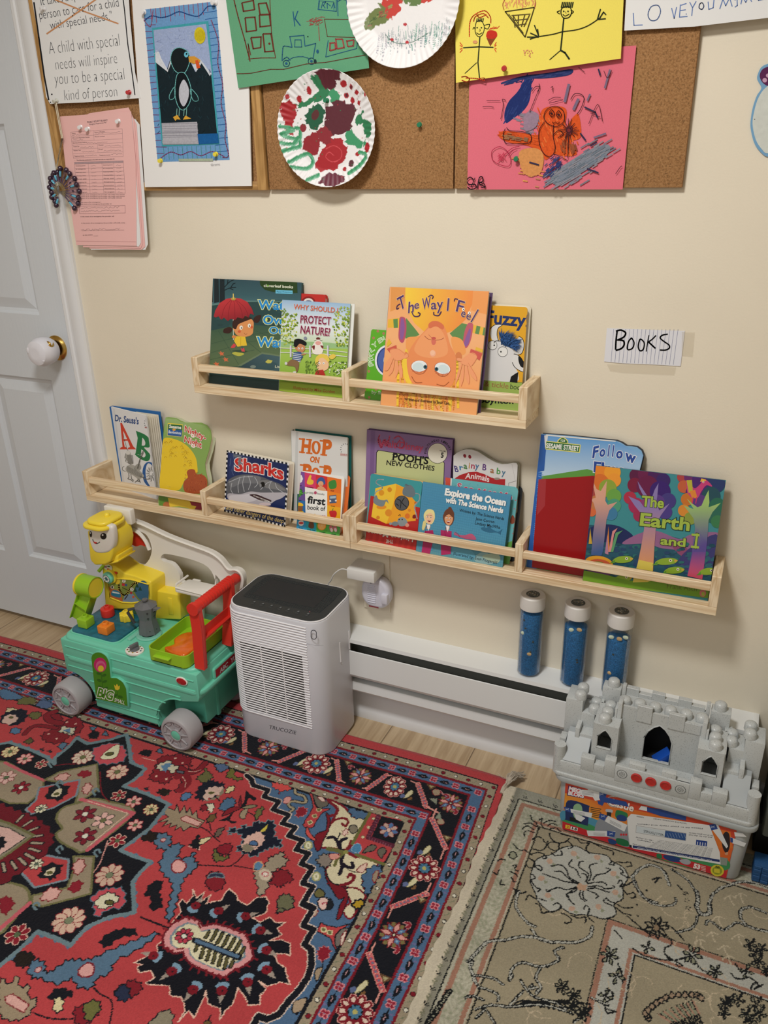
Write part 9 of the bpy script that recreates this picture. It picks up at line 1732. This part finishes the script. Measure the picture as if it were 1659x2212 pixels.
# yellow panel
b=MB();b.prism(py([(450,500),(470,480),(560,500),(640,560),(720,580),(850,630),(858,670),(858,860),(480,850),(470,700)],-.150),-.150,-.085,XZ,bev=.004,seg=3);b.prism(py([(840,690),(1085,735),(1095,940),(860,930)],-.125),-.125,-.075,XZ,bev=.004,seg=3);b.prism(py([(985,760),(1020,765),(1035,900),(995,895)],-.127),-.127,-.12,XZ,bev=.0015);part(b,'yellow_panel',YE)
a=Art(wall_plane(-.1512));a.view(100,1090,3.7705);b=MB();b.tube([(x,-.1515,z) for x,z in py([(500,600),(560,600),(690,610),(835,650),(838,780),(700,800),(620,795),(520,755)],-.1515)],.0022,6,True);part(b,'picture_rim',YE)
pic=[(505,605),(560,603),(690,615),(832,655),(835,778),(700,797),(620,790),(523,752)];a.poly(pic,'#7f8c44');a.poly([(505,650),(600,690),(625,790),(523,752)],'#c06a3c');a.blob([(500,606),(600,604),(620,680),(560,690),(508,660)],'#94a04c');a.curve([(590,640),(600,700),(640,740),(680,690),(720,640),(800,650)],16,'#d8bc5c');a.blob([(720,690),(780,620),(828,655),(834,775),(760,770)],'#3c6c8c');a.poly([(620,790),(640,740),(700,720),(760,790),(700,797)],'#7c94b0')
a.blob([(535,705),(560,695),(600,715),(605,755),(560,750),(530,735)],'#2f7c9c');a.poly([(540,705),(595,718),(600,728),(538,718)],'#dfe4e4');a.ell(580,625,22,24,'#e8c83c')
for x,y in ((740,655),(765,680),(725,690)):a.poly([(x-16,y+20),(x,y-18),(x+16,y+20)],'#1f4c3c')
for n_,x,y in (('1',538,672),('2',633,622),('3',698,690)):a.ell(x,y,14,15,'#ece8dc');a.text(n_,x-5,y+9,x+5,y+9,18,'#1c1c1c',bold=.03)
a.poly([(617,640),(640,642),(640,662),(617,660)],'#c8303c');a.poly([(642,644),(660,646),(658,664),(641,662)],'#3c5c94');a.ell(692,718,10,11,'#b02c34');a.poly([(702,742),(720,744),(718,762),(700,760)],'#d0603c');a.line([(620,675),(672,700)],5,'#2c2c18');a.line([(640,770),(665,735)],8,'#2c3424');a.blob([(465,500),(500,485),(535,505),(530,540),(490,535)],'#e4e0d0');a.poly([(472,500),(495,498),(495,514),(472,514)],'#a06888');a.poly([(498,498),(520,500),(520,508),(498,508)],'#4c6c4c');a.blob([(495,520),(515,522),(518,534),(500,532)],'#d0402c');a.blob([(555,545),(575,548),(580,562),(565,570),(556,560)],'#d0402c');a.build('picture_panel',C,PLASTER_PRINT)
kx,kz=py([(490,605)],-.17)[0];b=MB();b.lathe([(0,0),(.0165,0),(.0165,.014),(.012,.018),(0,.018)],T(kx,-.152,kz) @ RX(90),28);part(b,'round_button',TEAL);b=MB();b.lathe([(.0165,0),(.0205,.001),(.0205,.008),(.0165,.009)],T(kx,-.150,kz) @ RX(90),28);part(b,'button_collar',YE)
a=Art(T(kx,-.1702,kz) @ WALLM)
for r_,c_ in ((.0115,'#1c3c44'),(.0102,'#d8dcdc')):a.poly([(r_*math.cos(k),r_*math.sin(k)) for k in np.linspace(0,6.28,24,endpoint=False)],c_,True)
for k in range(6):an=k*1.047;a.poly([(.003*math.cos(an+1.5),.003*math.sin(an+1.5)),(.009*math.cos(an),.009*math.sin(an)),(.003*math.cos(an-1.5),.003*math.sin(an-1.5))],'#2c5c68',True)
a.build('button_print',C,PLASTER_PRINT)
# lantern head
fo=py(spline([(352,200),(440,170),(525,175),(548,240),(548,330),(520,385),(450,402),(390,385),(355,320),(345,260)],4,True),-.20);b=MB();b.prism(fo,-.2015,-.180,XZ,bev=.008,seg=5);part(b,'lantern_face',mat('frosted_white_face','#dcd8d0',.35,sss=.2),angle=60)
b=MB();b.prism(py([(410,170),(560,150),(600,210),(622,300),(615,370),(600,420),(560,445),(470,450),(430,400)],-.162),-.199,-.115,XZ,bev=.006,seg=3);b.prism(py([(395,395),(520,420),(610,400),(605,450),(500,478),(398,445)],-.175),-.185,-.125,XZ,bev=.004);b.prism(py([(392,432),(500,468),(612,440),(610,455),(500,482),(392,450)],-.178),-.190,-.12,XZ,bev=.002);part(b,'lantern_shell',YE)
hx0,hx1=-1.540,-1.452;b=MB();b.prism(rrect(hx0,-.222,hx1,-.125,.03),.536,.545,bev=.003);b.prism(rrect(hx0+.010,-.212,hx1-.006,-.128,.025),.545,.556,bev=.005,seg=3);b.ball((-1.49,-.165,.557),.008,seg=14);part(b,'lantern_cap',YE);b=MB();b.prism(rrect(hx0+.004,-.128,hx1+.006,-.108,.004),.520,.562,bev=.003);part(b,'cap_back',IVO)
a=Art(wall_plane(-.2018));a.view(100,1090,3.7705)
for x,y,rx,ry in ((362,240,10,25),(466,257,25,26)):a.ell(x,y,rx,ry,'#141414',-6);a.ell(x-rx*.25,y-9,rx*.3,8,'#ececea')
a.curve([(378,283),(390,308),(412,318),(436,304)],5,'#141414');a.blob([(385,300),(400,304),(415,308),(402,319),(390,312)],'#c83c34');a.build('printed_face',C,PLASTER_PRINT)
a=Art(wall_plane(-.1905));a.view(100,1090,3.7705);a.poly(rrect(440,405,512,445,10),'#5ca82c');a.poly([(392,395),(425,402),(430,442),(398,432)],'#5cacb0');a.ell(460,428,6,6,'#1f4c1c');a.ell(475,424,6,6,'#1f4c1c');a.build('head_buttons',C,PLASTER_PRINT)
# ivory arch with two openings
o_=spline([(545,118),(600,104),(680,112),(800,150),(1000,245),(1200,320),(1350,375),(1430,430),(1480,492),(1505,515)],3)+spline([(1505,515),(1560,514),(1605,545),(1620,595),(1612,660),(1560,700),(1520,690)],3)+[(1440,660),(1425,600)]+[(1390,560),(1375,740),(1050,720),(1040,760),(1140,770),(1160,940),(1130,940),(940,900),(930,560),(800,520),(640,480),(600,430),(620,300),(600,160)]
h1=spline([(745,205),(830,240),(872,340),(855,430),(800,490),(740,480),(660,420),(625,380),(640,300),(655,230)],3,True);h2=spline([(945,430),(960,400),(1010,395),(1200,440),(1330,500),(1385,600),(1380,660),(1250,640),(1115,625),(1098,560),(1040,480),(970,455)],3,True)
b=MB();b.prism(py(o_,-.085),-.092,-.078,XZ,holes=[py(h1,-.085),py(h2,-.085)])
b.tube([(x,-.098,z) for x,z in py(spline([(548,122),(600,108),(680,116),(800,154),(1000,249),(1200,324),(1350,380),(1430,436),(1480,498),(1510,520),(1560,520),(1600,550),(1614,600),(1606,660)],3),-.09)],.0045,6)
b.tube([(x,-.096,z) for x,z in py(spline([(615,215),(680,185),(760,220),(820,290),(850,360)],3),-.09)],.0055,6)
sx0,sz0=py([(1040,690)],-.15)[0];b.prism(rrect(sx0,-.150,sx0+.13,-.088,.008),sz0-.008,sz0+.001,bev=.002);b.tube([(sx0+.002,-.09,sz0+.012),(sx0+.001,-.14,sz0+.010),(sx0+.006,-.149,sz0+.006),(sx0+.128,-.149,sz0+.002)],.003,6);b.box((-1.31,-.078,.24),(-1.285,-.07,.36),.002);b.box((-1.16,-.088,.24),(-1.142,-.060,.40),.004);part(b,'ivory_arch',IVO)
b=MB();b.prism(py(spline([(650,215),(720,212),(800,280),(820,335),(780,325),(740,335),(690,310),(665,260)],3,True),-.085),-.0895,-.084,XZ);part(b,'red_dial',RDP)
# handle
b=MB();b.cyl((-1.150,-.281,.411),(-1.150,-.095,.405),.0135,seg=24);b.lathe([(0,0),(.0165,0),(.0165,.010),(0,.010)],T(-1.150,-.274,.411) @ RX(90),28)
for k in range(13):b.lathe([(.0130,-.002),(.0146,-.0012),(.0146,.0012),(.0130,.002)],T(-1.150,-.255+k*.011,.4105) @ RX(90),20)
for y,w_,dy in ((-.270,.012,-.004),(-.130,.012,-.032)):
 for off in (-.013,.012):
  b.prism([(-.006,.41),(.006,.41),(.010+dy*.2,.35),(.003+dy*.8,.24),(-.009+dy*.8,.24),(-.002+dy*.2,.35)],off-.002,off+.002,Matrix(((0,0,1,-1.150),(1,0,0,y),(0,1,0,0),(0,0,0,1))),bev=.0008)
 b.prism([(-.009,.405),(-.006,.405),(-.003+dy*.2,.35),(-.008+dy*.8,.2405),(-.011+dy*.8,.2405),(-.006+dy*.2,.35)],-.015,.014,Matrix(((0,0,1,-1.150),(1,0,0,y),(0,1,0,0),(0,0,0,1))))
 for z in (.30,.255):b.box((-1.164,y+dy*.5-.008,z),(-1.137,y+dy*.5+.006,z+.002))
b.box((-1.162,-.272,.318),(-1.139,-.135,.322),.001);b.box((-1.151,-.272,.308),(-1.149,-.135,.345),.0008,1);part(b,'red_handle',RDP)
# lime chute with its drum
b=MB();b.lathe([(.028,0),(.030,0),(.030,.048),(.028,.048),(.028,0)],T(-1.592,-.195,.345) @ RY(90),36);b.box((-.020,-.002,0),(.020,.002,.10),.001,M=T(-1.612,-.215,.238) @ RY(22) @ RX(-10));b.box((-.022,-.012,0),(-.019,.020,.10),.001,M=T(-1.612,-.215,.238) @ RY(22) @ RX(-10));b.box((.019,-.012,0),(.022,.020,.10),.001,M=T(-1.612,-.215,.238) @ RY(22) @ RX(-10));b.box((-.020,-.012,.05),(.020,.018,.052),M=T(-1.612,-.215,.238) @ RY(22) @ RX(-10));b.tube([(-1.56,-.16,.375),(-1.545,-.15,.395),(-1.55,-.145,.415)],.005,8);part(b,'lime_chute',LIM)
b=MB();b.lathe([(0,.040),(.0275,.040),(.0275,.046),(0,.046)],T(-1.592,-.195,.345) @ RY(90),36);part(b,'drum_end',YE);b=MB();b.lathe([(0,0),(.031,0),(.031,.006),(0,.006)],T(-1.598,-.195,.345) @ RY(90),36);part(b,'drum_end',YE)
# loose play pieces
def block(lb,x,y,z,m,outline,h):
 o=thing('shape_block',lb,'toy block',(x,y,z));b=MB();b.prism([(x+u,y+v) for u,v in outline],z,z+h,bev=.0022,seg=3);b.build('block_body',m,o);b=MB();b.lathe([(.0045,0),(.0085,0),(.0085,.006),(.0075,.0075),(.0045,.0075),(.0045,0)],T(x,y,z+h-.0005),22);b.build('top_knob',m,o)
sq=rrect(-.0165,-.0165,.0165,.0165,.003,3);circ=[(.0185*math.cos(k),.0185*math.sin(k)) for k in np.linspace(0,6.28,28,endpoint=False)]
block('lime green square block beside the chute on the blue sea',-1.553,-.243,.251,LIM,sq,.026);block('red round block on the blue sea, behind the green one',-1.535,-.178,.251,RDP,circ,.024);block('orange square block at the front of the blue sea',-1.478,-.248,.251,ORG,sq,.024)
block('yellow star-shaped block on the blue sea next to the grey pot',-1.470,-.176,.251,YE,[((.0205 if k % 2 else .0165)*math.cos(k*.3927),(.0205 if k % 2 else .0165)*math.sin(k*.3927)) for k in range(16)],.022)
o=thing('toy_coffee_pot','dark grey eight-sided toy coffee pot standing on the burner','toy pot',(-1.378,-.195,.2475));Mo=T(-1.378,-.195,.2475) @ RZ(22)
b=MB();b.lathe([(0,0),(.030,0),(.030,.003),(.0225,.040),(.0225,.044),(.031,.078),(.031,.080),(.012,.090),(0,.090)],Mo,8);b.prism([(-.012,.062),(-.012,.079),(-.042,.079)][::1],-.006,.006,T(-1.378+.0,-.195,.2475) @ RZ(0) @ Matrix(((-1,0,0,.004),(0,0,1,0),(0,1,0,0),(0,0,0,1))));b.build('pot_body',MOK,o,angle=20)
b=MB();b.lathe([(0,.089),(.003,.089),(.003,.092),(.0075,.094),(.0075,.098),(0,.099)],Mo,16);b.build('lid_knob',MOK,o);b=MB();b.tube([(-1.402,-.205,.318),(-1.424,-.212,.312),(-1.427,-.213,.304),(-1.412,-.210,.272)],.0042,8);b.build('handle',mat('dark_handle','#3c3e42',.35),o)
a=Art(T(-1.378,-.195,.2475) @ RZ(22) @ T(0,0,0))
b=MB()
for an,z,r_ in ((-67.5,.068,.0283),(-67.5,.050,.0242),(-67.5,.012,.0262),(-22.5,.066,.0280),(-22.5,.052,.0246),(-22.5,.012,.0262)):b.ball(Mo @ Vector((r_*.925*math.cos(math.radians(an)),r_*.925*math.sin(math.radians(an)),z)),.0026,sc=(1,1,.8),seg=10)
b.build('pour_holes',DRK,o)
o=thing('toy_pan','lime green toy pan with a front grip, holding an orange piece','toy pan',(-1.24,-.21,.2415));ro=rrect(-1.300,-.300,-1.176,-.125,.018)
b=MB();b.prism(ro,.2418,.2440);cxp,cyp=-1.238,-.2125;ri=[(cxp+(x-cxp)*.955,cyp+(y-cyp)*.97) for x,y in ro];b.prism(ro,.2418,.277,holes=[ri]);b.box((-1.272,-.312,.262),(-1.222,-.299,.2655),.0015);b.build('pan_body',LIM,o)
o=thing('toy_fish','translucent orange fish-shaped piece in the lime pan','toy fish',(-1.235,-.2,.2445));b=MB();b.prism(spline([(-1.275,-.262),(-1.262,-.240),(-1.278,-.215),(-1.268,-.180),(-1.235,-.165),(-1.215,-.150),(-1.196,-.140),(-1.192,-.18),(-1.198,-.240),(-1.205,-.272),(-1.240,-.274)],4,True),.2445,.262,bev=.005,seg=3);b.build('fish_body',mat('orange_clear','#e0681c',.15,noise=.15,nscale=30,coat=.5),o)
